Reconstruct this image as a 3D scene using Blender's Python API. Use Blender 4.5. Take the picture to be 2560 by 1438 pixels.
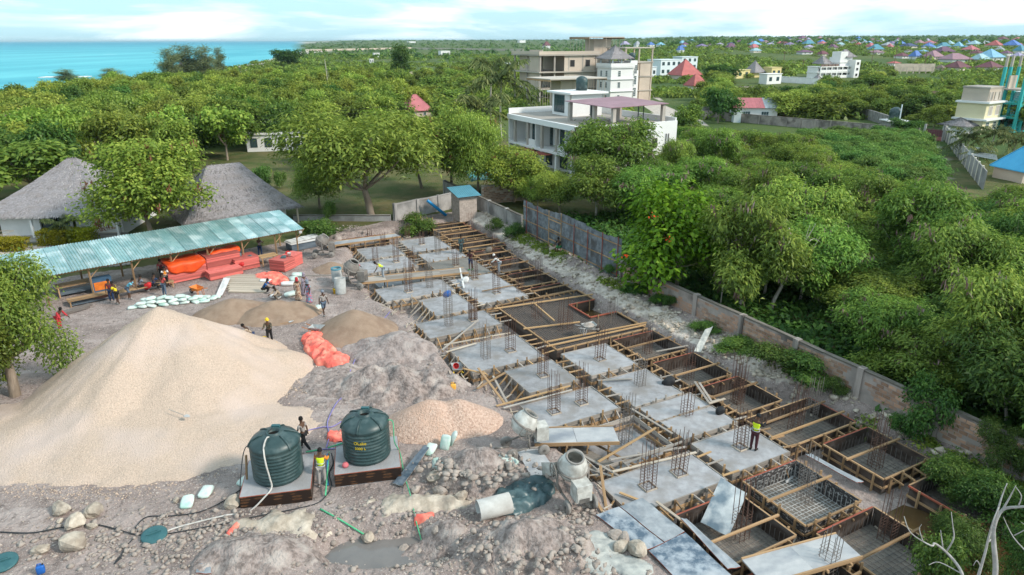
import bpy, bmesh, math, random
import numpy as np
from mathutils import Vector, Matrix, Euler
R_ = math.radians
for o_ in list(bpy.data.objects): bpy.data.objects.remove(o_)
SC = bpy.context.scene
COL = SC.collection
# ------------------------------------------------------------------ camera, sky, sun, exposure
FPX, CX, CY, HZ, HC = 1707.0, 1280.0, 719.0, 100.0, 18.0       # focal length in photo pixels, centre, horizon row, camera height
PITCH = math.atan((CY-HZ)/FPX)
cam = bpy.data.cameras.new('camera'); camo = bpy.data.objects.new('camera', cam); COL.objects.link(camo)
cam.sensor_width = 36; cam.lens = 36*FPX/2560; cam.clip_start = 0.5; cam.clip_end = 60000
camo.location = (0, 0, HC)
camo.rotation_euler = (Matrix.Rotation(R_(90)-PITCH, 4, 'X') @ Matrix.Rotation(R_(-0.12), 4, 'Z')).to_euler()
SC.camera = camo
SUN_DIR = Vector((0.80, -0.30, 0.62)).normalized()             # towards the sun
SUN_EL = math.asin(SUN_DIR.z); SUN_AZ = math.atan2(SUN_DIR.x, SUN_DIR.y)
w = bpy.data.worlds.new('World'); SC.world = w; w.use_nodes = True
nt = w.node_tree; nt.nodes.clear()
def N(t, typ, **kw):
    n = t.nodes.new(typ)
    for k, v in kw.items(): setattr(n, k, v)
    return n
wo = N(nt, 'ShaderNodeOutputWorld'); bg = N(nt, 'ShaderNodeBackground'); bg.inputs[1].default_value = 0.15
sky = N(nt, 'ShaderNodeTexSky', sky_type='NISHITA', sun_disc=False, sun_elevation=SUN_EL, sun_rotation=SUN_AZ, air_density=1.0, dust_density=1.4, ozone_density=1.6)
tc = N(nt, 'ShaderNodeTexCoord'); mp = N(nt, 'ShaderNodeMapping'); mp.inputs['Scale'].default_value = (3.6, 3.6, 24.0)
nz = N(nt, 'ShaderNodeTexNoise'); nz.inputs['Scale'].default_value = 1.15; nz.inputs['Detail'].default_value = 7; nz.inputs['Roughness'].default_value = 0.56; nz.inputs['Distortion'].default_value = 0.35
rp = N(nt, 'ShaderNodeValToRGB'); rp.color_ramp.elements[0].position = 0.44; rp.color_ramp.elements[1].position = 0.62
mp2 = N(nt, 'ShaderNodeMapping'); mp2.inputs['Scale'].default_value = (5, 5, 34.0); mp2.inputs['Location'].default_value = (4, 7, 1)
nz2 = N(nt, 'ShaderNodeTexNoise'); nz2.inputs['Scale'].default_value = 1.5; nz2.inputs['Detail'].default_value = 6
cr2 = N(nt, 'ShaderNodeValToRGB'); e = cr2.color_ramp.elements; e[0].position = 0.36; e[0].color = (4.3, 5.3, 5.6, 1); e[1].position = 0.60; e[1].color = (5.9, 6.1, 6.15, 1)
tint = N(nt, 'ShaderNodeMixRGB', blend_type='MULTIPLY'); tint.inputs[0].default_value = 1; tint.inputs[2].default_value = (0.48, 0.78, 0.95, 1)
air = N(nt, 'ShaderNodeMixRGB'); air.inputs[0].default_value = 0.72; air.inputs[2].default_value = (3.1, 4.65, 5.25, 1)
mx = N(nt, 'ShaderNodeMixRGB'); L = nt.links.new
L(tc.outputs['Generated'], mp.inputs[0]); L(mp.outputs[0], nz.inputs[0]); L(nz.outputs[0], rp.inputs[0])
L(tc.outputs['Generated'], mp2.inputs[0]); L(mp2.outputs[0], nz2.inputs[0]); L(nz2.outputs[0], cr2.inputs[0])
L(sky.outputs[0], tint.inputs[1]); L(tint.outputs[0], air.inputs[1]); L(rp.outputs[0], mx.inputs[0]); L(air.outputs[0], mx.inputs[1]); L(cr2.outputs[0], mx.inputs[2])
L(mx.outputs[0], bg.inputs[0]); L(bg.outputs[0], wo.inputs[0])
sl = bpy.data.lights.new('sun', 'SUN'); sl.energy = 2.5; sl.angle = R_(9); sl.color = (1.0, 0.91, 0.80)
so = bpy.data.objects.new('sun', sl); COL.objects.link(so); so.rotation_euler = SUN_DIR.to_track_quat('Z', 'Y').to_euler(); so.location = (40, -20, 60)
SC.render.engine = 'CYCLES'; SC.cycles.use_denoising = True; SC.cycles.max_bounces = 6; SC.cycles.diffuse_bounces = 3; SC.cycles.transparent_max_bounces = 4
SC.cycles.use_adaptive_sampling = True; SC.cycles.adaptive_threshold = 0.015
SC.view_settings.view_transform = 'Standard'; SC.view_settings.look = 'None'; SC.view_settings.gamma = 1; SC.view_settings.exposure = 0.64

# ------------------------------------------------------------------ helpers
rng = np.random.default_rng(7); rnd = random.Random(5)
def G(px, py, z=0.0):
    """world point at height z that the photo shows at pixel (px, py)"""
    r = (px-CX)/FPX; u = (CY-py)/FPX
    Y = math.cos(PITCH)+u*math.sin(PITCH); Z = -math.sin(PITCH)+u*math.cos(PITCH)
    t = (z-HC)/Z
    return Vector((r*t, Y*t, z))
def HT(base, py):
    """height of a point straight above base (world) seen at photo row py"""
    u = (CY-py)/FPX
    Y = math.cos(PITCH)+u*math.sin(PITCH); Z = -math.sin(PITCH)+u*math.cos(PITCH)
    return HC+Z/Y*base[1]
def PXM(base):  # photo pixels per metre at a world point
    return FPX/(base[1]*math.cos(PITCH)-(base[2]-HC)*math.sin(PITCH))
GA = R_(-62); UA = Vector((math.cos(GA), math.sin(GA), 0)); UB = Vector((-math.sin(GA), math.cos(GA), 0))
def S(u, v, z=0.0): return UA*u+UB*v+Vector((0, 0, z))       # the building grid: u along the long side, v across
def UV(p): return p[0]*UA.x+p[1]*UA.y, p[0]*UB.x+p[1]*UB.y

MATS = {}
def mat(name, c1, c2=None, rough=0.85, scale=4.0, detail=5, bump=0.0, bscale=None, c3=None, s3=0.6, metal=0.0, spec=0.3, lo=0.35, hi=0.65, stretch=(1, 1, 1), coord='Object', orand=0.0, trans=0.0):
    m = bpy.data.materials.new(name); m.use_nodes = True; t = m.node_tree; b = t.nodes['Principled BSDF']; L = t.links.new
    b.inputs['Roughness'].default_value = rough; b.inputs['Metallic'].default_value = metal; b.inputs['Specular IOR Level'].default_value = spec
    MATS[name] = m
    c2 = c2 or tuple(x*0.72 for x in c1)
    tc = N(t, 'ShaderNodeTexCoord'); mp = N(t, 'ShaderNodeMapping'); mp.inputs['Scale'].default_value = stretch
    if coord == 'World':
        g = N(t, 'ShaderNodeNewGeometry'); L(g.outputs['Position'], mp.inputs[0])
    else:
        L(tc.outputs[coord], mp.inputs[0])
    if coord == 'Object':
        oi = N(t, 'ShaderNodeObjectInfo'); mu = N(t, 'ShaderNodeMath', operation='MULTIPLY'); mu.inputs[1].default_value = 37.0
        L(oi.outputs['Random'], mu.inputs[0]); L(mu.outputs[0], mp.inputs['Location'])
    n = N(t, 'ShaderNodeTexNoise'); n.inputs['Scale'].default_value = scale; n.inputs['Detail'].default_value = detail; n.inputs['Roughness'].default_value = 0.62
    L(mp.outputs[0], n.inputs[0])
    r = N(t, 'ShaderNodeMapRange'); r.inputs[1].default_value = lo; r.inputs[2].default_value = hi; L(n.outputs[0], r.inputs[0])
    mx = N(t, 'ShaderNodeMixRGB'); mx.inputs[1].default_value = (*c1, 1); mx.inputs[2].default_value = (*c2, 1); L(r.outputs[0], mx.inputs[0])
    out = mx.outputs[0]
    if c3:
        n3 = N(t, 'ShaderNodeTexNoise'); n3.inputs['Scale'].default_value = s3; n3.inputs['Detail'].default_value = 4; L(mp.outputs[0], n3.inputs[0])
        r3 = N(t, 'ShaderNodeMapRange'); r3.inputs[1].default_value = 0.5; r3.inputs[2].default_value = 0.68; L(n3.outputs[0], r3.inputs[0])
        m3 = N(t, 'ShaderNodeMixRGB'); m3.inputs[2].default_value = (*c3, 1); L(r3.outputs[0], m3.inputs[0]); L(out, m3.inputs[1]); out = m3.outputs[0]
    if orand:
        oi2 = N(t, 'ShaderNodeObjectInfo'); mr = N(t, 'ShaderNodeMapRange'); mr.inputs[3].default_value = 1-orand; mr.inputs[4].default_value = 1+orand
        L(oi2.outputs['Random'], mr.inputs[0]); hs = N(t, 'ShaderNodeHueSaturation'); L(mr.outputs[0], hs.inputs['Value']); L(out, hs.inputs['Color']); out = hs.outputs[0]
    L(out, b.inputs['Base Color'])
    if bump:
        nb = N(t, 'ShaderNodeTexNoise'); nb.inputs['Scale'].default_value = bscale or scale*3; nb.inputs['Detail'].default_value = 4; L(mp.outputs[0], nb.inputs[0])
        bp = N(t, 'ShaderNodeBump'); bp.inputs['Strength'].default_value = bump; bp.inputs['Distance'].default_value = 0.1
        L(nb.outputs[0], bp.inputs['Height']); L(bp.outputs[0], b.inputs['Normal'])
    return m
def M(n): return MATS[n]

def newmesh(name, v, f, m=None, smooth=False):
    me = bpy.data.meshes.new(name)
    if isinstance(f, np.ndarray):                              # fast path: constant face size
        v = np.asarray(v, dtype=np.float32); k = f.shape[1]
        me.vertices.add(len(v)); me.vertices.foreach_set('co', v.ravel())
        me.loops.add(f.size); me.loops.foreach_set('vertex_index', f.astype(np.int32).ravel())
        me.polygons.add(len(f)); me.polygons.foreach_set('loop_start', np.arange(0, f.size, k, dtype=np.int32))
        me.update(calc_edges=True)
    else:
        me.from_pydata([tuple(x) for x in v], [], f)
    if m is not None: me.materials.append(M(m) if isinstance(m, str) else m)
    if smooth: me.polygons.foreach_set('use_smooth', [True]*len(me.polygons))
    return me
def ob(name, data, parent=None, mw=None, loc=None):
    """link an object; mw/loc are world placement even when parented"""
    o = bpy.data.objects.new(name, data); COL.objects.link(o)
    mw = mw if mw is not None else Matrix.Translation(loc if loc is not None else (0, 0, 0))
    if parent is not None:
        o.parent = parent; o.matrix_basis = WM(parent).inverted() @ mw
    else: o.matrix_basis = mw
    return o
def WM(o):
    return o.matrix_basis.copy() if o.parent is None else WM(o.parent) @ o.matrix_basis
def tag(o, label, cat, group=None, kind=None):
    if label: o['label'] = label
    if cat: o['category'] = cat
    if group: o['group'] = group
    if kind: o['kind'] = kind
    return o
def thing(name, label, cat, loc=(0, 0, 0), rz=0.0, group=None):
    o = ob(name, None, None, Matrix.Translation(loc) @ Matrix.Rotation(rz, 4, 'Z')); o.empty_display_size = 0.2
    return tag(o, label, cat, group)
def stuff(o): o['kind'] = 'stuff'; return o
def struct(o): o['kind'] = 'structure'; return o
UNIT = {}
def unit(kind, m):
    k = (kind, m)
    if k not in UNIT:
        if kind == 'box':
            v = [(x, y, z) for x in (-.5, .5) for y in (-.5, .5) for z in (-.5, .5)]
            f = [(0, 1, 3, 2), (4, 6, 7, 5), (0, 4, 5, 1), (2, 3, 7, 6), (0, 2, 6, 4), (1, 5, 7, 3)]
            UNIT[k] = newmesh('box_'+m, v, f, m)
        else:
            n = {'cyl': 14, 'rod': 6, 'cyl24': 24}[kind]
            v = [(math.cos(a)*.5, math.sin(a)*.5, z) for z in (-.5, .5) for a in [2*math.pi*i/n for i in range(n)]]
            f = [(i, (i+1) % n, n+(i+1) % n, n+i) for i in range(n)]+[tuple(range(n-1, -1, -1)), tuple(range(n, 2*n))]
            UNIT[k] = newmesh(kind+'_'+m, v, f, m)
            UNIT[k].polygons.foreach_set('use_smooth', [len(p.vertices) == 4 for p in UNIT[k].polygons])
    return UNIT[k]
def box(name, c, size, m, parent=None, rz=0.0, rot=None):
    mw = Matrix.Translation(c) @ (rot if rot is not None else Matrix.Rotation(rz, 4, 'Z')) @ Matrix.Diagonal((*size, 1))
    return ob(name, unit('box', m), parent, mw)
def frame(p, q, up=None):
    p, q = Vector(p), Vector(q); z = (q-p); l = z.length; z = z/l
    up = Vector(up) if up is not None else (Vector((0, 0, 1)) if abs(z.z) < 0.95 else Vector((1, 0, 0)))
    x = up.cross(z).normalized(); y = z.cross(x)
    return Matrix(((x.x, y.x, z.x, 0), (x.y, y.y, z.y, 0), (x.z, y.z, z.z, 0), (0, 0, 0, 1))), l
def bar(name, p, q, w_, h_, m, parent=None, kind='box'):
    """a plank (w_ across, h_ upwards) or rod from p to q"""
    r, l = frame(p, q)
    mw = Matrix.Translation((Vector(p)+Vector(q))/2) @ r @ Matrix.Diagonal((w_, h_, l, 1))
    return ob(name, unit(kind, m), parent, mw)
def cyl(name, c, rad, h, m, parent=None, kind='cyl', rot=None):
    mw = Matrix.Translation(c) @ (rot or Matrix.Identity(4)) @ Matrix.Diagonal((rad*2, rad*2, h, 1))
    return ob(name, unit(kind, m), parent, mw)
class MB:
    def __init__(s): s.v = []; s.f = []
    def add(s, v, f):
        k = len(s.v); s.v += [tuple(x) for x in v]; s.f += [tuple(i+k for i in q) for q in f]
    def box(s, c, size, rz=0.0, rot=None):
        mw = Matrix.Translation(c) @ (rot if rot is not None else Matrix.Rotation(rz, 4, 'Z')) @ Matrix.Diagonal((*size, 1))
        v = [mw @ Vector((x, y, z)) for x in (-.5, .5) for y in (-.5, .5) for z in (-.5, .5)]
        s.add(v, [(0, 1, 3, 2), (4, 6, 7, 5), (0, 4, 5, 1), (2, 3, 7, 6), (0, 2, 6, 4), (1, 5, 7, 3)])
    def bar(s, p, q, w_, h_):
        r, l = frame(p, q); mw = Matrix.Translation((Vector(p)+Vector(q))/2) @ r @ Matrix.Diagonal((w_, h_, l, 1))
        v = [mw @ Vector((x, y, z)) for x in (-.5, .5) for y in (-.5, .5) for z in (-.5, .5)]
        s.add(v, [(0, 1, 3, 2), (4, 6, 7, 5), (0, 4, 5, 1), (2, 3, 7, 6), (0, 2, 6, 4), (1, 5, 7, 3)])
    def tube(s, pts, rads, n=6, cap=True):
        pts = [Vector(p) for p in pts]; k = len(pts)
        if not hasattr(rads, '__len__'): rads = [rads]*k
        vs = []; xa = None
        for i in range(k):
            d = (pts[min(i+1, k-1)]-pts[max(i-1, 0)])
            d = d.normalized() if d.length > 1e-9 else Vector((0, 0, 1))
            if xa is None: xa = d.orthogonal().normalized()
            xa = (xa-d*xa.dot(d)); xa = xa.normalized() if xa.length > 1e-6 else d.orthogonal().normalized()
            ya = d.cross(xa)
            vs += [pts[i]+(xa*math.cos(2*math.pi*j/n)+ya*math.sin(2*math.pi*j/n))*rads[i] for j in range(n)]
        fs = [(i*n+j, i*n+(j+1) % n, (i+1)*n+(j+1) % n, (i+1)*n+j) for i in range(k-1) for j in range(n)]
        if cap: fs += [tuple(range(n-1, -1, -1)), tuple(range((k-1)*n, k*n))]
        s.add(vs, fs)
    def lathe(s, prof, n=20, c=(0, 0, 0)):
        """profile of (radius, z)"""
        c = Vector(c); vs = [c+Vector((r*math.cos(2*math.pi*j/n), r*math.sin(2*math.pi*j/n), z)) for r, z in prof for j in range(n)]
        s.add(vs, [(i*n+j, i*n+(j+1) % n, (i+1)*n+(j+1) % n, (i+1)*n+j) for i in range(len(prof)-1) for j in range(n)])
    def build(s, name, m, parent=None, mw=None, smooth=False):
        return ob(name, newmesh(name, s.v, s.f, m, smooth), parent, mw)
def built(name, m, parent, fn, smooth=False, mw=None):
    b = MB(); fn(b); return b.build(name, m, parent, mw, smooth)
def curve_pts(pts, n=8):
    """Catmull-Rom through pts"""
    P = [Vector(p) for p in pts]; out = []
    for i in range(len(P)-1):
        a, b, c, d = P[max(i-1, 0)], P[i], P[i+1], P[min(i+2, len(P)-1)]
        for k in range(n):
            t = k/n; out.append(0.5*((2*b)+(c-a)*t+(2*a-5*b+4*c-d)*t*t+(3*b-a-3*c+d)*t**3))
    return out+[P[-1]]
def hose(name, pts, rad, m, label, cat='hose', n=8, parent=None):
    b = MB(); b.tube(curve_pts(pts, n), rad, 6); o = b.build(name, m, parent, smooth=True)
    return tag(o, label, cat)
def cptree(root, mw, label=None, group=None):
    r = root.copy(); COL.objects.link(r); r.matrix_basis = mw
    if label: r['label'] = label
    if group: r['group'] = group
    for ch in root.children:
        c = ch.copy(); COL.objects.link(c); c.parent = r
        for g in ch.children:
            d = g.copy(); COL.objects.link(d); d.parent = c
    return r
def hash2(x, y, s=0):
    n = (x.astype(np.int64)*374761393+y.astype(np.int64)*668265263+s*69069) & 0xffffffff
    n = ((n ^ (n >> 13))*1274126177) & 0xffffffff
    return ((n ^ (n >> 16)) & 0xffff)/65535.0
def vnoise(x, y, s=0):
    x = np.asarray(x, float); y = np.asarray(y, float); i = np.floor(x); j = np.floor(y); u = x-i; v = y-j; u = u*u*(3-2*u); v = v*v*(3-2*v)
    a, b, c, d = hash2(i, j, s), hash2(i+1, j, s), hash2(i, j+1, s), hash2(i+1, j+1, s)
    return (a*(1-u)+b*u)*(1-v)+(c*(1-u)+d*u)*v
def fbm(x, y, o=4, s=0):
    r = 0; a = 0.5
    for k in range(o): r = r+a*(vnoise(x, y, s+k)-0.5)*2; x = np.asarray(x)*2.03+11.3; y = np.asarray(y)*2.03+5.7; a *= 0.5
    return r
def sstep(a, b, x):
    t = np.clip((x-a)/(b-a), 0, 1); return t*t*(3-2*t)
def inpoly(x, y, poly):
    r = np.zeros(np.shape(x), bool); n = len(poly)
    for i in range(n):
        x0, y0 = poly[i][0], poly[i][1]; x1, y1 = poly[(i+1) % n][0], poly[(i+1) % n][1]
        if y0 == y1: continue
        c = ((y0 > y) != (y1 > y)) & (x < (x1-x0)*(y-y0)/(y1-y0)+x0); r ^= c
    return r
# ------------------------------------------------------------------ materials
mat('concrete', (0.365, 0.365, 0.38), (0.255, 0.25, 0.255), rough=0.92, scale=2.2, detail=12, bump=0.25, bscale=30, c3=(0.245, 0.23, 0.22), s3=0.8, orand=0.14)
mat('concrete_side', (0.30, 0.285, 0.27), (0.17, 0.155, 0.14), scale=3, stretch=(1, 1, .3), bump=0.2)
mat('concrete_wet', (0.22, 0.205, 0.185), (0.17, 0.155, 0.14), rough=0.45, scale=1.5, bump=0.2, bscale=12)
mat('screed', (0.48, 0.48, 0.48), (0.33, 0.34, 0.355), scale=1.4, detail=8, c3=(0.23, 0.25, 0.28), s3=1.1, rough=0.9)
mat('blinding', (0.27, 0.235, 0.20), (0.17, 0.15, 0.13), scale=1.2, detail=7, bump=0.15)
mat('timber', (0.40, 0.26, 0.145), (0.27, 0.165, 0.085), scale=3, stretch=(1, 1, .12), orand=0.3, bump=0.1)
mat('timber_fresh', (0.50, 0.33, 0.17), (0.36, 0.22, 0.11), scale=3, stretch=(1, 1, .12), orand=0.2)
mat('timber_grey', (0.40, 0.36, 0.32), (0.27, 0.235, 0.205), scale=3, stretch=(1, 1, .15), orand=0.25, bump=0.1)
mat('timber_pale', (0.55, 0.47, 0.38), (0.40, 0.33, 0.26), scale=3, stretch=(1, 1, .15), orand=0.2)
mat('ply_dark', (0.035, 0.022, 0.017), (0.075, 0.055, 0.045), scale=2.2, rough=0.6, c3=(0.12, 0.10, 0.09), s3=1.5)
mat('ply_spot', (0.05, 0.045, 0.045), (0.38, 0.37, 0.36), scale=9, rough=0.6, lo=0.52, hi=0.62)
mat('ply_edge', (0.36, 0.10, 0.055), (0.27, 0.075, 0.05), scale=4)
mat('ply_blue', (0.085, 0.125, 0.17), (0.34, 0.38, 0.42), scale=2.6, detail=9, rough=0.85, lo=0.42, hi=0.62, c3=(0.42, 0.44, 0.46), s3=0.55)
mat('ply_grey', (0.38, 0.40, 0.42), (0.24, 0.26, 0.28), scale=2.0, detail=9, rough=0.85, c3=(0.14, 0.17, 0.20), s3=0.9)
mat('ply_white', (0.62, 0.63, 0.62), (0.44, 0.46, 0.47), scale=2.0, detail=9, rough=0.85, c3=(0.17, 0.22, 0.26), s3=1.1)
mat('ply_slate', (0.075, 0.10, 0.13), (0.15, 0.18, 0.21), scale=3, rough=0.5)
mat('rebar', (0.16, 0.085, 0.06), (0.09, 0.055, 0.045), rough=0.8, scale=6, metal=0.2)
mat('rebar_grey', (0.15, 0.14, 0.14), (0.24, 0.20, 0.17), rough=0.7, scale=5, metal=0.2)
mat('rebar_black', (0.045, 0.04, 0.042), (0.08, 0.065, 0.06), rough=0.7, scale=5)
mat('raft_floor', (0.085, 0.075, 0.07), (0.05, 0.045, 0.042), scale=1.5)
mat('rebar_white', (0.55, 0.55, 0.54), (0.34, 0.33, 0.32), scale=5)
mat('gravel', (0.66, 0.51, 0.40), (0.45, 0.34, 0.27), scale=13, detail=5, rough=0.95, bump=0.9, bscale=17, c3=(0.60, 0.475, 0.41), s3=0.24, coord='World', lo=0.3, hi=0.7)
mat('gravel_pink', (0.68, 0.50, 0.40), (0.36, 0.225, 0.17), scale=9, detail=5, rough=0.95, bump=0.9, bscale=13, c3=(0.60, 0.39, 0.29), s3=0.5, coord='World', lo=0.3, hi=0.7)
mat('sand', (0.31, 0.225, 0.165), (0.25, 0.175, 0.125), scale=1.6, detail=8, rough=0.97, bump=0.25, bscale=18, c3=(0.235, 0.16, 0.115), s3=0.8, coord='World')
mat('sand_grey', (0.35, 0.29, 0.27), (0.215, 0.175, 0.16), scale=3.5, detail=10, bump=0.9, bscale=7, c3=(0.40, 0.345, 0.32), s3=1.2, coord='World', lo=.42, hi=.62)
mat('mud', (0.35, 0.285, 0.26), (0.17, 0.135, 0.12), scale=4.5, detail=10, bump=1.0, bscale=9, c3=(0.43, 0.37, 0.335), s3=1.6, coord='World', lo=.42, hi=.62)
mat('stone', (0.42, 0.36, 0.315), (0.27, 0.225, 0.195), scale=2.5, bump=0.5, bscale=7, orand=0.15, rough=0.95)
mat('stone_white', (0.56, 0.485, 0.40), (0.34, 0.285, 0.225), scale=2.2, bump=0.6, bscale=6, orand=0.1, c3=(0.25, 0.205, 0.165), s3=1.3)
mat('wall_block', (0.44, 0.255, 0.165), (0.30, 0.19, 0.14), scale=1.4, bump=0.2, orand=0.3, c3=(0.36, 0.29, 0.25), s3=0.7)
mat('wall_mortar', (0.40, 0.34, 0.305), (0.26, 0.225, 0.205), scale=0.9, detail=8, bump=0.2, c3=(0.12, 0.10, 0.09), s3=0.5)
mat('wall_black', (0.085, 0.075, 0.062), (0.20, 0.175, 0.15), scale=1.2, detail=8, bump=0.3)
mat('wall_grey', (0.42, 0.40, 0.385), (0.27, 0.255, 0.245), scale=1.1, detail=8, c3=(0.17, 0.165, 0.16), s3=0.45)
mat('block_pale', (0.47, 0.395, 0.345), (0.36, 0.30, 0.26), scale=1.5, orand=0.12)
mat('plaster', (0.80, 0.79, 0.78), (0.70, 0.69, 0.675), rough=0.8, scale=0.6, detail=8, orand=0.0)
mat('plaster_warm', (0.79, 0.72, 0.62), (0.68, 0.60, 0.50), rough=0.8, scale=0.5, detail=8)
mat('plaster_blue', (0.70, 0.76, 0.78), (0.60, 0.66, 0.69), scale=0.6)
mat('yellow_wall', (0.74, 0.62, 0.30), (0.64, 0.52, 0.25), scale=0.7)
mat('cream_wall', (0.78, 0.70, 0.46), (0.68, 0.60, 0.40), scale=0.7)
mat('raw_block', (0.60, 0.50, 0.41), (0.47, 0.385, 0.31), scale=0.6, detail=9, c3=(0.40, 0.345, 0.29), s3=0.35, bump=0.1)
mat('raw_concrete', (0.54, 0.48, 0.42), (0.40, 0.35, 0.30), scale=0.7, detail=9, c3=(0.22, 0.20, 0.18), s3=0.4)
mat('column', (0.47, 0.42, 0.375), (0.37, 0.33, 0.29), scale=1.5)
mat('glass', (0.03, 0.06, 0.07), (0.05, 0.09, 0.10), rough=0.12, scale=1, spec=0.6)
mat('dark', (0.018, 0.018, 0.02), (0.03, 0.028, 0.028), rough=0.6)
mat('frame_dark', (0.05, 0.07, 0.075), (0.035, 0.05, 0.055), rough=0.5)
mat('thatch', (0.36, 0.335, 0.345), (0.21, 0.19, 0.195), rough=1, scale=5, detail=8, stretch=(1, 1, 3.5), bump=0.9, bscale=9, c3=(0.27, 0.24, 0.235), s3=0.8)
mat('tin_teal', (0.24, 0.43, 0.43), (0.42, 0.58, 0.57), rough=0.32, scale=1.6, detail=8, metal=0.6, spec=0.5, c3=(0.70, 0.80, 0.79), s3=0.6, orand=0.16)  # pale patches put bright sky reflections into the sheet colour
mat('tin_blue', (0.055, 0.34, 0.60), (0.07, 0.40, 0.66), rough=0.45, scale=1, orand=0.05)
mat('tin_zinc', (0.46, 0.50, 0.53), (0.34, 0.385, 0.42), rough=0.42, metal=0.35, scale=1.2, stretch=(1, 1, .25), orand=0.12)
mat('fence_zinc', (0.13, 0.155, 0.18), (0.30, 0.335, 0.36), rough=0.5, metal=0.45, scale=2.2, detail=7, stretch=(1, 1, .18), orand=0.14, c3=(0.12, 0.12, 0.12), s3=0.8)
for nm_, c_ in dict(red=(0.50, 0.065, 0.055), purple=(0.175, 0.055, 0.125), mauve=(0.33, 0.15, 0.19), pinkred=(0.52, 0.10, 0.12), blue=(0.025, 0.16, 0.55), sky=(0.13, 0.42, 0.62), teal=(0.03, 0.26, 0.36), violet=(0.20, 0.13, 0.33), maroon=(0.17, 0.03, 0.045), grey=(0.31, 0.34, 0.38), lilac=(0.36, 0.30, 0.50), brown=(0.20, 0.12, 0.09), aqua=(0.28, 0.50, 0.56), navy=(0.03, 0.055, 0.16)).items():
    g_ = sum(c_)/3+.05; c_ = tuple(x*.74+g_*.26 for x in c_)
    mat('roof_'+nm_, c_, tuple(x*0.8 for x in c_), rough=0.6, scale=0.5, orand=0.06, metal=0.0)
mat('tank', (0.018, 0.044, 0.046), (0.03, 0.062, 0.063), rough=0.42, scale=3, spec=0.5, c3=(0.06, 0.095, 0.095), s3=2.2)
mat('tank_hole_shade', (0.01, 0.008, 0.006))
mat('lid_teal', (0.03, 0.10, 0.115), (0.045, 0.13, 0.14), rough=0.5)
mat('paint_yellow', (0.80, 0.58, 0.02), (0.75, 0.52, 0.02), rough=0.5)
mat('plastic_yellow', (0.80, 0.55, 0.03), (0.70, 0.45, 0.03), rough=0.4)
mat('plastic_amber', (0.78, 0.42, 0.07), (0.66, 0.34, 0.06), rough=0.4)
mat('plastic_red', (0.62, 0.03, 0.03), (0.52, 0.03, 0.03), rough=0.4)
mat('plastic_blue', (0.02, 0.12, 0.42), (0.02, 0.10, 0.34), rough=0.4)
mat('plastic_white', (0.75, 0.74, 0.72), (0.62, 0.61, 0.58), rough=0.5)
mat('plastic_orange', (0.70, 0.20, 0.03), (0.60, 0.17, 0.03), rough=0.5)
mat('slide_blue', (0.02, 0.28, 0.60), (0.02, 0.24, 0.52), rough=0.4)
mat('tarp_orange', (0.85, 0.19, 0.13), (0.70, 0.11, 0.085), rough=0.5, scale=3, c3=(0.92, 0.32, 0.22), s3=1.6, spec=0.5)
mat('tarp_red', (0.80, 0.09, 0.015), (0.62, 0.06, 0.01), rough=0.5, scale=2)
mat('tarp_dark', (0.045, 0.085, 0.095), (0.075, 0.13, 0.14), rough=0.4, scale=3, spec=0.5)
mat('tarp_cyan', (0.10, 0.50, 0.52), (0.06, 0.36, 0.42), rough=0.4, scale=1.2, c3=(0.25, 0.62, 0.62), s3=0.6)
mat('sheet_white', (0.70, 0.68, 0.66), (0.55, 0.54, 0.53), scale=2)
mat('sack', (0.50, 0.60, 0.55), (0.62, 0.67, 0.63), rough=0.75, scale=5, orand=0.1, c3=(0.33, 0.52, 0.45), s3=2.0)
mat('sack_flat', (0.50, 0.50, 0.46), (0.30, 0.31, 0.30), rough=0.75, scale=3, orand=0.1)
mat('bag_brown', (0.34, 0.24, 0.17), (0.24, 0.17, 0.12), scale=3)
mat('red_sheet', (0.60, 0.16, 0.135), (0.48, 0.11, 0.095), rough=0.8, scale=4, orand=0.38)
mat('machine_cream', (0.60, 0.59, 0.55), (0.42, 0.405, 0.37), rough=0.6, scale=4, c3=(0.30, 0.28, 0.25), s3=2.5)
mat('machine_teal', (0.12, 0.38, 0.40), (0.30, 0.34, 0.32), rough=0.6, scale=4, lo=.45, hi=.6)
mat('machine_dark', (0.09, 0.085, 0.08), (0.16, 0.145, 0.13), rough=0.7, scale=5)
mat('machine_mud', (0.26, 0.235, 0.21), (0.17, 0.15, 0.135), scale=5)
mat('rubber', (0.025, 0.025, 0.025), (0.06, 0.055, 0.05), rough=0.8)
mat('wheel_grey', (0.30, 0.28, 0.26), (0.20, 0.185, 0.17))
mat('barrow_tray', (0.45, 0.47, 0.47), (0.33, 0.34, 0.335), scale=5, rough=0.5, metal=0.3)
mat('pipe_concrete', (0.50, 0.50, 0.48), (0.40, 0.395, 0.375), scale=3)
mat('drum_grey', (0.42, 0.43, 0.42), (0.31, 0.31, 0.30), scale=3)
mat('hose_purple', (0.26, 0.23, 0.52)); mat('hose_green', (0.10, 0.46, 0.24)); mat('hose_black', (0.04, 0.045, 0.05)); mat('hose_white', (0.60, 0.57, 0.53)); mat('hose_lime', (0.25, 0.62, 0.16)); mat('hose_blue', (0.05, 0.22, 0.45))
mat('bark', (0.30, 0.24, 0.185), (0.18, 0.14, 0.105), scale=3, stretch=(1, 1, .3), bump=0.4)
mat('bark_pale', (0.54, 0.49, 0.42), (0.38, 0.34, 0.285), scale=3, stretch=(1, 1, .3), bump=0.3)
mat('deadwood', (0.44, 0.42, 0.40), (0.29, 0.27, 0.25), scale=4)
mat('water_mud', (0.20, 0.185, 0.175), (0.15, 0.14, 0.135), rough=0.05, scale=0.6, spec=0.5)
mat('water_brown', (0.09, 0.055, 0.025), (0.07, 0.045, 0.02), rough=0.05, scale=0.8, spec=0.5)
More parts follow.
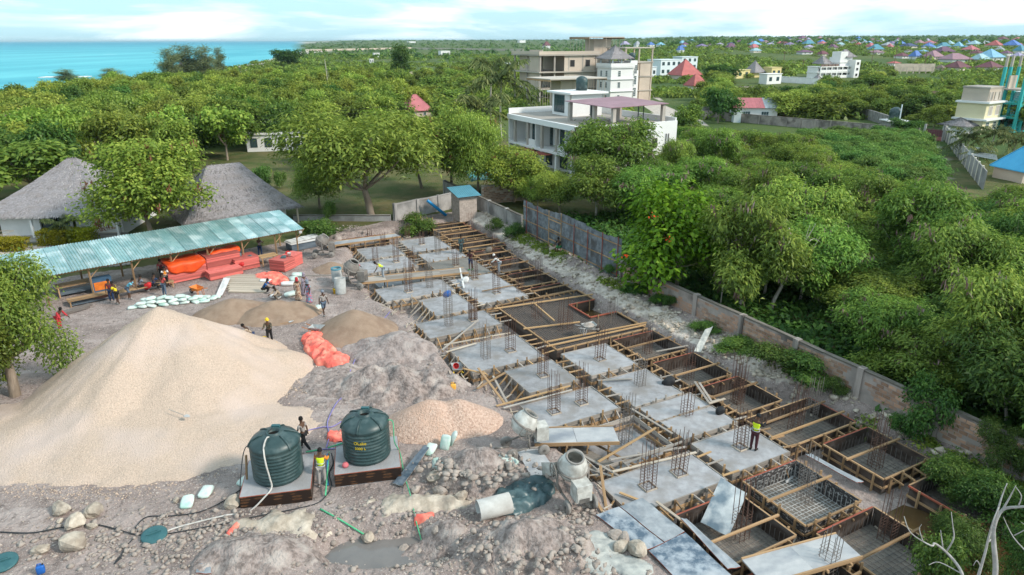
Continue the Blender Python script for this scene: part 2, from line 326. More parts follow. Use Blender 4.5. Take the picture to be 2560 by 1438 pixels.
mat('pool', (0.07, 0.48, 0.50), (0.05, 0.38, 0.44), rough=0.1, scale=1)
mat('wood_pole', (0.20, 0.12, 0.085), (0.13, 0.085, 0.065), scale=3)
mat('wire', (0.03, 0.03, 0.03)); mat('lamp_grey', (0.5, 0.5, 0.5)); mat('steel_red', (0.30, 0.07, 0.05), (0.22, 0.06, 0.04))
mat('paving', (0.42, 0.385, 0.36), (0.32, 0.29, 0.27), scale=2)
for nm_, c_ in dict(maroon=(0.16, 0.03, 0.04), yellow=(0.78, 0.62, 0.03), cyan=(0.16, 0.50, 0.66), greyblue=(0.20, 0.23, 0.28), navy=(0.025, 0.05, 0.12), pink=(0.62, 0.16, 0.18), red=(0.50, 0.04, 0.05), royal=(0.025, 0.12, 0.36), grey=(0.36, 0.33, 0.31), mauve=(0.30, 0.25, 0.30), print=(0.16, 0.28, 0.42), tan=(0.42, 0.33, 0.25), jeans=(0.11, 0.15, 0.21), jeanslight=(0.34, 0.38, 0.42), black=(0.02, 0.02, 0.022), camo=(0.07, 0.065, 0.05), white=(0.66, 0.65, 0.63), hivis=(0.72, 0.88, 0.03), orange=(0.75, 0.26, 0.03), teal=(0.05, 0.09, 0.10), burgundy=(0.085, 0.028, 0.035), khaki=(0.20, 0.17, 0.14), green=(0.03, 0.26, 0.07), silver=(0.55, 0.57, 0.55), boot=(0.28, 0.27, 0.26), skin=(0.085, 0.045, 0.03), skin2=(0.12, 0.065, 0.042), hair=(0.012, 0.01, 0.009), redcloth=(0.60, 0.10, 0.09)).items():
    mat('c_'+nm_, c_, tuple(x*0.8 for x in c_), rough=0.85, scale=9)
MATS['c_print'].node_tree.nodes['Noise Texture'].inputs['Scale'].default_value = 14
def print_mat(name, a, b_, c):
    m = mat(name, a, b_, rough=0.85, scale=11, lo=0.47, hi=0.52, c3=c, s3=9)
print_mat('c_print', (0.08, 0.24, 0.40), (0.55, 0.12, 0.14), (0.10, 0.42, 0.45)); print_mat('c_beige_print', (0.50, 0.38, 0.27), (0.28, 0.12, 0.08), (0.60, 0.50, 0.38)); print_mat('c_camo', (0.06, 0.055, 0.04), (0.16, 0.13, 0.085), (0.03, 0.03, 0.028))
def stripes_mat(name, a, b_, n):
    m = mat(name, a, rough=0.85); t = m.node_tree; L = t.links.new; b = t.nodes['Principled BSDF']
    tc = N(t, 'ShaderNodeTexCoord'); wv = N(t, 'ShaderNodeTexWave', bands_direction='Z'); wv.inputs['Scale'].default_value = n
    rp = N(t, 'ShaderNodeValToRGB'); rp.color_ramp.interpolation = 'CONSTANT'; rp.color_ramp.elements[0].color = (*a, 1); rp.color_ramp.elements[1].color = (*b_, 1); rp.color_ramp.elements[1].position = 0.6
    L(tc.outputs['Object'], wv.inputs[0]); L(wv.outputs[1] if len(wv.outputs) > 1 else wv.outputs[0], rp.inputs[0]); L(rp.outputs[0], b.inputs['Base Color'])
stripes_mat('c_stripe', (0.10, 0.02, 0.03), (0.55, 0.5, 0.5), 3.2)
def pattern_ply(name):                                          # film-faced board printed with rows of ringed emblems
    m = mat(name, (0.03, 0.017, 0.012), rough=0.5); t = m.node_tree; L = t.links.new; b = t.nodes['Principled BSDF']
    tc = N(t, 'ShaderNodeTexCoord'); vo = N(t, 'ShaderNodeTexVoronoi'); vo.inputs['Scale'].default_value = 4.2; vo.inputs['Randomness'].default_value = 0.25
    nz = N(t, 'ShaderNodeTexNoise'); nz.inputs['Scale'].default_value = 30
    rp = N(t, 'ShaderNodeValToRGB'); e = rp.color_ramp.elements; e[0].position = 0.0; e[0].color = (0.15, 0.075, 0.03, 1); e[1].position = 0.62; e[1].color = (0.022, 0.013, 0.01, 1)
    e2 = rp.color_ramp.elements.new(0.28); e2.color = (0.03, 0.017, 0.012, 1); e3 = rp.color_ramp.elements.new(0.40); e3.color = (0.14, 0.065, 0.03, 1); e4 = rp.color_ramp.elements.new(0.48); e4.color = (0.025, 0.014, 0.01, 1)
    ad = N(t, 'ShaderNodeMath', operation='MULTIPLY_ADD'); ad.inputs[1].default_value = 0.25
    L(tc.outputs['Object'], vo.inputs[0]); L(tc.outputs['Object'], nz.inputs[0]); L(nz.outputs[0], ad.inputs[0]); L(vo.outputs[0], ad.inputs[2]); L(ad.outputs[0], rp.inputs[0]); L(rp.outputs[0], b.inputs['Base Color'])
pattern_ply('ply_print')

def leafmat(name, dark, mid, light, dry=None, trans=0.36):
    m = bpy.data.materials.new(name); m.use_nodes = True; t = m.node_tree; t.nodes.clear(); L = t.links.new; MATS[name] = m
    o = N(t, 'ShaderNodeOutputMaterial'); d = N(t, 'ShaderNodeBsdfDiffuse'); tr = N(t, 'ShaderNodeBsdfTranslucent'); mx = N(t, 'ShaderNodeMixShader'); mx.inputs[0].default_value = trans
    gl = N(t, 'ShaderNodeBsdfGlossy'); gl.inputs['Roughness'].default_value = 0.45; gl.inputs[0].default_value = (1, 1, 1, 1); m2 = N(t, 'ShaderNodeMixShader'); m2.inputs[0].default_value = 0.012
    at = N(t, 'ShaderNodeAttribute', attribute_name='tint'); rp = N(t, 'ShaderNodeValToRGB'); e = rp.color_ramp.elements
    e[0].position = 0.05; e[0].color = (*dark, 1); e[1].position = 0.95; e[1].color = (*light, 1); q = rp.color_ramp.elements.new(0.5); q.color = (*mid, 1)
    oi = N(t, 'ShaderNodeObjectInfo'); hs = N(t, 'ShaderNodeHueSaturation'); mr = N(t, 'ShaderNodeMapRange'); mr.inputs[3].default_value = 0.78; mr.inputs[4].default_value = 1.25
    mh = N(t, 'ShaderNodeMapRange'); mh.inputs[3].default_value = 0.478; mh.inputs[4].default_value = 0.518
    ml = N(t, 'ShaderNodeMath', operation='MULTIPLY'); ml.inputs[1].default_value = 7.31; fr = N(t, 'ShaderNodeMath', operation='FRACT')
    L(oi.outputs['Random'], mr.inputs[0]); L(oi.outputs['Random'], ml.inputs[0]); L(ml.outputs[0], fr.inputs[0]); L(fr.outputs[0], mh.inputs[0])
    L(at.outputs['Fac'], rp.inputs[0]); L(rp.outputs[0], hs.inputs['Color']); L(mr.outputs[0], hs.inputs['Value']); L(mh.outputs[0], hs.inputs['Hue'])
    L(hs.outputs[0], d.inputs[0]); L(hs.outputs[0], tr.inputs[0]); L(d.outputs[0], mx.inputs[1]); L(tr.outputs[0], mx.inputs[2]); L(mx.outputs[0], m2.inputs[1]); L(gl.outputs[0], m2.inputs[2]); L(m2.outputs[0], o.inputs[0])
leafmat('leaf_green', (0.059, 0.101, 0.019), (0.149, 0.218, 0.036), (0.297, 0.353, 0.061))
leafmat('leaf_yellow', (0.102, 0.141, 0.025), (0.210, 0.289, 0.048), (0.420, 0.483, 0.090))
leafmat('leaf_bright', (0.098, 0.161, 0.028), (0.217, 0.319, 0.049), (0.415, 0.487, 0.084))
leafmat('leaf_dark', (0.031, 0.078, 0.021), (0.072, 0.151, 0.030), (0.160, 0.260, 0.050))
leafmat('leaf_feather', (0.067, 0.130, 0.026), (0.157, 0.261, 0.046), (0.330, 0.449, 0.079))
leafmat('leaf_fresh', (0.056, 0.119, 0.023), (0.117, 0.223, 0.043), (0.219, 0.332, 0.080))
leafmat('leaf_lime', (0.060, 0.130, 0.008), (0.130, 0.260, 0.014), (0.260, 0.400, 0.030))
leafmat('leaf_hedge', (0.130, 0.150, 0.010), (0.290, 0.290, 0.015), (0.460, 0.420, 0.030))
leafmat('leaf_palm', (0.060, 0.085, 0.028), (0.125, 0.155, 0.050), (0.260, 0.260, 0.100))
leafmat('leaf_blue', (0.096, 0.137, 0.062), (0.167, 0.218, 0.098), (0.270, 0.306, 0.147))
leafmat('leaf_red', (0.090, 0.025, 0.018), (0.150, 0.050, 0.030), (0.240, 0.095, 0.050))
leafmat('pods_brown', (0.110, 0.040, 0.022), (0.230, 0.095, 0.048), (0.380, 0.190, 0.110))
leafmat('pods_grey', (0.110, 0.060, 0.055), (0.230, 0.150, 0.135), (0.420, 0.320, 0.290))
leafmat('grass_blade', (0.035, 0.070, 0.015), (0.080, 0.130, 0.025), (0.150, 0.200, 0.045))
# ------------------------------------------------------------------ terrain
vLu = [-68, -60, -56, -52, -48, -45, -41, -37, -32, -28, -25, -22, -20, -17, -13, -8]; vLv = [15.4, 14.8, 13.3, 13.1, 13.0, 13.2, 13.5, 13.4, 13.7, 14.3, 14.6, 14.7, 14.6, 14.2, 14.6, 15.2]
vRu = [-68, -58, -50, -40, -24, -22, -8]; vRv = [29.0, 28.9, 28.1, 27.9, 28.2, 29.8, 29.9]
PITF = -0.85
pond_c = G(945, 1375, -0.3); WALLV = 30.9
def coast(y): return np.interp(y, [-500, 100, 200, 300, 600, 1180, 2500, 6000, 30000], [-170, -135, -140, -165, -235, -355, -735, -1620, -8000])
def terrain(x, y):
    x = np.asarray(x, float); y = np.asarray(y, float); u = x*UA.x+y*UA.y; v = x*UB.x+y*UB.y
    near = 1-sstep(70, 110, np.hypot(x, y-30))
    h = 0.12+0.16*fbm(x/5, y/5, 4, 3)*near+0.05*fbm(x*1.3, y*1.3, 3, 9)*near
    dl = v-np.interp(u, vLu, vLv)+0.5*fbm(u/1.5, v/1.5, 3, 21); dr = np.interp(u, vRu, vRv)-v+0.25*fbm(u/1.2, v/1.2, 3, 5)
    de = np.minimum(u+65.5, -8.3-u)
    # coral bank between the pits and the boundary wall
    bank = sstep(0.2, -2.0, dr)*sstep(34, 31.5, v)*sstep(-72, -66, u)*sstep(-4, -9, u)
    h = h+bank*(0.42+0.40*fbm(u/1.1, v/1.1, 4, 40)*sstep(31.2, 30, v))
    d = np.minimum(np.minimum(dl*0.75, dr*1.1), de)
    k = sstep(-0.15, 0.75, d); h = h*(1-k)+(PITF+0.03*fbm(x*2, y*2, 2, 8))*k
    # hollow with muddy water at the front
    q = np.hypot((x-pond_c.x)/3.6, (y-pond_c.y)/1.45)+0.28*fbm(x/1.3, y/1.3, 3, 66)
    h = h-0.85*sstep(1.0, 0.55, q)
    h = h+(0.30*fbm(x/2.3, y/2.3, 4, 91)+.07*np.abs(fbm(x*1.1, y*1.1, 4, 17)))*sstep(25, 21.5, y)*sstep(13.5, 11.5, v)*near
    dc = coast(y)-x
    h = h-8*sstep(-25, 25, dc); h = h+14*sstep(900, 4500, np.hypot(x, y))*sstep(-20, 400, -dc)
    h = h+np.interp(y, [0, 300, 450, 700, 1000, 2000, 4000, 40000], [0, 0, 3.5, 11, 13.5, 17, 16, 16])*sstep(0.03, .28, x/np.maximum(y, 1))
    return h
def gz(x, y): return float(terrain(np.array([x]), np.array([y]))[0])
RT = np.geomspace(14, 9000, 260)
def GG(px, py, dz=0.0):
    """pixel -> point on the terrain (first hit along the line of sight)"""
    a = G(px, py, HC-1); d = np.array([a.x, a.y, -1.0]); d = d/np.hypot(d[0], d[1]); x, y, z = d[0]*RT, d[1]*RT, HC+d[2]*RT
    k = int(np.argmax(z < terrain(x, y))); tt = np.linspace(RT[max(k-1, 0)], RT[k], 12); g = HC+d[2]*tt-terrain(d[0]*tt, d[1]*tt); k = max(1, int(np.argmax(g < 0))); t = tt[k-1]+(tt[k]-tt[k-1])*g[k-1]/(g[k-1]-g[k]+1e-9)
    return Vector((d[0]*t, d[1]*t, HC+d[2]*t+dz))
def axis_coords(lo, hi, step, far_lo, far_hi, g=1.16):
    c = list(np.arange(lo, hi+1e-6, step)); s = step; a = hi
    while a < far_hi: s *= g; a += s; c.append(a)
    s = step; a = lo; pre = []
    while a > far_lo: s *= g; a -= s; pre.append(a)
    return np.array(pre[::-1]+c)
gx = axis_coords(-40, 34, 0.22, -30000, 30000); gy = axis_coords(14, 74, 0.22, -120, 40000)
X, Y = np.meshgrid(gx, gy); Z = terrain(X, Y); nx, ny = len(gx), len(gy)
V = np.stack([X.ravel(), Y.ravel(), Z.ravel()], 1)
ii = (np.arange(ny-1)[:, None]*nx+np.arange(nx-1)[None, :]).ravel(); F = np.stack([ii, ii+1, ii+nx+1, ii+nx], 1)
def gmat():
    m = bpy.data.materials.new('ground'); m.use_nodes = True; t = m.node_tree; b = t.nodes['Principled BSDF']; L = t.links.new; MATS['ground'] = m
    b.inputs['Roughness'].default_value = 0.95; b.inputs['Specular IOR Level'].default_value = 0.15
    g = N(t, 'ShaderNodeNewGeometry'); at = N(t, 'ShaderNodeAttribute', attribute_name='zone'); sp = N(t, 'ShaderNodeSeparateColor'); L(at.outputs['Color'], sp.inputs[0])
    def noise(s, d=6, st=None):
        n = N(t, 'ShaderNodeTexNoise'); n.inputs['Scale'].default_value = s; n.inputs['Detail'].default_value = d; n.inputs['Roughness'].default_value = 0.65
        if st:
            mp = N(t, 'ShaderNodeMapping'); mp.inputs['Scale'].default_value = st; mp.inputs['Rotation'].default_value = (0, 0, R_(-28)); L(g.outputs['Position'], mp.inputs[0]); L(mp.outputs[0], n.inputs[0])
        else: L(g.outputs['Position'], n.inputs[0])
        return n.outputs[0]
    def mix(f, a, c, lo=0.4, hi=0.6):
        r = N(t, 'ShaderNodeMapRange'); r.inputs[1].default_value = lo; r.inputs[2].default_value = hi; L(f, r.inputs[0])
        x = N(t, 'ShaderNodeMixRGB'); L(r.outputs[0], x.inputs[0])
        for k, s in ((1, a), (2, c)):
            if isinstance(s, tuple): x.inputs[k].default_value = (*s, 1)
            else: L(s, x.inputs[k])
        return x.outputs[0]
    dirt = mix(noise(0.55, 9), (0.375, 0.305, 0.28), (0.235, 0.185, 0.168), 0.38, 0.62)
    dirt = mix(noise(0.16, 6), dirt, (0.165, 0.132, 0.12), 0.50, 0.70)
    dirt = mix(noise(0.45, 9, (0.35, 1.3, 1)), dirt, (0.47, 0.40, 0.375), 0.54, 0.74)
    vo = N(t, 'ShaderNodeTexVoronoi'); vo.inputs['Scale'].default_value = 6; L(g.outputs['Position'], vo.inputs[0])
    peb = N(t, 'ShaderNodeMath', operation='SUBTRACT'); peb.inputs[0].default_value = 1; L(vo.outputs[0], peb.inputs[1])
    v2 = N(t, 'ShaderNodeTexVoronoi'); v2.inputs['Scale'].default_value = 2.6; L(g.outputs['Position'], v2.inputs[0]); v3 = N(t, 'ShaderNodeTexVoronoi'); v3.inputs['Scale'].default_value = 15; L(g.outputs['Position'], v3.inputs[0])
    dirt = mix(noise(3.2, 10), dirt, (0.15, 0.12, 0.108), 0.53, 0.70); dirt = mix(v3.outputs[0], (0.42, 0.355, 0.32), dirt, 0.20, 0.34)
    pm = N(t, 'ShaderNodeMath', operation='MULTIPLY_ADD'); pm.inputs[1].default_value = 0.5; L(noise(0.5, 4), pm.inputs[0]); L(peb.outputs[0], pm.inputs[2])
    dirt = mix(pm.outputs[0], dirt, (0.50, 0.43, 0.385), 1.06, 1.14); dirt = mix(v2.outputs[0], (0.47, 0.40, 0.355), dirt, 0.10, 0.16)
    coral = mix(noise(1.6, 9), (0.64, 0.56, 0.49), (0.36, 0.30, 0.255), 0.42, 0.68)
    grass = mix(noise(0.25, 8), (0.070, 0.095, 0.028), (0.155, 0.135, 0.062), 0.40, 0.64)
    far = mix(noise(0.012, 9), (0.060, 0.100, 0.028), (0.105, 0.130, 0.040), 0.42, 0.6)
    pale = mix(noise(1.2, 6), (0.55, 0.485, 0.42), (0.42, 0.37, 0.33))
    a = mix(sp.outputs['Green'], far, grass, 0.3, 0.7); a = mix(sp.outputs['Red'], a, dirt, 0.35, 0.65); a = mix(sp.outputs['Blue'], a, pale, 0.35, 0.65)
    a = mix(at.outputs['Alpha'], a, coral, 0.35, 0.65); L(a, b.inputs['Base Color'])
    bp = N(t, 'ShaderNodeBump'); bp.inputs['Strength'].default_value = 0.8; bp.inputs['Distance'].default_value = 0.14
    ad = N(t, 'ShaderNodeMath', operation='MULTIPLY_ADD'); ad.inputs[1].default_value = 0.35; L(peb.outputs[0], ad.inputs[0]); L(noise(5, 8), ad.inputs[2]); L(ad.outputs[0], bp.inputs['Height']); L(bp.outputs[0], b.inputs['Normal'])
gmat()
me = newmesh('ground', V, F, 'ground', True)
def pxpoly(pts, z=0.1): return [G(a, b, z) for a, b in pts]
site_poly = pxpoly([(-900, 900), (0, 735), (180, 690), (520, 640), (740, 600), (830, 582), (985, 548), (1120, 532), (1200, 540), (1300, 572), (1540, 705), (2480, 1150), (2900, 1437)])+[Vector((40, -50, 0)), Vector((-60, -50, 0))]
xf, yf = X.ravel(), Y.ravel(); uf = xf*UA.x+yf*UA.y; vf = xf*UB.x+yf*UB.y; jit = 0.8*fbm(xf/2, yf/2, 3, 77)
zone = np.zeros((len(xf), 4), np.float32)
zone[:, 0] = inpoly(xf+jit, yf+jit, site_poly); zone[:, 1] = np.hypot(xf, yf) < 130
court = pxpoly([(-700, 760), (0, 712), (330, 655), (300, 585), (0, 625), (-700, 700)]); zone[:, 2] = inpoly(xf, yf, court)
road = pxpoly([(1600, 262), (1640, 240), (1655, 268), (1760, 300), (1745, 325), (1690, 320), (1655, 300)], 0); zone[:, 2] = np.maximum(zone[:, 2], inpoly(xf, yf, road))
lane = pxpoly([(2335, 360), (2358, 362), (2378, 480), (2400, 520), (2370, 520), (2355, 470), (2340, 420)], 0); zone[:, 2] = np.maximum(zone[:, 2], inpoly(xf, yf, lane)*0.55)
drf = np.interp(uf, vRu, vRv)-vf
zone[:, 3] = (sstep(0.1, -0.2, drf)*sstep(-2.3, -1.5, drf)*(uf > -66)*(uf < -21)*(0.72+0.7*fbm(uf*.7, vf*.7, 3, 31)))
zone[:, 3] = np.maximum(zone[:, 3], 0.0*(np.hypot((xf-G(1050, 1255, 0).x)/3.2, (yf-G(1050, 1255, 0).y)/1.0) < 1)+0.0*(np.hypot((xf-G(720, 1310, 0).x)/2.2, (yf-G(720, 1310, 0).y)/1.3) < 1))
beach = (np.abs(coast(yf)-xf+18) < 16) & (yf > 60); zone[:, 2] = np.maximum(zone[:, 2], beach)
at = me.attributes.new('zone', 'FLOAT_COLOR', 'POINT'); at.data.foreach_set('color', zone.ravel())
ground = struct(ob('ground', me)); ground['label'] = 'churned pinkish earth of the building site running out to green land'
# sea
def seamat():
    m = bpy.data.materials.new('sea'); m.use_nodes = True; t = m.node_tree; b = t.nodes['Principled BSDF']; L = t.links.new; MATS['sea'] = m
    b.inputs['Roughness'].default_value = 0.6; b.inputs['Specular IOR Level'].default_value = 0.12
    g = N(t, 'ShaderNodeNewGeometry'); mp = N(t, 'ShaderNodeMapping'); mp.inputs['Rotation'].default_value = (0, 0, R_(-14)); mp.inputs['Scale'].default_value = (0.011, 0.0022, 1); L(g.outputs['Position'], mp.inputs[0])
    n = N(t, 'ShaderNodeTexNoise'); n.inputs['Scale'].default_value = 1.0; n.inputs['Detail'].default_value = 8; n.inputs['Roughness'].default_value = 0.6; L(mp.outputs[0], n.inputs[0])
    rp = N(t, 'ShaderNodeValToRGB'); e = rp.color_ramp.elements; e[0].position = 0.36; e[0].color = (0.05, 0.34, 0.42, 1); e[1].position = 0.66; e[1].color = (0.14, 0.52, 0.57, 1); q = e.new(0.715); q.color = (0.50, 0.70, 0.74, 1); q = e.new(0.69); q.color = (0.12, 0.45, 0.52, 1)
    L(n.outputs[0], rp.inputs[0])
    d = N(t, 'ShaderNodeVectorMath', operation='LENGTH'); L(g.outputs['Position'], d.inputs[0]); r = N(t, 'ShaderNodeMapRange'); r.inputs[1].default_value = 500; r.inputs[2].default_value = 5000; L(d.outputs['Value'], r.inputs[0])
    mx = N(t, 'ShaderNodeMixRGB'); L(r.outputs[0], mx.inputs[0]); L(rp.outputs[0], mx.inputs[1]); mx.inputs[2].default_value = (0.02, 0.25, 0.36, 1); L(mx.outputs[0], b.inputs['Base Color'])
    n2 = N(t, 'ShaderNodeTexNoise'); n2.inputs['Scale'].default_value = 0.35; n2.inputs['Detail'].default_value = 5; L(g.outputs['Position'], n2.inputs[0])
    bp = N(t, 'ShaderNodeBump'); bp.inputs['Strength'].default_value = 0.3; bp.inputs['Distance'].default_value = 0.6; L(n2.outputs[0], bp.inputs['Height']); L(bp.outputs[0], b.inputs['Normal'])
seamat()
sea = struct(ob('sea', newmesh('sea', [(-30000, -400, -3), (200, -400, -3), (200, 40000, -3), (-30000, 40000, -3)], [(0, 1, 2, 3)], 'sea')))
sea['label'] = 'turquoise sea with pale surf lines up to the horizon'
# muddy water in the front hollow and by the rear bank
pw = [(math.cos(a)*3.8*(1+.12*math.sin(3*a)), math.sin(a)*1.6, 0) for a in np.linspace(0, 2*math.pi, 28, endpoint=False)]
puddle = struct(ob('water', newmesh('water', pw, [tuple(range(28))], 'water_mud'), None, Matrix.Translation((pond_c.x, pond_c.y, -0.58))))
puddle['label'] = 'shallow grey muddy water in the hollow at the front'
def flatquad(name, pts, z, m):
    return struct(ob(name, newmesh(name, [(p[0], p[1], z) for p in pts], [tuple(range(len(pts)))], m)))
flatquad('water', [S(-38.9, 25.0), S(-35.6, 25.0), S(-35.4, 28.2), S(-39.2, 28.4)], PITF+0.10, 'water_brown')['label'] = 'brown puddle beside the formwork notch'
flatquad('water', [S(-13.6, 24.3), S(-8.6, 24.3), S(-8.6, 29), S(-13.6, 26.2)], PITF+0.10, 'water_brown')['label'] = 'brown standing water between the pits at the right'
# ------------------------------------------------------------------ foundation pads, pits, formwork and starter bars
ORD = ['first', 'second', 'third', 'fourth', 'fifth', 'sixth', 'seventh', 'eighth', 'ninth', 'tenth', 'eleventh', 'twelfth', 'thirteenth', 'fourteenth', 'fifteenth', 'sixteenth', 'seventeenth', 'eighteenth', 'nineteenth', 'twentieth']
def ordinal(i):
    if i >= 99: return 'hundred and '+ordinal(i-100) if i > 99 else 'hundredth'
    if i < 20: return ORD[i]
    tens = ['twenty', 'thirty', 'forty', 'fifty', 'sixty', 'seventy', 'eighty', 'ninety']; t, r = divmod(i+1, 10)
    return (tens[t-2]+('-'+ORD[r-1] if r else '')) if r else {2: 'twentieth', 3: 'thirtieth', 4: 'fortieth', 5: 'fiftieth', 6: 'sixtieth', 7: 'seventieth', 8: 'eightieth', 9: 'ninetieth'}[t]
left_pads = [(-59.6, -56.2, 15.6, 19.0), (-55.6, -52.4, 14.2, 18.8), (-48.4, -45.5, 13.8, 19.2), (-44.6, -41.2, 16.0, 19.0), (-40.6, -37.9, 14.2, 19.3), (-35.8, -32.2, 14.6, 19.3), (-31.5, -28.6, 16.3, 19.4), (-27.6, -25.0, 15.2, 19.6), (-20.2, -17.8, 15.0, 20.0)]
mid_pads = [(-60.4, -56.2, 19.9, 23.5), (-55.4, -52.9, 20.0, 23.6), (-52.6, -48.1, 19.8, 23.6), (-47.7, -41.8, 19.7, 23.5), (-31.9, -28.7, 20.4, 23.6), (-27.9, -24.7, 20.4, 23.6), (-24.45, -23.02, 20.5, 23.9), (-22.85, -21.1, 20.6, 23.95), (-20.6, -18.0, 20.6, 24.1)]
def pad(u0, u1, v0, v1, top, bot, m, label, name='concrete_pad', group='concrete foundation pads'):
    n = 5; b = MB(); c = S((u0+u1)/2, (v0+v1)/2, bot); vs = []; rim = []
    for i in range(n+1):
        for j in range(n+1):
            e = 0.02 if i in (0, n) or j in (0, n) else 0
            vs.append(S(u0+(u1-u0)*i/n, v0+(v1-v0)*j/n, top+rnd.uniform(-.012, .012)-e)-c)
    ft = [(i*(n+1)+j, (i+1)*(n+1)+j, (i+1)*(n+1)+j+1, i*(n+1)+j+1) for i in range(n) for j in range(n)]
    k = len(vs); vs += [S(a, d, bot)-c for a, d in ((u0, v0), (u1, v0), (u1, v1), (u0, v1))]
    e1 = [i*(n+1) for i in range(n+1)]; e2 = [n*(n+1)+j for j in range(n+1)]; e3 = [i*(n+1)+n for i in range(n, -1, -1)]; e4 = [j for j in range(n, -1, -1)]
    fs = [tuple(e1[::-1]+[k, k+1]), tuple(e2[::-1]+[k+1, k+2]), tuple(e3[::-1]+[k+2, k+3]), tuple(e4[::-1]+[k+3, k])]
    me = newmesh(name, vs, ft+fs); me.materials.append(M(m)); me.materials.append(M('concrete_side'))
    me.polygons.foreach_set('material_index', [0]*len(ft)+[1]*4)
    return tag(ob(name, me, None, Matrix.Translation(c)), label, 'concrete pad', group)
def formwork(u0, u1, v0, v1, dv, du, label, woods=('timber_grey', 'timber', 'timber'), left=True):
    c = S((u0+u1)/2, (v0+v1)/2, PITF); t = thing('timber_formwork', label, 'formwork', c, GA, 'timber formwork around concrete pads')
    g = 0.035; W = lambda: rnd.choice(woods)
    bm = 'timber_grey' if 'timber_grey' in woods else 'timber'
    for z, h in ((-0.11, 0.22), (-0.52, 0.16)):
        for (a, b_) in (((u0-.06, v0-g), (u1+.06, v0-g)), ((u0-.06, v1+g), (u1+.06, v1+g)), ((u0-g, v0), (u0-g, v1)), ((u1+g, v0), (u1+g, v1))):
            bar('board', S(*a, z+rnd.uniform(-.01, .02)), S(*b_, z+rnd.uniform(-.01, .02)), 0.045, h, bm if z > -.3 else 'timber', t)
    def stakes(a, b_, n, out):
        for i in range(n):
            f = (i+0.5+rnd.uniform(-.15, .15))/n; p = (a[0]+(b_[0]-a[0])*f, a[1]+(b_[1]-a[1])*f); top = rnd.choice((0.02, 0.06, 0.12, 0.24))
            q = (p[0]+out[0]*.09, p[1]+out[1]*.09)
            bar('stake', S(*q, PITF), S(q[0]+rnd.uniform(-.03, .03), q[1], top), 0.055, 0.085, W(), t)
            yield q
    nu = max(3, round((u1-u0)/0.75)); nv = max(3, round((v1-v0)/0.8))
    for q in stakes((u0, v0-g), (u1, v0-g), nu, (0, -1)):
        if left: bar('strut', S(q[0], q[1], -0.06), S(q[0]+rnd.uniform(-.15, .15), q[1]-rnd.uniform(.65, .95), PITF+0.12), 0.05, 0.08, W(), t)
    for q in stakes((u0, v1+g), (u1, v1+g), nu, (0, 1)):
        if dv: bar('strut', S(q[0]+.1, q[1]-.1, 0.015), S(q[0]+.1+rnd.uniform(-.12, .12), q[1]+dv-.05, 0.015+rnd.uniform(-.05, .04)), 0.085, 0.05, W(), t)
    for q in stakes((u1+g, v0), (u1+g, v1), nv, (1, 0)):
        if du > 0.9: bar('strut', S(q[0], q[1]+.06, -0.05), S(q[0]+min(du-.15, .8), q[1]+.06+rnd.uniform(-.12, .12), PITF+0.15 if du > 1.4 else -0.12), 0.055, 0.08, W(), t)
        elif du > 0.3: bar('strut', S(q[0]-.08, q[1]+.1, -0.02), S(q[0]+du-.15, q[1]+.1, -0.02), 0.08, 0.05, W(), t)
    for q in stakes((u0-g, v0), (u0-g, v1), max(2, nv-2), (-1, 0)): pass
    return t
for i, (u0, u1, v0, v1) in enumerate(left_pads):
    nxt = left_pads[i+1][0] if i+1 < len(left_pads) else u1+1.0
    pad(u0, u1, v0, v1, 0.0, PITF-.05, 'concrete', 'grey concrete pad, %s from the back in the left column' % ORD[i])
    formwork(u0, u1, v0, v1, 0.85, nxt-u1, 'timber formwork round the %s pad from the back, left column' % ORD[i], ('timber', 'timber', 'timber_grey', 'timber_fresh') if i > 3 else ('timber', 'timber_pale', 'timber_grey'))
for i, (u0, u1, v0, v1) in enumerate(mid_pads):
    nxt = mid_pads[i+1][0] if i+1 < len(mid_pads) else u1+0.7
    pad(u0, u1, v0, v1, 0.0, PITF-.05, 'concrete_wet' if i == 2 else 'concrete', ('freshly poured dark wet concrete pad with workers round it' if i == 2 else 'grey concrete pad, %s from the back in the middle column' % ORD[i]))
    formwork(u0, u1, v0, v1, 0.8, nxt-u1 if nxt-u1 < 3 else .7, 'timber formwork round the %s pad from the back, middle column' % ORD[i], left=False)
# low slab inside the open form near the second mixer, and the strip under the ramp
pad(-23.9, -21.2, 15.6, 19.6, -0.62, PITF-.05, 'concrete', 'low concrete slab sunk in a form beside the cream mixer')
formwork(-24.0, -21.1, 15.5, 19.75, 0.7, 0.7, 'timber formwork round the sunken slab beside the cream mixer', ('timber', 'timber', 'timber_grey'))
pad(-51.9, -48.9, 14.6, 19.0, -0.45, PITF-.05, 'concrete', 'low concrete slab under the long mixer ramp at the back')

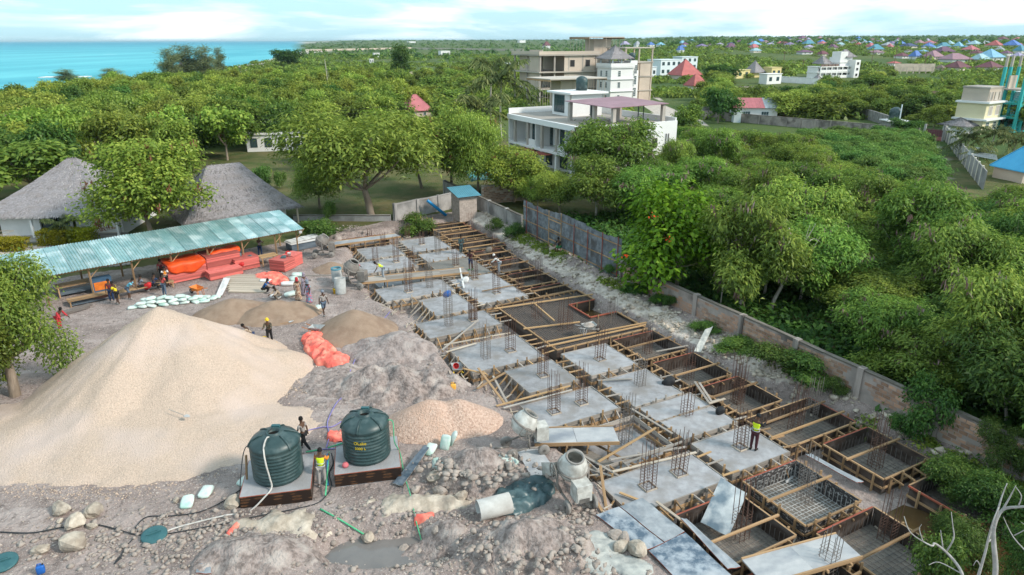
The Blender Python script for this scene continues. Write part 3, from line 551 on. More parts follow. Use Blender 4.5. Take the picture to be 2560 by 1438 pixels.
def rods(b, pts_pairs, r):
    for p, q in pts_pairs: b.tube([p, q], r, 4, cap=False)
def pit(u0, u1, v0, v1, label, beams=1, mesh_m='rebar_grey', sp=0.21, spots=False, walls='uuvv', water=False):
    zt = 0.02; c = S((u0+u1)/2, (v0+v1)/2, PITF)
    t = thing('pit_formwork', 'dark plywood box form '+label, 'formwork', c, GA, 'dark plywood pit forms'); h = zt-PITF; pm = 'ply_spot' if spots else 'ply_dark'
    sides = [((u0, v0), (u1, v0), (0, -1)), ((u0, v1), (u1, v1), (0, 1)), ((u0, v0), (u0, v1), (-1, 0)), ((u1, v0), (u1, v1), (1, 0))]
    for k, (a, b_, o_) in enumerate(sides):
        L_ = math.hypot(b_[0]-a[0], b_[1]-a[1]); n = max(1, round(L_/1.6))
        for i in range(n):                                                       # plywood panels with butt joints
            f0, f1 = i/n+.003, (i+1)/n-.003; p = [a[j]+(b_[j]-a[j])*f0+o_[j]*.012 for j in (0, 1)]; q = [a[j]+(b_[j]-a[j])*f1+o_[j]*.012 for j in (0, 1)]
            bar('panel', S(*p, PITF+h/2), S(*q, PITF+h/2), 0.02, h, pm, t)
        e = 0.05 if k < 2 else -0.002
        p = [a[j]+o_[j]*.06-(b_[j]-a[j])/L_*e for j in (0, 1)]; q = [b_[j]+o_[j]*.06+(b_[j]-a[j])/L_*e for j in (0, 1)]
        bar('rail', S(*p, zt-.035), S(*q, zt-.035), 0.075, 0.07, 'ply_edge' if (k+beams) % 3 == 0 else 'timber', t)
        bar('rail', S(*p, zt-.50), S(*q, zt-.50), 0.05, 0.10, 'timber', t)
        n = max(3, round(L_/0.85))
        for i in range(n):
            f = (i+.5)/n; s = [a[j]+(b_[j]-a[j])*f+o_[j]*.125 for j in (0, 1)]
            bar('stake', S(*s, PITF), S(*s, zt+rnd.choice((-.02, .05, .18))), 0.055, 0.09, 'timber', t)
            if k == 3 or (i % 2 == 0 and k == 1):
                q2 = [s[j]+o_[j]*.55 for j in (0, 1)]; bar('strut', S(*s, zt-.06), S(*q2, zt-.10 if k == 3 else PITF+.2), 0.05, 0.08, 'timber', t)
    for i in range(beams):
        f = (i+.5+rnd.uniform(-.12, .12))/beams; u = u0+(u1-u0)*f
        bar('beam', S(u, v0-.3, zt+.045), S(u+rnd.uniform(-.1, .1), v1+.35, zt+.045), 0.09, 0.085, 'timber_fresh' if i % 2 else 'timber', t)
    b = MB(); zf = PITF+.10                                                       # upturned bar ends along the form
    ends = []
    for k, (a, b_, o_) in enumerate(sides):
        L_ = math.hypot(b_[0]-a[0], b_[1]-a[1]); n = int(L_/sp)
        for i in range(n):
            f = (i+.5)/n; s = [a[j]+(b_[j]-a[j])*f-o_[j]*.07 for j in (0, 1)]; ends.append((S(*s, zf)-c, S(s[0]-o_[0]*.02+rnd.uniform(-.02, .02), s[1]-o_[1]*.02, zt-.16-rnd.uniform(0, .08))-c))
    rods(b, ends, 0.013)
    fl = pad(u0-.03, u1+.03, v0-.03, v1+.03, PITF+.045, PITF-.06, 'blinding', 'grey floor of the pit '+label, 'pit_floor', 'floors of the plywood pit forms'); fl['category'] = 'floor slab'
    mt = thing('rebar_mat', 'rebar mat in the pit '+label, 'rebar mat', S((u0+u1)/2, (v0+v1)/2, zf), GA, 'rebar mats in the pits')
    c2 = S((u0+u1)/2, (v0+v1)/2, zf)
    for nm, lo, hi, c_, d_, dz in (('long_bars', v0+.07, v1-.07, u0+.05, u1-.05, 0), ('cross_bars', u0+.07, u1-.07, v0+.05, v1-.05, .022)):
        b2 = MB(); n = int((hi-lo)/sp)
        for i in range(n+1):
            x = lo+(hi-lo)*i/n+rnd.uniform(-.02, .02)
            p, q = (S(c_, x, zf+dz), S(d_, x+rnd.uniform(-.03, .03), zf+dz)) if nm == 'long_bars' else (S(x, c_, zf+dz), S(x+rnd.uniform(-.03, .03), d_, zf+dz))
            b2.tube([p-c2, q-c2], 0.014, 4, cap=False)
        stuff(b2.build(nm, mesh_m, mt, Matrix.Translation(c2)))
    b.f = list(b.f); stuff(b.build('upturned_bars', mesh_m, mt, Matrix.Translation(c)))
    return t
pits = [(-64.6, -61.6, 24.5, 28.0, 'at the very back of the right row', 2), (-60.9, -58.0, 24.5, 28.0, 'second from the back in the right row', 2), (-57.3, -54.4, 24.4, 28.2, 'third from the back in the right row', 2),
        (-53.6, -51.0, 24.4, 27.4, 'fourth from the back in the right row', 1), (-50.2, -47.4, 24.4, 27.3, 'fifth from the back in the right row', 1), (-46.6, -43.6, 24.3, 27.2, 'sixth from the back in the right row', 1), (-42.9, -41.2, 24.3, 27.1, 'narrow and just behind the big raft', 1)]
for p in pits: pit(*p[:5], beams=p[5])
pit(-63.4, -60.6, 15.2, 19.0, 'behind the left column of pads', 1)
pit(-32.0, -28.9, 24.4, 27.5, 'in front of the big raft', 1); pit(-28.2, -25.1, 24.5, 27.5, 'left of the curved white sheet', 1); pit(-24.6, -21.6, 24.7, 27.6, 'behind the wide pit with two beams', 1)
pit(-21.0, -18.3, 24.5, 29.1, 'beside the man in the yellow vest, widest one', 2, sp=0.25)
pit(-17.6, -14.6, 26.1, 29.2, 'by the wall foliage at the right', 1, sp=0.25); pit(-13.7, -10.9, 26.6, 29.2, 'at far right half hidden by leaves', 0)
pit(-17.3, -14.1, 20.6, 23.8, 'holding a whitewashed mat', 1, mesh_m='rebar_white', spots=True, sp=0.2)
pit(-13.5, -10.4, 20.6, 23.9, 'at the lower right corner, largest mat', 1, sp=0.24)
pit(-16.9, -13.9, 16.5, 19.7, 'crossed by a leaning stained sheet', 1, sp=0.22)
pit(-13.1, -10.2, 16.4, 19.8, 'under the pale ramp in the right corner', 1)
# big raft with a dense mat and a square notch
def raft():
    u0, u1, v0, v1 = -40.9, -32.5, 20.4, 27.4; c = S((u0+u1)/2, (v0+v1)/2, PITF)
    t = thing('raft_formwork', 'large timber edged raft form full of dense black mesh', 'formwork', c, GA)
    fl = pad(u0, u1, v0, v1, PITF+.04, PITF-.06, 'raft_floor', 'dark floor below the dense raft mesh', 'pit_floor', 'floors of the plywood pit forms'); fl['category'] = 'floor slab'
    nu0, nu1, nv = -38.6, -35.9, 25.2
    for a, b_, m in (((u0, v0), (u1, v0), 'timber'), ((u0, v0), (u0, v1), 'timber'), ((u1, v0), (u1, v1), 'timber'), ((u0, v1), (nu0, v1), 'timber'), ((nu1, v1), (u1, v1), 'timber'), ((nu0, v1), (nu0, nv), 'ply_edge'), ((nu0, nv), (nu1, nv), 'ply_edge'), ((nu1, nv), (nu1, v1), 'ply_edge')):
        bar('panel', S(*a, PITF/2), S(*b_, PITF/2), 0.025, -PITF, 'ply_dark', t); bar('rail', S(*a, 0.02), S(*b_, 0.02), 0.10, 0.07, m, t)
        n = max(2, int(math.hypot(a[0]-b_[0], a[1]-b_[1])/.8))
        for i in range(n):
            f = (i+.5)/n; bar('stake', S(a[0]+(b_[0]-a[0])*f+.07, a[1]+(b_[1]-a[1])*f+.07, PITF), S(a[0]+(b_[0]-a[0])*f+.07, a[1]+(b_[1]-a[1])*f+.07, .1), .06, .08, 'timber', t)
    for a, b_ in (((-40.3, 20.0), (-39.4, 27.8)), ((-33.7, 20.2), (-33.2, 27.9)), ((-33.1, 20.0), (-32.9, 27.6)), ((-36.2, 20.1), (-35.4, 24.0)), ((-39.8, 23), (-36.4, 22.6))):
        bar('beam', S(*a, .10), S(*b_, .10), .09, .08, 'timber_fresh', t)
    mt = thing('rebar_mat', 'dense black double layer rebar mesh filling the big raft', 'rebar mat', S(-36.7, 23.9, -.4), GA, 'rebar mats in the pits'); c2 = S(-36.7, 23.9, -.4)
    for nm, z in (('lower_layer', -0.60), ('upper_layer', -0.16)):
        b = MB()
        def seg(p, q): b.tube([p-c2, q-c2], .016, 4, cap=False)
        for x in np.arange(v0+.1, v1-.05, .17):
            if x < nv: seg(S(u0+.1, x, z), S(u1-.1, x, z))
            else: seg(S(u0+.1, x, z), S(nu0-.05, x, z)); seg(S(nu1+.05, x, z), S(u1-.1, x, z))
        for x in np.arange(u0+.1, u1-.05, .17):
            seg(S(x, v0+.1, z+.02), S(x, (nv-.05) if nu0 < x < nu1 else v1-.1, z+.02))
        stuff(b.build(nm, 'rebar_grey' if z > -.5 else 'rebar_black', mt, Matrix.Translation(c2)))
raft()

# starter-bar cages (photo foot x, foot y, top y, side, bars, foot height)
cagemesh = {}
def ties(side, h, m):
    k = (side, round(h, 1), m)
    if k not in cagemesh:
        b = MB(); s = side/2+.012; z = 0.08
        while z < h:
            tl = rnd.uniform(-.015, .015); c4 = [Vector((a*s, d*s, z+tl*a)) for a, d in ((-1, -1), (1, -1), (1, 1), (-1, 1))]
            for i in range(4): b.tube([c4[i], c4[(i+1) % 4]], .0075, 4, cap=False)
            z += 0.15
        cagemesh[k] = newmesh('ties', b.v, b.f, m)
    return cagemesh[k]
R5c = lambda X, Y: (700+X/3.594, 450+Y/3.594); R3c = lambda X, Y: (1150+X/3.594, 750+Y/3.594); R4c = lambda X, Y: (1800+X/3.345, 750+Y/3.345); R7c = lambda X, Y: (1250+X/3.613, 1040+Y/3.613); R8c = lambda X, Y: (1860+X/3.613, 1040+Y/3.613)
cages = []
for rc, L_ in ((R5c, [(860, 738, 595, .40, 0), (1045, 735, 490, .40, 0), (1145, 510, 400, .4, 0), (1275, 578, 470, .4, 0), (1420, 662, 430, .4, 0), (1580, 770, 585, .42, 0), (1155, 1002, 700, .44, 0), (1190, 880, 590, .4, -.4), (1345, 962, 690, .42, 0), (1515, 1308, 850, .44, 0), (1735, 1252, 965, .42, 0), (1750, 888, 690, .4, 0), (1945, 1016, 740, .42, 0), (1575, 450, 300, .42, -.75), (1715, 480, 285, .5, -.75), (1880, 590, 350, .42, -.75), (2110, 880, 640, .4, -.75), (1925, 700, 490, .4, -.75), (2330, 960, 700, .42, -.75), (810, 560, 420, .36, -.75), (930, 590, 470, .36, 0), (2160, 1090, 840, .42, -.75)]),
               (R3c, [(115, 182, -20, .42, 0), (230, 520, 185, .46, 0), (452, 458, 130, .46, 0), (742, 680, 350, .44, 0), (842, 1008, 635, .46, 0), (1090, 928, 560, .44, 0), (1255, 537, 225, .44, 0), (1612, 768, 480, .44, 0), (1478, 1300, 835, .46, -.62), (2032, 1030, 760, .44, 0), (938, 330, -20, .70, -.75), (690, 230, 0, .5, -.75), (1360, 215, -30, .44, -.75), (1680, 480, 240, .42, -.75), (2050, 710, 410, .44, -.75), (2490, 930, 580, .44, -.75)]),
               (R4c, [(165, 1238, 900, .46, 0), (620, 1095, 690, .50, -.75), (752, 1010, 640, .46, -.75), (130, 862, 450, .44, -.75), (1290, 1400, 960, .46, -.75)]),
               (R7c, [(1330, 645, 240, .48, 0), (1610, 520, 110, .48, 0), (2160, 1105, 540, .50, -.75)]), (R8c, [(540, 770, 250, .46, -.75), (1280, 1130, 690, .50, -.75), (720, 1500, 1040, .5, -.75)])):
    for X_, Yb, Yt, sd, z in L_:
        px, py = rc(X_, Yb); pt_y = rc(X_, Yt)[1]; p = G(px, py, z); cages.append((p, max(1.3, min(3.4, HT(p, pt_y)-z)), sd, z))
cages.sort(key=lambda c: -c[0].y)
for i, (p, h, sd, z) in enumerate(cages):
    m = 'rebar' if i % 4 else 'rebar_grey'
    u, v = UV(p); colm = 'left' if v < 20 else 'middle' if v < 24.2 else 'right'
    k = sum(1 for q in cages[:i] if ('left' if UV(q[0])[1] < 20 else 'middle' if UV(q[0])[1] < 24.2 else 'right') == colm)
    t = thing('rebar_cage', 'rusty column starter cage standing in the %s row, %s from the back' % (colm, ordinal(k)), 'rebar cage', p, GA+rnd.uniform(-.08, .08), 'column starter bar cages')
    s = sd/2; lean = rnd.uniform(-.03, .03)
    for a, d in ((-1, -1), (0, -1), (1, -1), (1, 0), (1, 1), (0, 1), (-1, 1), (-1, 0)):
        q = WM(t) @ Vector((a*s, d*s, 0)); hh = h*rnd.uniform(.9, 1.0)
        bar('bar', q, q+Vector((lean*h+rnd.uniform(-.03, .03), rnd.uniform(-.03, .03), hh)), .026, .026, m, t, 'rod')
    stuff(ob('ties', ties(sd, h*rnd.choice((.45, .55, .7)), m), t, WM(t)))
    if z == 0 and i % 2: 
        f = built('kicker', 'timber_pale', t, lambda b: [b.box((a*(s+.05), d*(s+.05), .03), (.03 if a else sd+.13, .03 if d else sd+.13, .06)) for a, d in ((1, 0), (-1, 0), (0, 1), (0, -1))], mw=WM(t))
# ------------------------------------------------------------------ vegetation
def leaf_mesh(name, P, Nrm, L_, Wd, m, seed, clump=None, strips=1, droop=0.35, tdir=None):
    """P centres, Nrm facing normals -> rhombus leaves (strips=1) or drooping fronds (strips>1)"""
    r = np.random.default_rng(seed); n = len(P)
    t = r.normal(size=(n, 3)) if tdir is None else tdir+0.5*r.normal(size=(n, 3))
    t -= (t*Nrm).sum(1, keepdims=True)*Nrm; t /= np.linalg.norm(t, axis=1, keepdims=True)+1e-9
    s = np.cross(Nrm, t); L_ = L_*r.uniform(.7, 1.25, (n, 1)); Wd = Wd*r.uniform(.75, 1.2, (n, 1)); dn = np.array([[0, 0, -1.0]])
    if strips == 1:
        a = P-t*L_*.5; c = P+t*L_*.5+dn*L_*droop*.5; b = P+s*Wd*.5; d = P-s*Wd*.5
        V = np.stack([a, b, c, d], 1).reshape(-1, 3); F = np.arange(4*n).reshape(n, 4); k = 4
    else:
        rows = []
        for i in range(strips+1):
            f = i/strips; c = P+t*L_*f+dn*L_*droop*f*f; w_ = Wd*(0.35+1.3*f*(1-f)*1.6)*.5
            rows += [c-s*w_, c+s*w_]
        V = np.stack(rows, 1).reshape(-1, 3); k = 2*(strips+1); base = np.arange(n)[:, None]*k
        F = np.concatenate([base+np.array([[2*i, 2*i+1, 2*i+3, 2*i+2]]) for i in range(strips)], 0)
    me = newmesh(name, V, F, m)
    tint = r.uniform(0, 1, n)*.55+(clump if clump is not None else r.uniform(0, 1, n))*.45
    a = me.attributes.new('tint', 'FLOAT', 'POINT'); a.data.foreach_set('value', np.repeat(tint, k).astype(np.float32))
    return me
def unitv(r, n):
    d = r.normal(size=(n, 3)); return d/np.linalg.norm(d, axis=1, keepdims=True)
def crown(name, Rr, z0, z1, nl, L_, Wd, m, seed, lobes=9, strips=1, droop=.35, flat=1.0, up=.7, shell=.72, pods=None, npods=0, leaves_per=9, spread=.34, conic=False):
    """leaf crown: an uneven union of lobes between heights z0 and z1; returns leaf mesh, pod mesh, lobe centres"""
    r = np.random.default_rng(seed); zc = (z0+z1)/2; hz = (z1-z0)/2
    C = []
    for i in range(lobes):
        a = 2*math.pi*(i+r.uniform(-.3, .3))/lobes*2.4; q = math.sqrt((i+.5)/lobes)*r.uniform(.6, .98)
        C.append((math.cos(a)*q*Rr, math.sin(a)*q*Rr, zc+hz*((.45*(1-q*q*1.4)+r.uniform(-.62, .45)) if not conic else (1.9*i/lobes-1)*.9)))
    C = np.array(C); rad = Rr*r.uniform(.2, .48, lobes)
    if conic: k_ = np.linspace(1, .32, lobes); C[:, :2] *= k_[:, None]; rad = Rr*.5*k_
    nc = nl//leaves_per; k = r.choice(lobes, nc*2, p=rad**2/np.sum(rad**2)); d = unitv(r, nc*2); d[:, 2] += .18; d /= np.linalg.norm(d, axis=1, keepdims=True)
    q = r.uniform(shell*.75, 1.12, (nc*2, 1)); sc = np.array([[1, 1, flat*hz/Rr*1.15]])
    P = C[k]+d*rad[k][:, None]*q*sc
    D = np.linalg.norm((P[:, None, :]-C[None])/sc, axis=2)/rad[None]; D[np.arange(len(P)), k] = 9
    keep = (D.min(1) > .62) & (P[:, 2] > z0) & (P[:, 2] < z1*1.02); P = P[keep][:nc]; d = d[keep][:nc]; cl = r.uniform(0, 1, len(P))
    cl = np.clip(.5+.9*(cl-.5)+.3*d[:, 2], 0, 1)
    Pl = np.repeat(P, leaves_per, 0)+r.normal(size=(len(P)*leaves_per, 3))*spread*np.array([[1, 1, .7]]); dl = np.repeat(d, leaves_per, 0)
    Nn = dl*.55+np.array([[0, 0, up]])+r.normal(size=dl.shape)*.42; Nn /= np.linalg.norm(Nn, axis=1, keepdims=True)
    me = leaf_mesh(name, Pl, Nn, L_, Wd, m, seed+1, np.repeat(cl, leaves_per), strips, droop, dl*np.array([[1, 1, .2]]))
    pm = None
    if pods and npods:
        # pods hang in bunches on the outside of the crown
        sel = r.choice(len(P), npods); pp = np.repeat(P[sel]+d[sel]*.22, 9, 0)+r.normal(size=(npods*9, 3))*np.array([[.13, .13, .14]]); nn = unitv(r, npods*9); nn[:, 2] *= .25; nn /= np.linalg.norm(nn, axis=1, keepdims=True)
        pm = leaf_mesh(name+'_pods', pp, nn, .34, .085, pods, seed+5, None, 1, .5, np.array([[0, 0, -2.0]])*np.ones((npods*9, 1)))
    return me, pm, C
def trunk_mesh(name, C, z0, h, rad, m, seed, fork=.38):
    r = random.Random(seed); b = MB(); f = Vector((r.uniform(-.3, .3), r.uniform(-.3, .3), max(z0*.9, h*fork)*.8))
    b.tube(curve_pts([(0, 0, -.3), (f.x*.3, f.y*.5, f.z*.5), f], 4), [rad*(1.25-.5*i/8) for i in range(9)], 8)
    for i, c in enumerate(C):
        if i % 2 and len(C) > 8: continue
        c = Vector(c); mid = f.lerp(c, .5)+Vector((r.uniform(-.3, .3), r.uniform(-.3, .3), -.25)); pts = curve_pts([f-Vector((0, 0, .15)), mid, c], 4)
        b.tube(pts, [rad*.55*(1-.75*j/(len(pts)-1)) for j in range(len(pts))], 5)
        for _ in range(2):
            e = c+Vector((r.uniform(-1, 1), r.uniform(-1, 1), r.uniform(-.1, .9)))*.9; b.tube([mid, mid.lerp(e, .5), e], [rad*.22, rad*.15, rad*.05], 4)
    return newmesh(name, b.v, b.f, m, True)
PROTO = {}
def proto(kind, H_, Rr, variants, nl, L_, Wd, leaf, bark='bark', z0=.28, rad=.16, **kw):
    lst = []
    for s in range(variants):
        sd = sum(map(ord, kind))*7+s*13
        c, p, C = crown('crown_'+kind, Rr, H_*z0, H_, nl, L_, Wd, leaf, sd, **kw)
        lst.append((c, p, trunk_mesh('trunk_'+kind, C, H_*z0, H_, rad, bark, sd)))
    PROTO[kind] = (H_, Rr, lst)
NEARN = 14000
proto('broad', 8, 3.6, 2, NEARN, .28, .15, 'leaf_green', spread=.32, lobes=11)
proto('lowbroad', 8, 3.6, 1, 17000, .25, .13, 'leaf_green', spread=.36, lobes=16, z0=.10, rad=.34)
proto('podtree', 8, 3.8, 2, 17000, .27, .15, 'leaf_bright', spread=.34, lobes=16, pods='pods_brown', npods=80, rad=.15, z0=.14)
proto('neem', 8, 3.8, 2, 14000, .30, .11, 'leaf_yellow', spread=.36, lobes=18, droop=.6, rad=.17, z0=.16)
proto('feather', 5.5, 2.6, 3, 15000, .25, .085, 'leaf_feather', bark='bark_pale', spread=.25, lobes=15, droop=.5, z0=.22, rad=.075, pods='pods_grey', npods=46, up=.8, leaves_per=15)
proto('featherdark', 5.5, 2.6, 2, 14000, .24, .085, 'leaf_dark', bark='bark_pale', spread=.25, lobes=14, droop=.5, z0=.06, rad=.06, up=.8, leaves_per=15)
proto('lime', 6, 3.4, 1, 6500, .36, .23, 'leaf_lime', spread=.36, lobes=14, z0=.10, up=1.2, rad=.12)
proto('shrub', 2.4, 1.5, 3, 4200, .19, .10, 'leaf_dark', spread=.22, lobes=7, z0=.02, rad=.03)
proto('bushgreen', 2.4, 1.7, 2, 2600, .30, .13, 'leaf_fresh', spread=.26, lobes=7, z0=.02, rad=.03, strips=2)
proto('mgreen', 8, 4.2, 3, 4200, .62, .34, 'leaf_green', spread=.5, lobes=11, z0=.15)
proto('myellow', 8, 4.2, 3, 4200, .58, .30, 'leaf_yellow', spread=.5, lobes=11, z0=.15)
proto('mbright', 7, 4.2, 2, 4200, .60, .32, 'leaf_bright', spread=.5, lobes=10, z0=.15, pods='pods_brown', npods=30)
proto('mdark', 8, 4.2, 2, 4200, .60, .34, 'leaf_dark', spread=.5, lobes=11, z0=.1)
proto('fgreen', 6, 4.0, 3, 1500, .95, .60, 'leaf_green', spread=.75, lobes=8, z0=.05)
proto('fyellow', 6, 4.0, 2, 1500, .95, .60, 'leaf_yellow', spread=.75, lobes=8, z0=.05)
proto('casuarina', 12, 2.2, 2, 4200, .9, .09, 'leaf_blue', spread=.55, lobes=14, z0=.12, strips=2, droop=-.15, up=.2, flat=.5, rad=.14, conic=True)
TREES = []
def tree(kind, p, h, rad, label, name='tree', group=None, cat='tree', rz=None, var=None, lean=0.0):
    H_, Rr, lst = PROTO[kind]; c, pd, tr = lst[(rnd.randrange(len(lst)) if var is None else var) % len(lst)]
    sx = rad/Rr; mw = Matrix.Translation(p) @ Matrix.Rotation(rnd.uniform(0, 6.28) if rz is None else rz, 4, 'Z') @ Matrix.Rotation(lean+rnd.uniform(-.09, .09), 4, 'X') @ Matrix.Rotation(rnd.uniform(-.09, .09), 4, 'Y') @ Matrix.Diagonal((sx*rnd.uniform(.88, 1.14), sx*rnd.uniform(.88, 1.14), h/H_, 1))
    t = ob(name, None, None, mw); t.empty_display_size = .2; tag(t, label, cat, group)
    for nm, d in (('trunk', tr), ('crown', c), ('seed_pods', pd)):
        if d is not None:
            o = bpy.data.objects.new(nm, d); COL.objects.link(o); o.parent = t
            if nm == 'seed_pods': o['kind'] = 'stuff'
    TREES.append((p, rad)); return t
def ptree(kind, px, pyb, pyt, hw, label, **kw):
    """tree from photo pixels: foot column, foot row, top row, half width of the crown"""
    p = GG(px, pyb); h = max(.6, HT(p, pyt)-p.z); return tree(kind, p, h, hw/PXM(p)*1.06, label, **kw)
# --- single trees one can point at
ptree('lowbroad', 38, 985, 655, 105, 'leafy green tree with a thick pale trunk at the left edge', name='leafy_tree', rz=1.1)
ptree('lowbroad', -60, 1030, 770, 110, 'low leafy tree cut by the left edge beside the gravel heap', name='leafy_tree', rz=2.0)
ptree('podtree', 385, 612, 362, 140, 'bright green tree with red brown pods between two thatched huts', name='pod_tree', rz=.4, var=0)
ptree('neem', 930, 548, 272, 170, 'large yellow green spreading tree behind the far rubble', name='shade_tree', rz=.3, var=0)
ptree('neem', 800, 520, 400, 62, 'small yellow green tree left of the large spreading one', name='shade_tree', rz=2.3, var=1)
ptree('podtree', 1130, 490, 268, 92, 'tall green tree with red pods right of the spreading tree', name='pod_tree', rz=2.2, var=1)
ptree('neem', 1195, 500, 285, 66, 'yellow green tree in front of the villa left end', name='shade_tree', rz=4.0, var=1)
ptree('broad', 1055, 470, 300, 70, 'dark green tree behind the large spreading one', name='leafy_tree', rz=.9)
ptree('podtree', 1285, 505, 372, 82, 'green pod tree hanging over the turquoise tarpaulin', name='pod_tree', rz=5.0, var=0)
ptree('feather', 1530, 500, 290, 118, 'grey podded acacia standing in front of the white villa', name='acacia_tree', rz=.5, var=0)
ptree('feather', 1490, 545, 400, 95, 'podded acacia below the villa, behind the zinc fence', name='acacia_tree', rz=2.5, var=1)
ptree('feather', 1620, 560, 425, 95, 'podded acacia between the villa and the zinc fence end', name='acacia_tree', rz=1.5, var=2)
ptree('neem', 1400, 540, 425, 55, 'yellowing bush tree above the zinc fence', name='shade_tree', rz=1.0, var=0)
ptree('feather', 1345, 520, 440, 48, 'small grey green tree beside the ochre wall', name='acacia_tree', rz=1.9, var=1)
lime = ptree('lime', 1690, 735, 480, 128, 'lime green large leaved tree with red blossoms behind the wall', name='flame_tree', rz=.8)
ptree('feather', 1955, 690, 440, 105, 'tall acacia with a bare pale forked trunk behind the wall', name='acacia_tree', rz=.2, var=0)
ptree('broad', 1860, 790, 655, 52, 'small round dark tree behind the wall by the lamp post', name='leafy_tree', rz=.2)
ptree('mgreen', 90, 490, 360, 112, 'yellowish tree behind the left thatched hut', name='leafy_tree', rz=1.2, group='trees behind the huts')
# pale forked trunk in front of that acacia
def fork_tree():
    p = GG(1928, 776); m = 1/PXM(p); b = MB(); q = lambda px, py: Vector((p.x+(px-1930)*m, p.y+rnd.uniform(-.2, .2), max(0.05, HT(p, py)-.0)))
    t = thing('bare_tree', 'bare pale forked trunk with many thin branches above the wall', 'tree', p); s = q(1930, 755); j1 = q(1945, 715)
    def limb(pts, r0, r1):
        c = curve_pts(pts, 4); b.tube([x-p for x in c], [r0+(r1-r0)*i/(len(c)-1) for i in range(len(c))], 6)
    limb([Vector((p.x, p.y, -.2)), s, j1], .15, .12); limb([j1, q(1942, 680), q(1948, 655), q(1942, 610), q(1946, 570)], .10, .04)
    j2 = q(1965, 690); limb([j1, q(1955, 700), j2, q(1972, 655), q(1985, 620), q(2000, 585), q(2005, 560)], .10, .02)
    for pts in ([j2, q(1985, 650), q(2010, 620), q(2025, 595)], [j2, q(1990, 640), q(1990, 600), q(1995, 565)], [j1, q(1990, 680), q(2010, 660), q(2035, 620), q(2060, 605)], [q(1972, 655), q(1968, 620), q(1965, 585)], [q(2010, 660), q(2040, 645), q(2062, 640)], [q(1985, 620), q(2010, 600), q(2030, 610)]): limb(pts, .05, .012)
    b.build('trunk', 'bark_pale', t, Matrix.Translation(p), True)
fork_tree()
def red_blossom():
    r = np.random.default_rng(3); pts = []
    base = G(1690, 735, .2)
    for px, py in ((1715, 530), (1665, 632), (1755, 585)):
        d = G(px, py, HT(base, py)); c = d
        d2 = Vector((base.x+(px-1690)/PXM(base), base.y-2.9, HT(Vector((0, base.y-2.9, 0)), py))); pts.append(np.array(d2)+r.normal(size=(9, 3))*.11)
    P = np.concatenate(pts); me = leaf_mesh('blossoms', P, unitv(r, len(P)), .15, .1, 'c_redflower', 4); o = stuff(ob('blossoms', me, lime, Matrix.Identity(4)))
mat('c_redflower', (0.75, 0.07, 0.01), (0.62, 0.04, 0.01)); red_blossom()
# --- hedges and garden plants
def hedge(name, px0, px1, py, h, d, leaf, label, wx=None):
    a, c = GG(px0, py), GG(px1, py); n = int((c-a).length*d*h*420)+600; r = np.random.default_rng(n); L_ = (c-a).length; t = thing(name, label, 'hedge', a)
    f = r.uniform(0, 1, n); P = np.stack([a.x+(c.x-a.x)*f, a.y+(c.y-a.y)*f+r.uniform(-d, d, n)*.5, a.z+h*r.uniform(.05, 1, n)], 1)
    side = r.integers(0, 3, n); P[side == 0, 2] = a.z+h*r.uniform(.93, 1.05, (side == 0).sum()); P[side == 1, 1] = (a.y+(c.y-a.y)*f)[side == 1]-d*.5+r.normal(size=(side == 1).sum())*.05
    P[:, 2] += .12*fbm(P[:, 0]*1.3, P[:, 1]*1.3, 3, 4)
    Nn = unitv(r, n)+np.array([[0, -.5, .7]]); Nn /= np.linalg.norm(Nn, axis=1, keepdims=True)
    ob('foliage', leaf_mesh('foliage', P-np.array(a), Nn, .2, .12, leaf, 3), t, Matrix.Translation(a))
    built('stems', 'bark', t, lambda b: [b.tube([(L_*k/7-0+(.1), 0, -.1), (L_*k/7+.15, 0, h*.7)], .02, 4) for k in range(7)], mw=Matrix.Translation(a))
hedge('hedge', -20, 74, 622, 1.05, 1.3, 'leaf_hedge', 'clipped yellow hedge at the left edge of the courtyard')
hedge('hedge', 108, 178, 608, 1.35, 1.5, 'leaf_hedge', 'yellow hedge left of the small palm')
hedge('hedge', 182, 246, 605, 1.3, 1.6, 'leaf_hedge', 'yellow hedge right of the small palm')
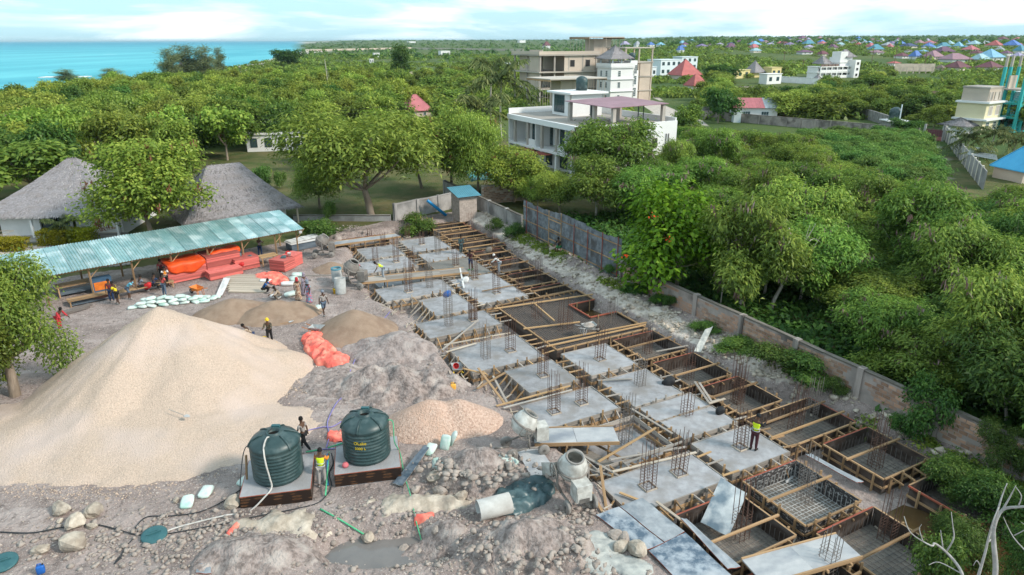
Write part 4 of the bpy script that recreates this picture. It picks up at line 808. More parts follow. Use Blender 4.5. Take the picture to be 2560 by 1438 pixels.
for i, (px, pb, ptp, hw, kd, lb) in enumerate([(15, 590, 505, 32, 'shrub', 'reddish shrub beside the left hut verandah'), (800, 600, 548, 44, 'shrub', 'green shrub at the right end of the shed'), (828, 552, 505, 18, 'bushgreen', 'young papaya like plant by the shed end'), (1045, 578, 540, 46, 'shrub', 'green shrub clump on the rubble at the back'), (703, 470, 428, 16, 'bushgreen', 'clipped round shrub on the garden lawn'), (655, 470, 415, 24, 'bushgreen', 'loose shrub on the lawn behind the right hut'),
        (1240, 575, 548, 22, 'shrub', 'weeds by the pale rubble path'), (1285, 592, 560, 26, 'shrub', 'weeds at the foot of the side wall'), (1530, 690, 660, 20, 'shrub', 'weeds at the end of the zinc fence'), (1590, 735, 708, 30, 'shrub', 'weeds below the start of the boundary wall'), (1650, 760, 737, 26, 'shrub', 'second clump of weeds along the boundary wall'), (1672, 770, 742, 16, 'shrub', 'small bush standing by a lone stone block'), (1760, 830, 806, 34, 'shrub', 'low weeds beside the curved white sheet'), (1840, 875, 850, 40, 'shrub', 'weeds on the bank right of the curved sheet'),
        (1930, 920, 870, 56, 'shrub', 'dark shrub clump against the middle of the wall'), (2010, 945, 890, 58, 'shrub', 'dark shrub clump left of the wall pier'), (2075, 985, 945, 28, 'shrub', 'thin weeds at the foot of the wall pier'), (2305, 1085, 955, 50, 'shrub', 'tall dark shrub growing over the wall'), (2240, 1090, 1040, 28, 'shrub', 'dark shrub beside the pits at the wall'), (2400, 1250, 1140, 75, 'featherdark', 'feathery green bush at the right beside the last pit'), (2500, 1190, 1060, 50, 'featherdark', 'feathery bush overhanging the wall end'),
        (2500, 1330, 1180, 100, 'featherdark', 'large feathery bush in the right corner'), (2400, 1420, 1290, 75, 'featherdark', 'feathery bush behind the dead branches'), (2570, 1500, 1300, 70, 'featherdark', 'feathery bush cut by the lower right corner'), (2330, 1500, 1350, 60, 'shrub', 'dark bush under the dead branches')]):
    ptree(kd, px, pb, ptp, hw, lb, name='shrub', cat='shrub')
red = [o for o in bpy.data.objects if o.get('label', '').startswith('reddish shrub')][0]
for ch in red.children:
    if ch.name.startswith('crown'): ch.data = ch.data.copy(); ch.data.materials[0] = M('leaf_red')
# --- dead branching tree at the lower right
def dead_tree():
    p = GG(2440, 1640); b = MB(); t = thing('dead_tree', 'leafless grey tree at the lower right corner', 'tree', p)
    q = lambda px, py: Vector((p.x+(px-2440)/PXM(p)*1.0, p.y+.3*math.sin(px*.05), max(-.2, HT(p, py))))
    R8p = lambda X, Y: q(1860+X/3.613, 1040+Y/3.613)
    def limb(pts, r0, r1):
        c = curve_pts([R8p(*a) for a in pts], 4); b.tube([x-p for x in c], [r0+(r1-r0)*i/(len(c)-1) for i in range(len(c))], 6)
    limb([(2100, 1600), (2080, 1420), (2020, 1200), (1980, 1060), (2020, 920), (2110, 850), (2250, 750), (2390, 650)], .085, .018)
    limb([(1980, 1060), (1950, 940), (1925, 850), (1950, 760), (1985, 670)], .045, .012); limb([(2020, 920), (2045, 800), (2060, 690)], .035, .010); limb([(2100, 850), (2100, 760), (2060, 700)], .02, .008)
    limb([(1900, 1600), (1850, 1400), (1850, 1200), (1830, 1060), (1825, 900), (1890, 820)], .055, .010); limb([(1850, 1330), (1780, 1250), (1765, 1300)], .02, .008); limb([(1980, 1180), (1880, 1120), (1860, 1020)], .025, .008)
    limb([(1750, 1600), (1720, 1400), (1640, 1300), (1500, 1200), (1370, 1120), (1230, 1060), (1180, 950)], .05, .010); limb([(1620, 1290), (1640, 1150), (1620, 1050), (1590, 935)], .03, .008); limb([(1600, 1270), (1560, 1150), (1540, 1100)], .02, .008); limb([(1300, 1090), (1265, 1000), (1270, 950)], .015, .007)
    limb([(2260, 1600), (2250, 1400), (2230, 1200), (2220, 1000), (2180, 840)], .05, .010); limb([(2230, 1250), (2330, 1200), (2480, 1160)], .025, .008); limb([(2230, 1220), (2120, 1120), (2040, 980)], .025, .008); limb([(2220, 1000), (2280, 925)], .015, .007)
    limb([(2400, 1600), (2370, 1400), (2430, 1290), (2540, 1180)], .06, .03); limb([(2480, 1600), (2500, 1350), (2560, 1250)], .05, .02); limb([(2120, 1100), (2160, 1000), (2130, 970)], .016, .007); limb([(1720, 1400), (1600, 1390), (1470, 1370)], .02, .008)
    b.build('branches', 'deadwood', t, Matrix.Translation(p), True)
dead_tree()
# --- palms
def palm_proto(nf, fl, seed):
    r = np.random.default_rng(seed); P, T, Nn = [], [], []; rb = MB()
    for i in range(nf):
        a = 2.4*i+r.uniform(-.2, .2); el = r.uniform(-.35, 1.15); k = 26; d = np.array([math.cos(a), math.sin(a), 0]); sd = np.array([-d[1], d[0], 0]); pts = []
        for j in range(k+1):
            f = j/k; x = fl*f*math.cos(el*(1-.3*f)); z = fl*(math.sin(el)*f-.42*f*f); c = d*x+np.array([0, 0, z]); pts.append(c)
            if j > 3:
                for s in (-1, 1):
                    P.append(c); T.append(sd*s+d*.45+np.array([0, 0, -.25])); Nn.append(np.array([0, 0, 1.0])+sd*s*.5)
        rb.tube([Vector(q) for q in pts[::5]], [.035, .03, .025, .02, .014, .008][:len(pts[::5])], 4)
    P, T, Nn = map(np.array, (P, T, Nn)); Nn /= np.linalg.norm(Nn, axis=1, keepdims=True)
    return leaf_mesh('fronds', P, Nn, fl*.2, .15*fl/3, 'leaf_palm', seed, None, 2, .25, T), newmesh('ribs', rb.v, rb.f, 'leaf_palm')
PALM = [palm_proto(22, 3.4, 5), palm_proto(20, 3.0, 9)]
def palm(px, pyb, pyc, fl, label, var=0, bend=.6, group='palms'):
    p = GG(px, pyb); h = HT(p, pyc)-p.z; t = thing('palm_tree', label, 'palm', p, 0, group)
    pts = curve_pts([(bend*.2, 0, -.2), (0, 0, h*.3), (bend*.15, 0, h*.65), (bend*.5, .1, h)], 5); n = len(pts)
    built('trunk', 'bark_pale', t, lambda b: b.tube(pts, [.17*(1.25-.55*i/n)*min(1, h/5) for i in range(n)], 8), True, Matrix.Translation(p))
    mw = Matrix.Translation(p+pts[-1]) @ Matrix.Rotation(rnd.uniform(0, 6), 4, 'Z') @ Matrix.Scale(fl/3.4, 4)
    c = ob('crown', PALM[var % 2][0], t, mw); ob('ribs', PALM[var % 2][1], c, mw)
palm(1252, 345, 196, 7.0, 'tallest coconut palm left of the grey unfinished building', 0); palm(1205, 400, 272, 5.6, 'second coconut palm with drooping fronds beside the white villa', 1); palm(1228, 330, 170, 5.2, 'coconut palm crown just behind the tallest palm', 1)
palm(158, 606, 560, 1.9, 'small young palm between the yellow hedges', 1, .1); palm(2412, 398, 345, 3.4, 'palm beside the lane wall, leftmost of the right compound', 0, .2); palm(2475, 390, 338, 3.6, 'palm in the middle of the right compound', 1, .2); palm(2530, 400, 352, 3.2, 'palm nearest the blue roofed hut', 0, .3); palm(2440, 425, 385, 2.6, 'short palm above the blue sheet roof by the lane wall', 1, .2)
# --- casuarinas at the shore
for px, pb, ptp, hw, lb in [(432, 205, 112, 24, 'wispy casuarina left of the shore trees'), (478, 200, 103, 38, 'tallest wispy casuarina on the shore'), (520, 200, 106, 26, 'wispy casuarina right of the tallest one'), (552, 195, 110, 16, 'thin casuarina at the right end of the shore clump'), (168, 205, 168, 26, 'small casuarina beside the white shore roof'), (285, 205, 165, 26, 'windswept casuarina in front of the sea')]:
    p = G(px, pb, 0); tree('casuarina', p, HT(p, ptp), hw/PXM(p)*1.0, lb, 'casuarina_tree', 'casuarinas at the shore')
# --- planted masses
def inpx(p, rects, h=4.0):
    for x0, y0, x1, y1, dist in rects:
        if p.y > dist: continue
        for z in (0, h*.5, h):
            d = p.y*math.cos(PITCH)+(HC-z)*math.sin(PITCH); q = -(HC-z)*math.cos(PITCH)+p.y*math.sin(PITCH)
            if x0 < CX+FPX*p.x/d < x1 and y0 < CY-FPX*q/d < y1: return True
    return False
def scatter(poly, n, dmin, seed, avoid=(), tries=40, hh=4.0):
    P = pxpoly(poly, 0); r = random.Random(seed); x0, x1 = min(p.x for p in P), max(p.x for p in P); y0, y1 = min(p.y for p in P), max(p.y for p in P); out = []; k = 0
    grid = {}
    while len(out) < n and k < n*tries:
        k += 1; x, y = r.uniform(x0, x1), r.uniform(y0, y1)
        if not inpoly(np.array([x]), np.array([y]), P)[0]: continue
        c = (int(x//dmin), int(y//dmin))
        if any((q[0]-x)**2+(q[1]-y)**2 < dmin*dmin for a in (-1, 0, 1) for b in (-1, 0, 1) for q in grid.get((c[0]+a, c[1]+b), ())): continue
        p = Vector((x, y, 0))
        if avoid and inpx(p, avoid, hh): continue
        grid.setdefault(c, []).append((x, y)); out.append(p)
    return out
AVOID_L = [(20, 390, 245, 640, 82), (500, 400, 760, 600, 82), (985, 232, 1100, 300, 190), (430, 150, 500, 182, 190), (110, 183, 230, 215, 150), (600, 320, 790, 372, 118), (640, 400, 780, 560, 84), (30, 270, 90, 380, 100), (1160, 165, 1310, 345, 128)]
left_f = scatter([(-150, 500), (-150, 260), (300, 235), (700, 222), (1000, 222), (1060, 290), (1120, 400), (980, 420), (760, 430), (640, 420), (480, 440), (250, 430)], 330, 5.2, 3, AVOID_L, 40, 7)
def rowname(p): return 'front' if p.y < 105 else 'second' if p.y < 130 else 'third' if p.y < 155 else 'rear'
cnt = {}
left_f.sort(key=lambda p: p.x/p.y)
for p in left_f:
    k = rnd.choices(['mgreen', 'myellow', 'mbright', 'mdark'], [4, 4, 2, 2])[0]; h = rnd.uniform(4.5, 7.2)+(1.2 if p.x < -25 else 0); rr = rnd.uniform(2.8, 4.4); c = (k, rowname(p)); cnt[c] = cnt.get(c, 0)+1
    kind = {'mgreen': 'mid green', 'myellow': 'yellow green', 'mbright': 'bright podded', 'mdark': 'dark green'}[k]
    tree(k, Vector((p.x, p.y, gz(p.x, p.y))), h, rr, '%s wood tree, %s from left in the %s row behind the huts' % (kind, ordinal(cnt[c]-1), c[1]), 'woodland_tree', 'trees of the wood behind the huts')
# thicket behind the boundary wall
th = [p for p in scatter([(1570, 655), (1640, 500), (1690, 345), (1800, 318), (2010, 345), (2060, 400), (2330, 500), (2600, 530), (2980, 900), (2980, 1400), (2480, 1090), (2000, 860), (1700, 700)], 330, 2.35, 8, [(1540, 480, 1800, 690, 70), (1800, 540, 2150, 900, 44.5)]) if UV(p)[1] > WALLV+1.0]
th.sort(key=lambda p: UV(p)[0]); cnt = {}
thl = ([1600, 1740, 2000, 2060, 2200, 2330, 2450, 2560, 3000], [300, 328, 345, 405, 450, 500, 510, 480, 480])
for p in th:
    u, v = UV(p); row = 0 if v < 34 else 1 if v < 40 else 2
    k = rnd.choices(['feather', 'featherdark', 'broad'], [[3, 6, 1], [6, 3, 1], [8, 1, 1]][row])[0]; h = [rnd.uniform(2.6, 4.9), rnd.uniform(3.0, 5.4), rnd.uniform(2.4, 5.4)][row]*(1.45 if rnd.random() < .3 else .8); px_ = CX+p.x*PXM(p); h = min(h, HT(p, np.interp(px_, *thl)))
    if h < 1.2 or inpx(p, [(2325, 345, 2490, 520, 140)], 1.5): continue
    c = (k, row); cnt[c] = cnt.get(c, 0)+1
    tree(k, Vector((p.x, p.y, .1)), h, rnd.uniform(2.3, 3.5)*min(1, .55+h/6), '%s, %s from the villa end on the thicket %s' % ({'feather': 'podded acacia', 'featherdark': 'dark bush', 'broad': 'sapling'}[k], ordinal(cnt[c]-1), ['wall side', 'middle strip', 'far side'][row]), 'thicket_tree', 'acacias of the thicket behind the wall')
# fresh green low field
lf = scatter([(2005, 345), (2290, 345), (2345, 470), (2330, 500), (2230, 470), (2060, 400)], 110, 1.9, 4)
lf.sort(key=lambda p: p.x)
for i, p in enumerate(lf):
    tree('bushgreen', Vector((p.x, p.y, 0)), rnd.uniform(1.6, 2.6), rnd.uniform(1.5, 2.2), 'fresh green low bush, %s from left in the plot before the long wall' % ordinal(i), 'low_bush', 'low bushes of the green plot', 'bush')
AVOID_R = [(1260, 225, 1700, 470, 118), (1310, 90, 1600, 260, 200), (1815, 225, 1935, 300, 175), (1990, 110, 2160, 200, 362), (2360, 190, 2560, 330, 165), (1620, 140, 1790, 215, 300), (1810, 150, 2070, 215, 330), (2205, 275, 2260, 330, 160), (1740, 290, 2300, 345, 165), (2290, 300, 2400, 520, 140), (2110, 270, 2240, 325, 165), (2390, 300, 2560, 480, 140), (1580, 225, 1760, 330, 230), (2230, 150, 2560, 195, 480), (1815, 190, 2060, 222, 260)]
rf = scatter([(1660, 335), (1700, 215), (2000, 205), (2120, 245), (2560, 300), (2560, 350), (2300, 335), (2000, 315), (1760, 305)], 130, 5.5, 12, AVOID_R, 60, 4.5)
rf.sort(key=lambda p: p.x/p.y); cnt = {}
for p in rf:
    k = rnd.choices(['mgreen', 'myellow', 'mdark'], [4, 3, 2])[0]; cnt[k] = cnt.get(k, 0)+1
    tree(k, p, rnd.uniform(3.6, 6.0), rnd.uniform(2.4, 4.0), '%s garden tree among the houses, %s from the left' % ({'mgreen': 'mid green', 'myellow': 'yellow green', 'mdark': 'dark green'}[k], ordinal(cnt[k]-1)), 'garden_tree', 'trees among the houses at right')
for i, (px, pb, ptp, hw, k, lb) in enumerate([(1960, 305, 235, 60, 'myellow', 'broad yellow green tree right of the small white house'), (2060, 312, 240, 62, 'mgreen', 'large round tree in the walled plot'), (2290, 305, 235, 50, 'mdark', 'dark tree left of the pale yellow house'), (1720, 345, 265, 42, 'mgreen', 'green tree beside the sandy road'), (1795, 310, 215, 48, 'mdark', 'dark tree left of the small white house'), (2260, 345, 300, 36, 'mdark', 'dark tree behind the water tank stand'), (2520, 325, 285, 60, 'mdark', 'dark trees hiding the foot of the teal frame building'), (1800, 210, 160, 40, 'mdark', 'dark tree between red and yellow houses'), (1010, 205, 110, 24, 'mdark', 'lone dark round tree on the far field'), (722, 165, 122, 34, 'mdark', 'dark domed tree at the shore edge of the wood'), (2180, 230, 190, 40, 'mgreen', 'green tree in the plot behind the long wall')]):
    p = G(px, pb, 0); tree(k, p, HT(p, ptp), hw/PXM(p), lb, 'garden_tree')
# middle distance bushes, then the far scrub as one mass
bf = scatter([(860, 262), (880, 180), (1290, 175), (1310, 262), (1230, 300), (1100, 300)], 90, 6.5, 21, [(985, 225, 1100, 300, 190), (1310, 90, 1600, 300, 205)], 50, 4)
bf += scatter([(1700, 205), (1760, 165), (2560, 190), (2560, 240), (2180, 240), (2000, 200)], 90, 9, 22, AVOID_R, 50, 4)
bf.sort(key=lambda p: p.x/p.y); cnt = {}
for p in bf:
    k = rnd.choice(['fgreen', 'fgreen', 'fyellow']); sd = 'left of the villa' if p.x/p.y < .1 else 'around the far houses'; c = (k, sd); cnt[c] = cnt.get(c, 0)+1
    tree(k, p, rnd.uniform(2.2, 4.2), rnd.uniform(2.2, 4.0), '%s field bush %s, %s from the left' % ('yellow' if k == 'fyellow' else 'green', sd, ordinal(cnt[c]-1)), 'field_bush', 'bushes of the open field', 'bush')
def scrub(name, pts, hs, seed, nleaf, leaf, label, lsz=.30):
    r = np.random.default_rng(seed); n = len(pts); d = unitv(r, n*nleaf); d[:, 2] = np.abs(d[:, 2]); H_ = np.repeat(hs, nleaf)[:, None]; q = r.uniform(.55, 1, (n*nleaf, 1))
    P = np.repeat(pts, nleaf, 0)+d*q*H_*np.array([[1.15, 1.15, .95]]); Nn = d+np.array([[0, 0, .6]])+r.normal(size=d.shape)*.3; Nn /= np.linalg.norm(Nn, axis=1, keepdims=True)
    sz = H_*lsz*2; me = leaf_mesh(name, P, Nn, sz, sz*.62, leaf, seed, np.repeat(r.uniform(0, 1, n), nleaf)); return tag(stuff(ob(name, me)), label, 'scrub')
def field(n, ymin, ymax, xl, xr, seed, p=1.6):
    r = np.random.default_rng(seed); f = r.uniform(0, 1, n); y = ymin*(ymax/ymin)**(f**(1/p)); x = y*(xl+(xr-xl)*r.uniform(0, 1, n)); ok = x > coast(y)+14
    dens = fbm(x/60, y/60, 3, seed) > -.22; return np.stack([x, y, terrain(x, y)], 1)[ok & dens]
AV = [q for q in AVOID_R if q[4] != 480]+AVOID_L+[(770, 116, 1310, 132, 520), (850, 118, 1000, 150, 420)]
p_ = field(21000, 165, 900, -.80, .80, 31, 1.0); keep = np.array([not inpx(Vector(q), AV, 2.0) for q in p_]); p_ = p_[keep]
hs_ = np.random.default_rng(2).uniform(1.0, 2.8, len(p_))*(1+.25*(p_[:, 1] > 400))
m_ = np.random.default_rng(4).uniform(0, 1, len(p_))
scrub('green_scrub', p_[m_ < .6], hs_[m_ < .6], 41, 20, 'leaf_green', 'mid green scrub covering the open land in the middle distance')
scrub('yellow_scrub', p_[m_ >= .6], hs_[m_ >= .6], 42, 20, 'leaf_yellow', 'yellowish scrub dotted over the open land')
p_ = field(5600, 700, 9000, -.85, .85, 33, 1.2); scrub('distant_woodland', p_, np.random.default_rng(5).uniform(2.5, 6.0, len(p_))*(1+p_[:, 1]/9000), 43, 14, 'leaf_dark', 'dark green woodland running to the horizon', .42)
# undergrowth beneath the thicket
r_ = np.random.default_rng(9); u_ = r_.uniform(-60, -6, 5200); v_ = WALLV+.6+r_.uniform(0, 1, 5200)**1.5*26; P_ = np.stack([u_*UA.x+v_*UB.x, u_*UA.y+v_*UB.y, 0*u_+.1], 1)
scrub('undergrowth', P_, r_.uniform(.4, 1.1, len(P_)), 44, 16, 'leaf_dark', 'dark undergrowth beneath the thicket behind the wall', .22)
# weeds on the bank and grass tufts on the lawn and lane
u_ = r_.uniform(-58, -10, 1500); v_ = r_.uniform(29.3, 30.6, 1500); ok_ = fbm(u_/3, v_/3, 3, 51) > .12; P_ = np.stack([u_*UA.x+v_*UB.x, u_*UA.y+v_*UB.y, 0*u_], 1)[ok_]; P_[:, 2] = terrain(P_[:, 0], P_[:, 1])
scrub('bank_weeds', P_, r_.uniform(.12, .38, len(P_)), 45, 22, 'leaf_bright', 'low weeds growing on the coral bank', .25)
# ------------------------------------------------------------------ walls, fences, shed, huts
def corr_sheet(w_, l_, n, amp, m, th=.004, bend=0.0):
    """corrugated sheet: w_ along x, l_ along y, waves across x"""
    k = n*4; xs = [(-.5+i/k)*w_ for i in range(k+1)]; ny_ = 5; vs = []
    for j in range(ny_+1):
        for i, x in enumerate(xs): vs.append((x, (-.5+j/ny_)*l_, amp*math.sin(2*math.pi*n*i/k)+bend*(1-(2*j/ny_-1)**2)))
    f = [(j*(k+1)+i, j*(k+1)+i+1, (j+1)*(k+1)+i+1, (j+1)*(k+1)+i) for j in range(ny_) for i in range(k)]
    t = len(vs); vs += [(x, y, z-th) for x, y, z in vs]; f += [tuple(t+q for q in reversed(a)) for a in f]
    return newmesh('corrugated_sheet', vs, f, m)
def basis(x, y, z, o):
    return Matrix(((x[0], y[0], z[0], o[0]), (x[1], y[1], z[1], o[1]), (x[2], y[2], z[2], o[2]), (0, 0, 0, 1)))
# boundary wall of coral blocks
def block_wall(name, label, a, b_, z0, z1, th, near=300, omit=.34, pier_every=4.1, block='wall_block', core='wall_mortar', coping='wall_black', seed=1, face=1, bl=.42, bh=.2, blocks=True, cat='wall'):
    r = random.Random(seed); a, b_ = Vector(a), Vector(b_); L_ = (b_-a).length; d = (b_-a)/L_; nrm = Vector((d.y, -d.x, 0))*face; rz = math.atan2(d.y, d.x)
    t = thing(name, label, cat, (a.x, a.y, z0), rz)
    n = max(1, int(L_/2.0)); bb = MB()                                              # gently uneven wall body
    tops = [z1+r.uniform(-.03, .03) for _ in range(n+1)]
    for i in range(n+1):
        p = a+d*(L_*i/n)
        for s in (-.5, .5): bb.v += [tuple(p+nrm*th*s+Vector((0, 0, z0-.6))), tuple(p+nrm*th*s+Vector((0, 0, tops[i]-.06)))]
    for i in range(n):
        k = i*4; bb.f += [(k+2, k+6, k+7, k+3), (k+4, k, k+1, k+5), (k+1, k+3, k+7, k+5)]
    bb.f += [(0, 2, 3, 1), (n*4, n*4+1, n*4+3, n*4+2)]
    bb.build('wall_body', core, t)
    for i in range(n):
        p, q = a+d*(L_*i/n), a+d*(L_*(i+1)/n-.01); bar('coping', Vector((p.x, p.y, tops[i]-.02)), Vector((q.x, q.y, tops[i+1]-.02)), th+.06, .09, coping, t)
    np_ = int(L_/pier_every) if pier_every else -1
    for i in range(np_+1):
        p = a+d*(pier_every*i+.2); box('pier', (p.x+nrm.x*.03, p.y+nrm.y*.03, (z0+z1)/2-.2), (.34, th+.16, z1-z0+.55), core, t, rz)
    if blocks:
        cells = []
        for row in range(int((z1-z0-.12)/bh)):
            for k in range(int(L_/bl)):
                x = k*bl+(bl/2 if row % 2 else 0)+bl/2
                if x+bl/2 > L_ or fbm(np.array([x/1.6]), np.array([row*.45]), 3, seed)[0] < omit-.5: continue
                cells.append((x, z0+.08+row*bh+bh/2))
        cam_d = [((a+d*x).length, x, z) for x, z in cells]; cam_d.sort(); far = MB()
        for i, (_, x, z) in enumerate(cam_d):
            p = a+d*x+nrm*(th/2); sz = (bl-.035, .016+r.uniform(0, .01), bh-.03)
            if i < near: box('block', (p.x, p.y, z), sz, block, t, rz)
            else: far.box((p.x, p.y, z), sz, rz)
        if far.v: stuff(far.build('far_blocks', block, t))
    return t
block_wall('boundary_wall', 'long pinkish block boundary wall with a blackened top beside the pits', S(-40.2, WALLV), S(-7.5, WALLV), .35, 2.0, .22, 290, .36, 4.1, seed=4)
block_wall('side_wall', 'old grey rendered wall running behind the fence to the privy', S(-76, 31.2), S(-56.2, 31.0), .3, 2.1, .22, blocks=False, core='wall_grey', coping='wall_black', seed=6)
pA, pB = GG(985, 552), GG(1128, 522)
block_wall('garden_wall', 'cracked grey concrete wall behind the rubble at the back', pA, pB, .1, 1.9, .2, blocks=False, core='wall_grey', coping='wall_grey', pier_every=2.9, seed=8)
pC = GG(735, 552)
block_wall('low_wall', 'low dark wall between the lawn and the site', pC, pA+Vector((-.3, 0, 0)), .05, .75, .2, blocks=False, core='wall_grey', coping='wall_black', pier_every=0, seed=9)
pD, pE = GG(1205, 512), GG(1312, 500)
block_wall('ochre_wall', 'ochre block wall in front of the turquoise tarpaulin', pD, pE, .1, 2.3, .2, 120, .25, 0, 'wall_block', 'raw_block', 'wall_grey', 12)
# zinc sheet fence with gate
def zinc_fence():
    u0, u1, v = -55.7, -40.3, WALLV; z0, z1 = .62, 3.75; t = thing('zinc_fence', 'tall corrugated zinc fence with timber rails above the coral bank', 'fence', S(u0, v, z0), GA)
    n = 19; w_ = (u1-u0)/n; me = corr_sheet(w_*1.06, z1-z0, 9, .014, 'fence_zinc')
    for i in range(n):
        z = .5*(z0+z1)+rnd.uniform(-.05, .05)-.12*math.sin(i*.5); mw = basis(UA, (0, 0, 1), -UB, S(u0+w_*(i+.5), v+.012*(i % 2), z)); ob('sheet', me, t, mw)
    for z in (z0+.15, z0+1.25, z1-.55):
        for k in range(5): bar('rail', S(u0+(u1-u0)*k/5, v-.05, z), S(u0+(u1-u0)*(k+1)/5+.05, v-.05, z+rnd.uniform(-.03, .03)), .05, .07, 'timber', t)
    for i in range(8):
        u = u0+.7+(u1-u0-1)*i/7; bar('post', S(u, v-.10, 0), S(u, v-.10, z1+rnd.uniform(-.4, .15)), .06, .06, 'steel_red' if i not in (2, 3) else 'timber_fresh', t)
    for z in (1.2, 2.1, 3.0): bar('gate_rung', S(u0+.7+(u1-u0-1)*2/7, v-.14, z), S(u0+.7+(u1-u0-1)*3/7, v-.14, z), .05, .07, 'timber_fresh', t)
zinc_fence()
# privy
def privy():
    p = GG(1162, 548); rz = GA; t = thing('privy', 'small block privy with a sloping green tin roof', 'outhouse', p, rz); s = 2.0; h = 2.75; mw = WM(t)
    built('wall', 'block_pale', t, lambda b: [b.box((0, 0, h/2), (s, s, h))], mw=mw)
    for row in range(12):
        for k in range(5):
            for fx, sx in ((1, 0), (0, 1)):
                x = -s/2+.2+k*.4+(.2 if row % 2 else 0)
                if x > s/2-.15: continue
                q = mw @ (Vector((s/2+.004, x, .12+row*.22)) if fx else Vector((x, -s/2-.004, .12+row*.22))); box('block', q, (.02, .36, .19) if fx else (.36, .02, .19), 'block_pale', t, rz)
    box('door', mw @ Vector((-s/2-.02, 0, 1.05)), (.05, .8, 2.0), 'fence_zinc', t, rz)
    me = corr_sheet(2.7, 3.0, 14, .015, 'roof_teal'); ob('roof', me, t, mw @ Matrix.Translation((0, 0, h+.28)) @ Matrix.Rotation(R_(11), 4, 'Y') @ Matrix.Rotation(R_(90), 4, 'Z'))
privy()
# site shed with a long tin roof
shA, shB = G(756, 571, 2.45), G(134, 684, 2.45); shd = (shA-shB).normalized(); shB = shB-shd*9.5; shL = (shA-shB).length; shn = Vector((-shd.y, shd.x, 0)); shang = math.atan2(shd.y, shd.x); SHW = 4.4; SHR = .75
def sh(f, d, z): return Vector((shB.x, shB.y, 0))+shd*f+shn*d+Vector((0, 0, z))
def shed():
    t = thing('site_shed', 'long open timber shed under a shiny corrugated tin roof', 'shed', sh(shL/2, 2, 0), shang); n = int(shL/.95); w_ = shL/n; sl = math.hypot(SHW, SHR); me = corr_sheet(w_*1.05, sl+.5, 5, .03, 'tin_teal', bend=.03)
    yv = (shn*SHW+Vector((0, 0, SHR))).normalized(); zv = shd.cross(yv)
    for i in range(n):
        c = sh(w_*(i+.5), SHW/2, 2.52+SHR/2+rnd.uniform(-.015, .02)+.006*(i % 2)); ob('roof_sheet', me, t, basis(shd, yv, zv, c))
    xs = [shL*k/10+.4 for k in range(11)]; xs[-1] = shL-.5
    for x in xs:
        bar('post', sh(x, .25, -.1), sh(x+rnd.uniform(-.06, .06), .25, 2.45), .10, .10, 'timber', t); bar('post', sh(x, SHW-.3, -.1), sh(x, SHW-.3, 3.1), .10, .10, 'timber', t)
        bar('rafter', sh(x, -.2, 2.44), sh(x, SHW+.1, 3.17), .06, .10, 'timber', t); bar('brace', sh(x, .25, 1.6), sh(x+.8, .25, 2.4), .06, .06, 'timber', t)
    for d, z in ((0.0, 2.44), (.25, 2.32), (SHW-.3, 3.05), (SHW/2, 2.8)):
        for k in range(10): bar('beam', sh(shL*k/10, d, z), sh(shL*(k+1)/10, d, z), .07, .12, 'timber_fresh' if d == 0 else 'timber', t)
    lamp = box('floodlight', sh(shL-.3, -.2, 2.25), (.25, .12, .2), 'lamp_grey', t, shang)
shed()
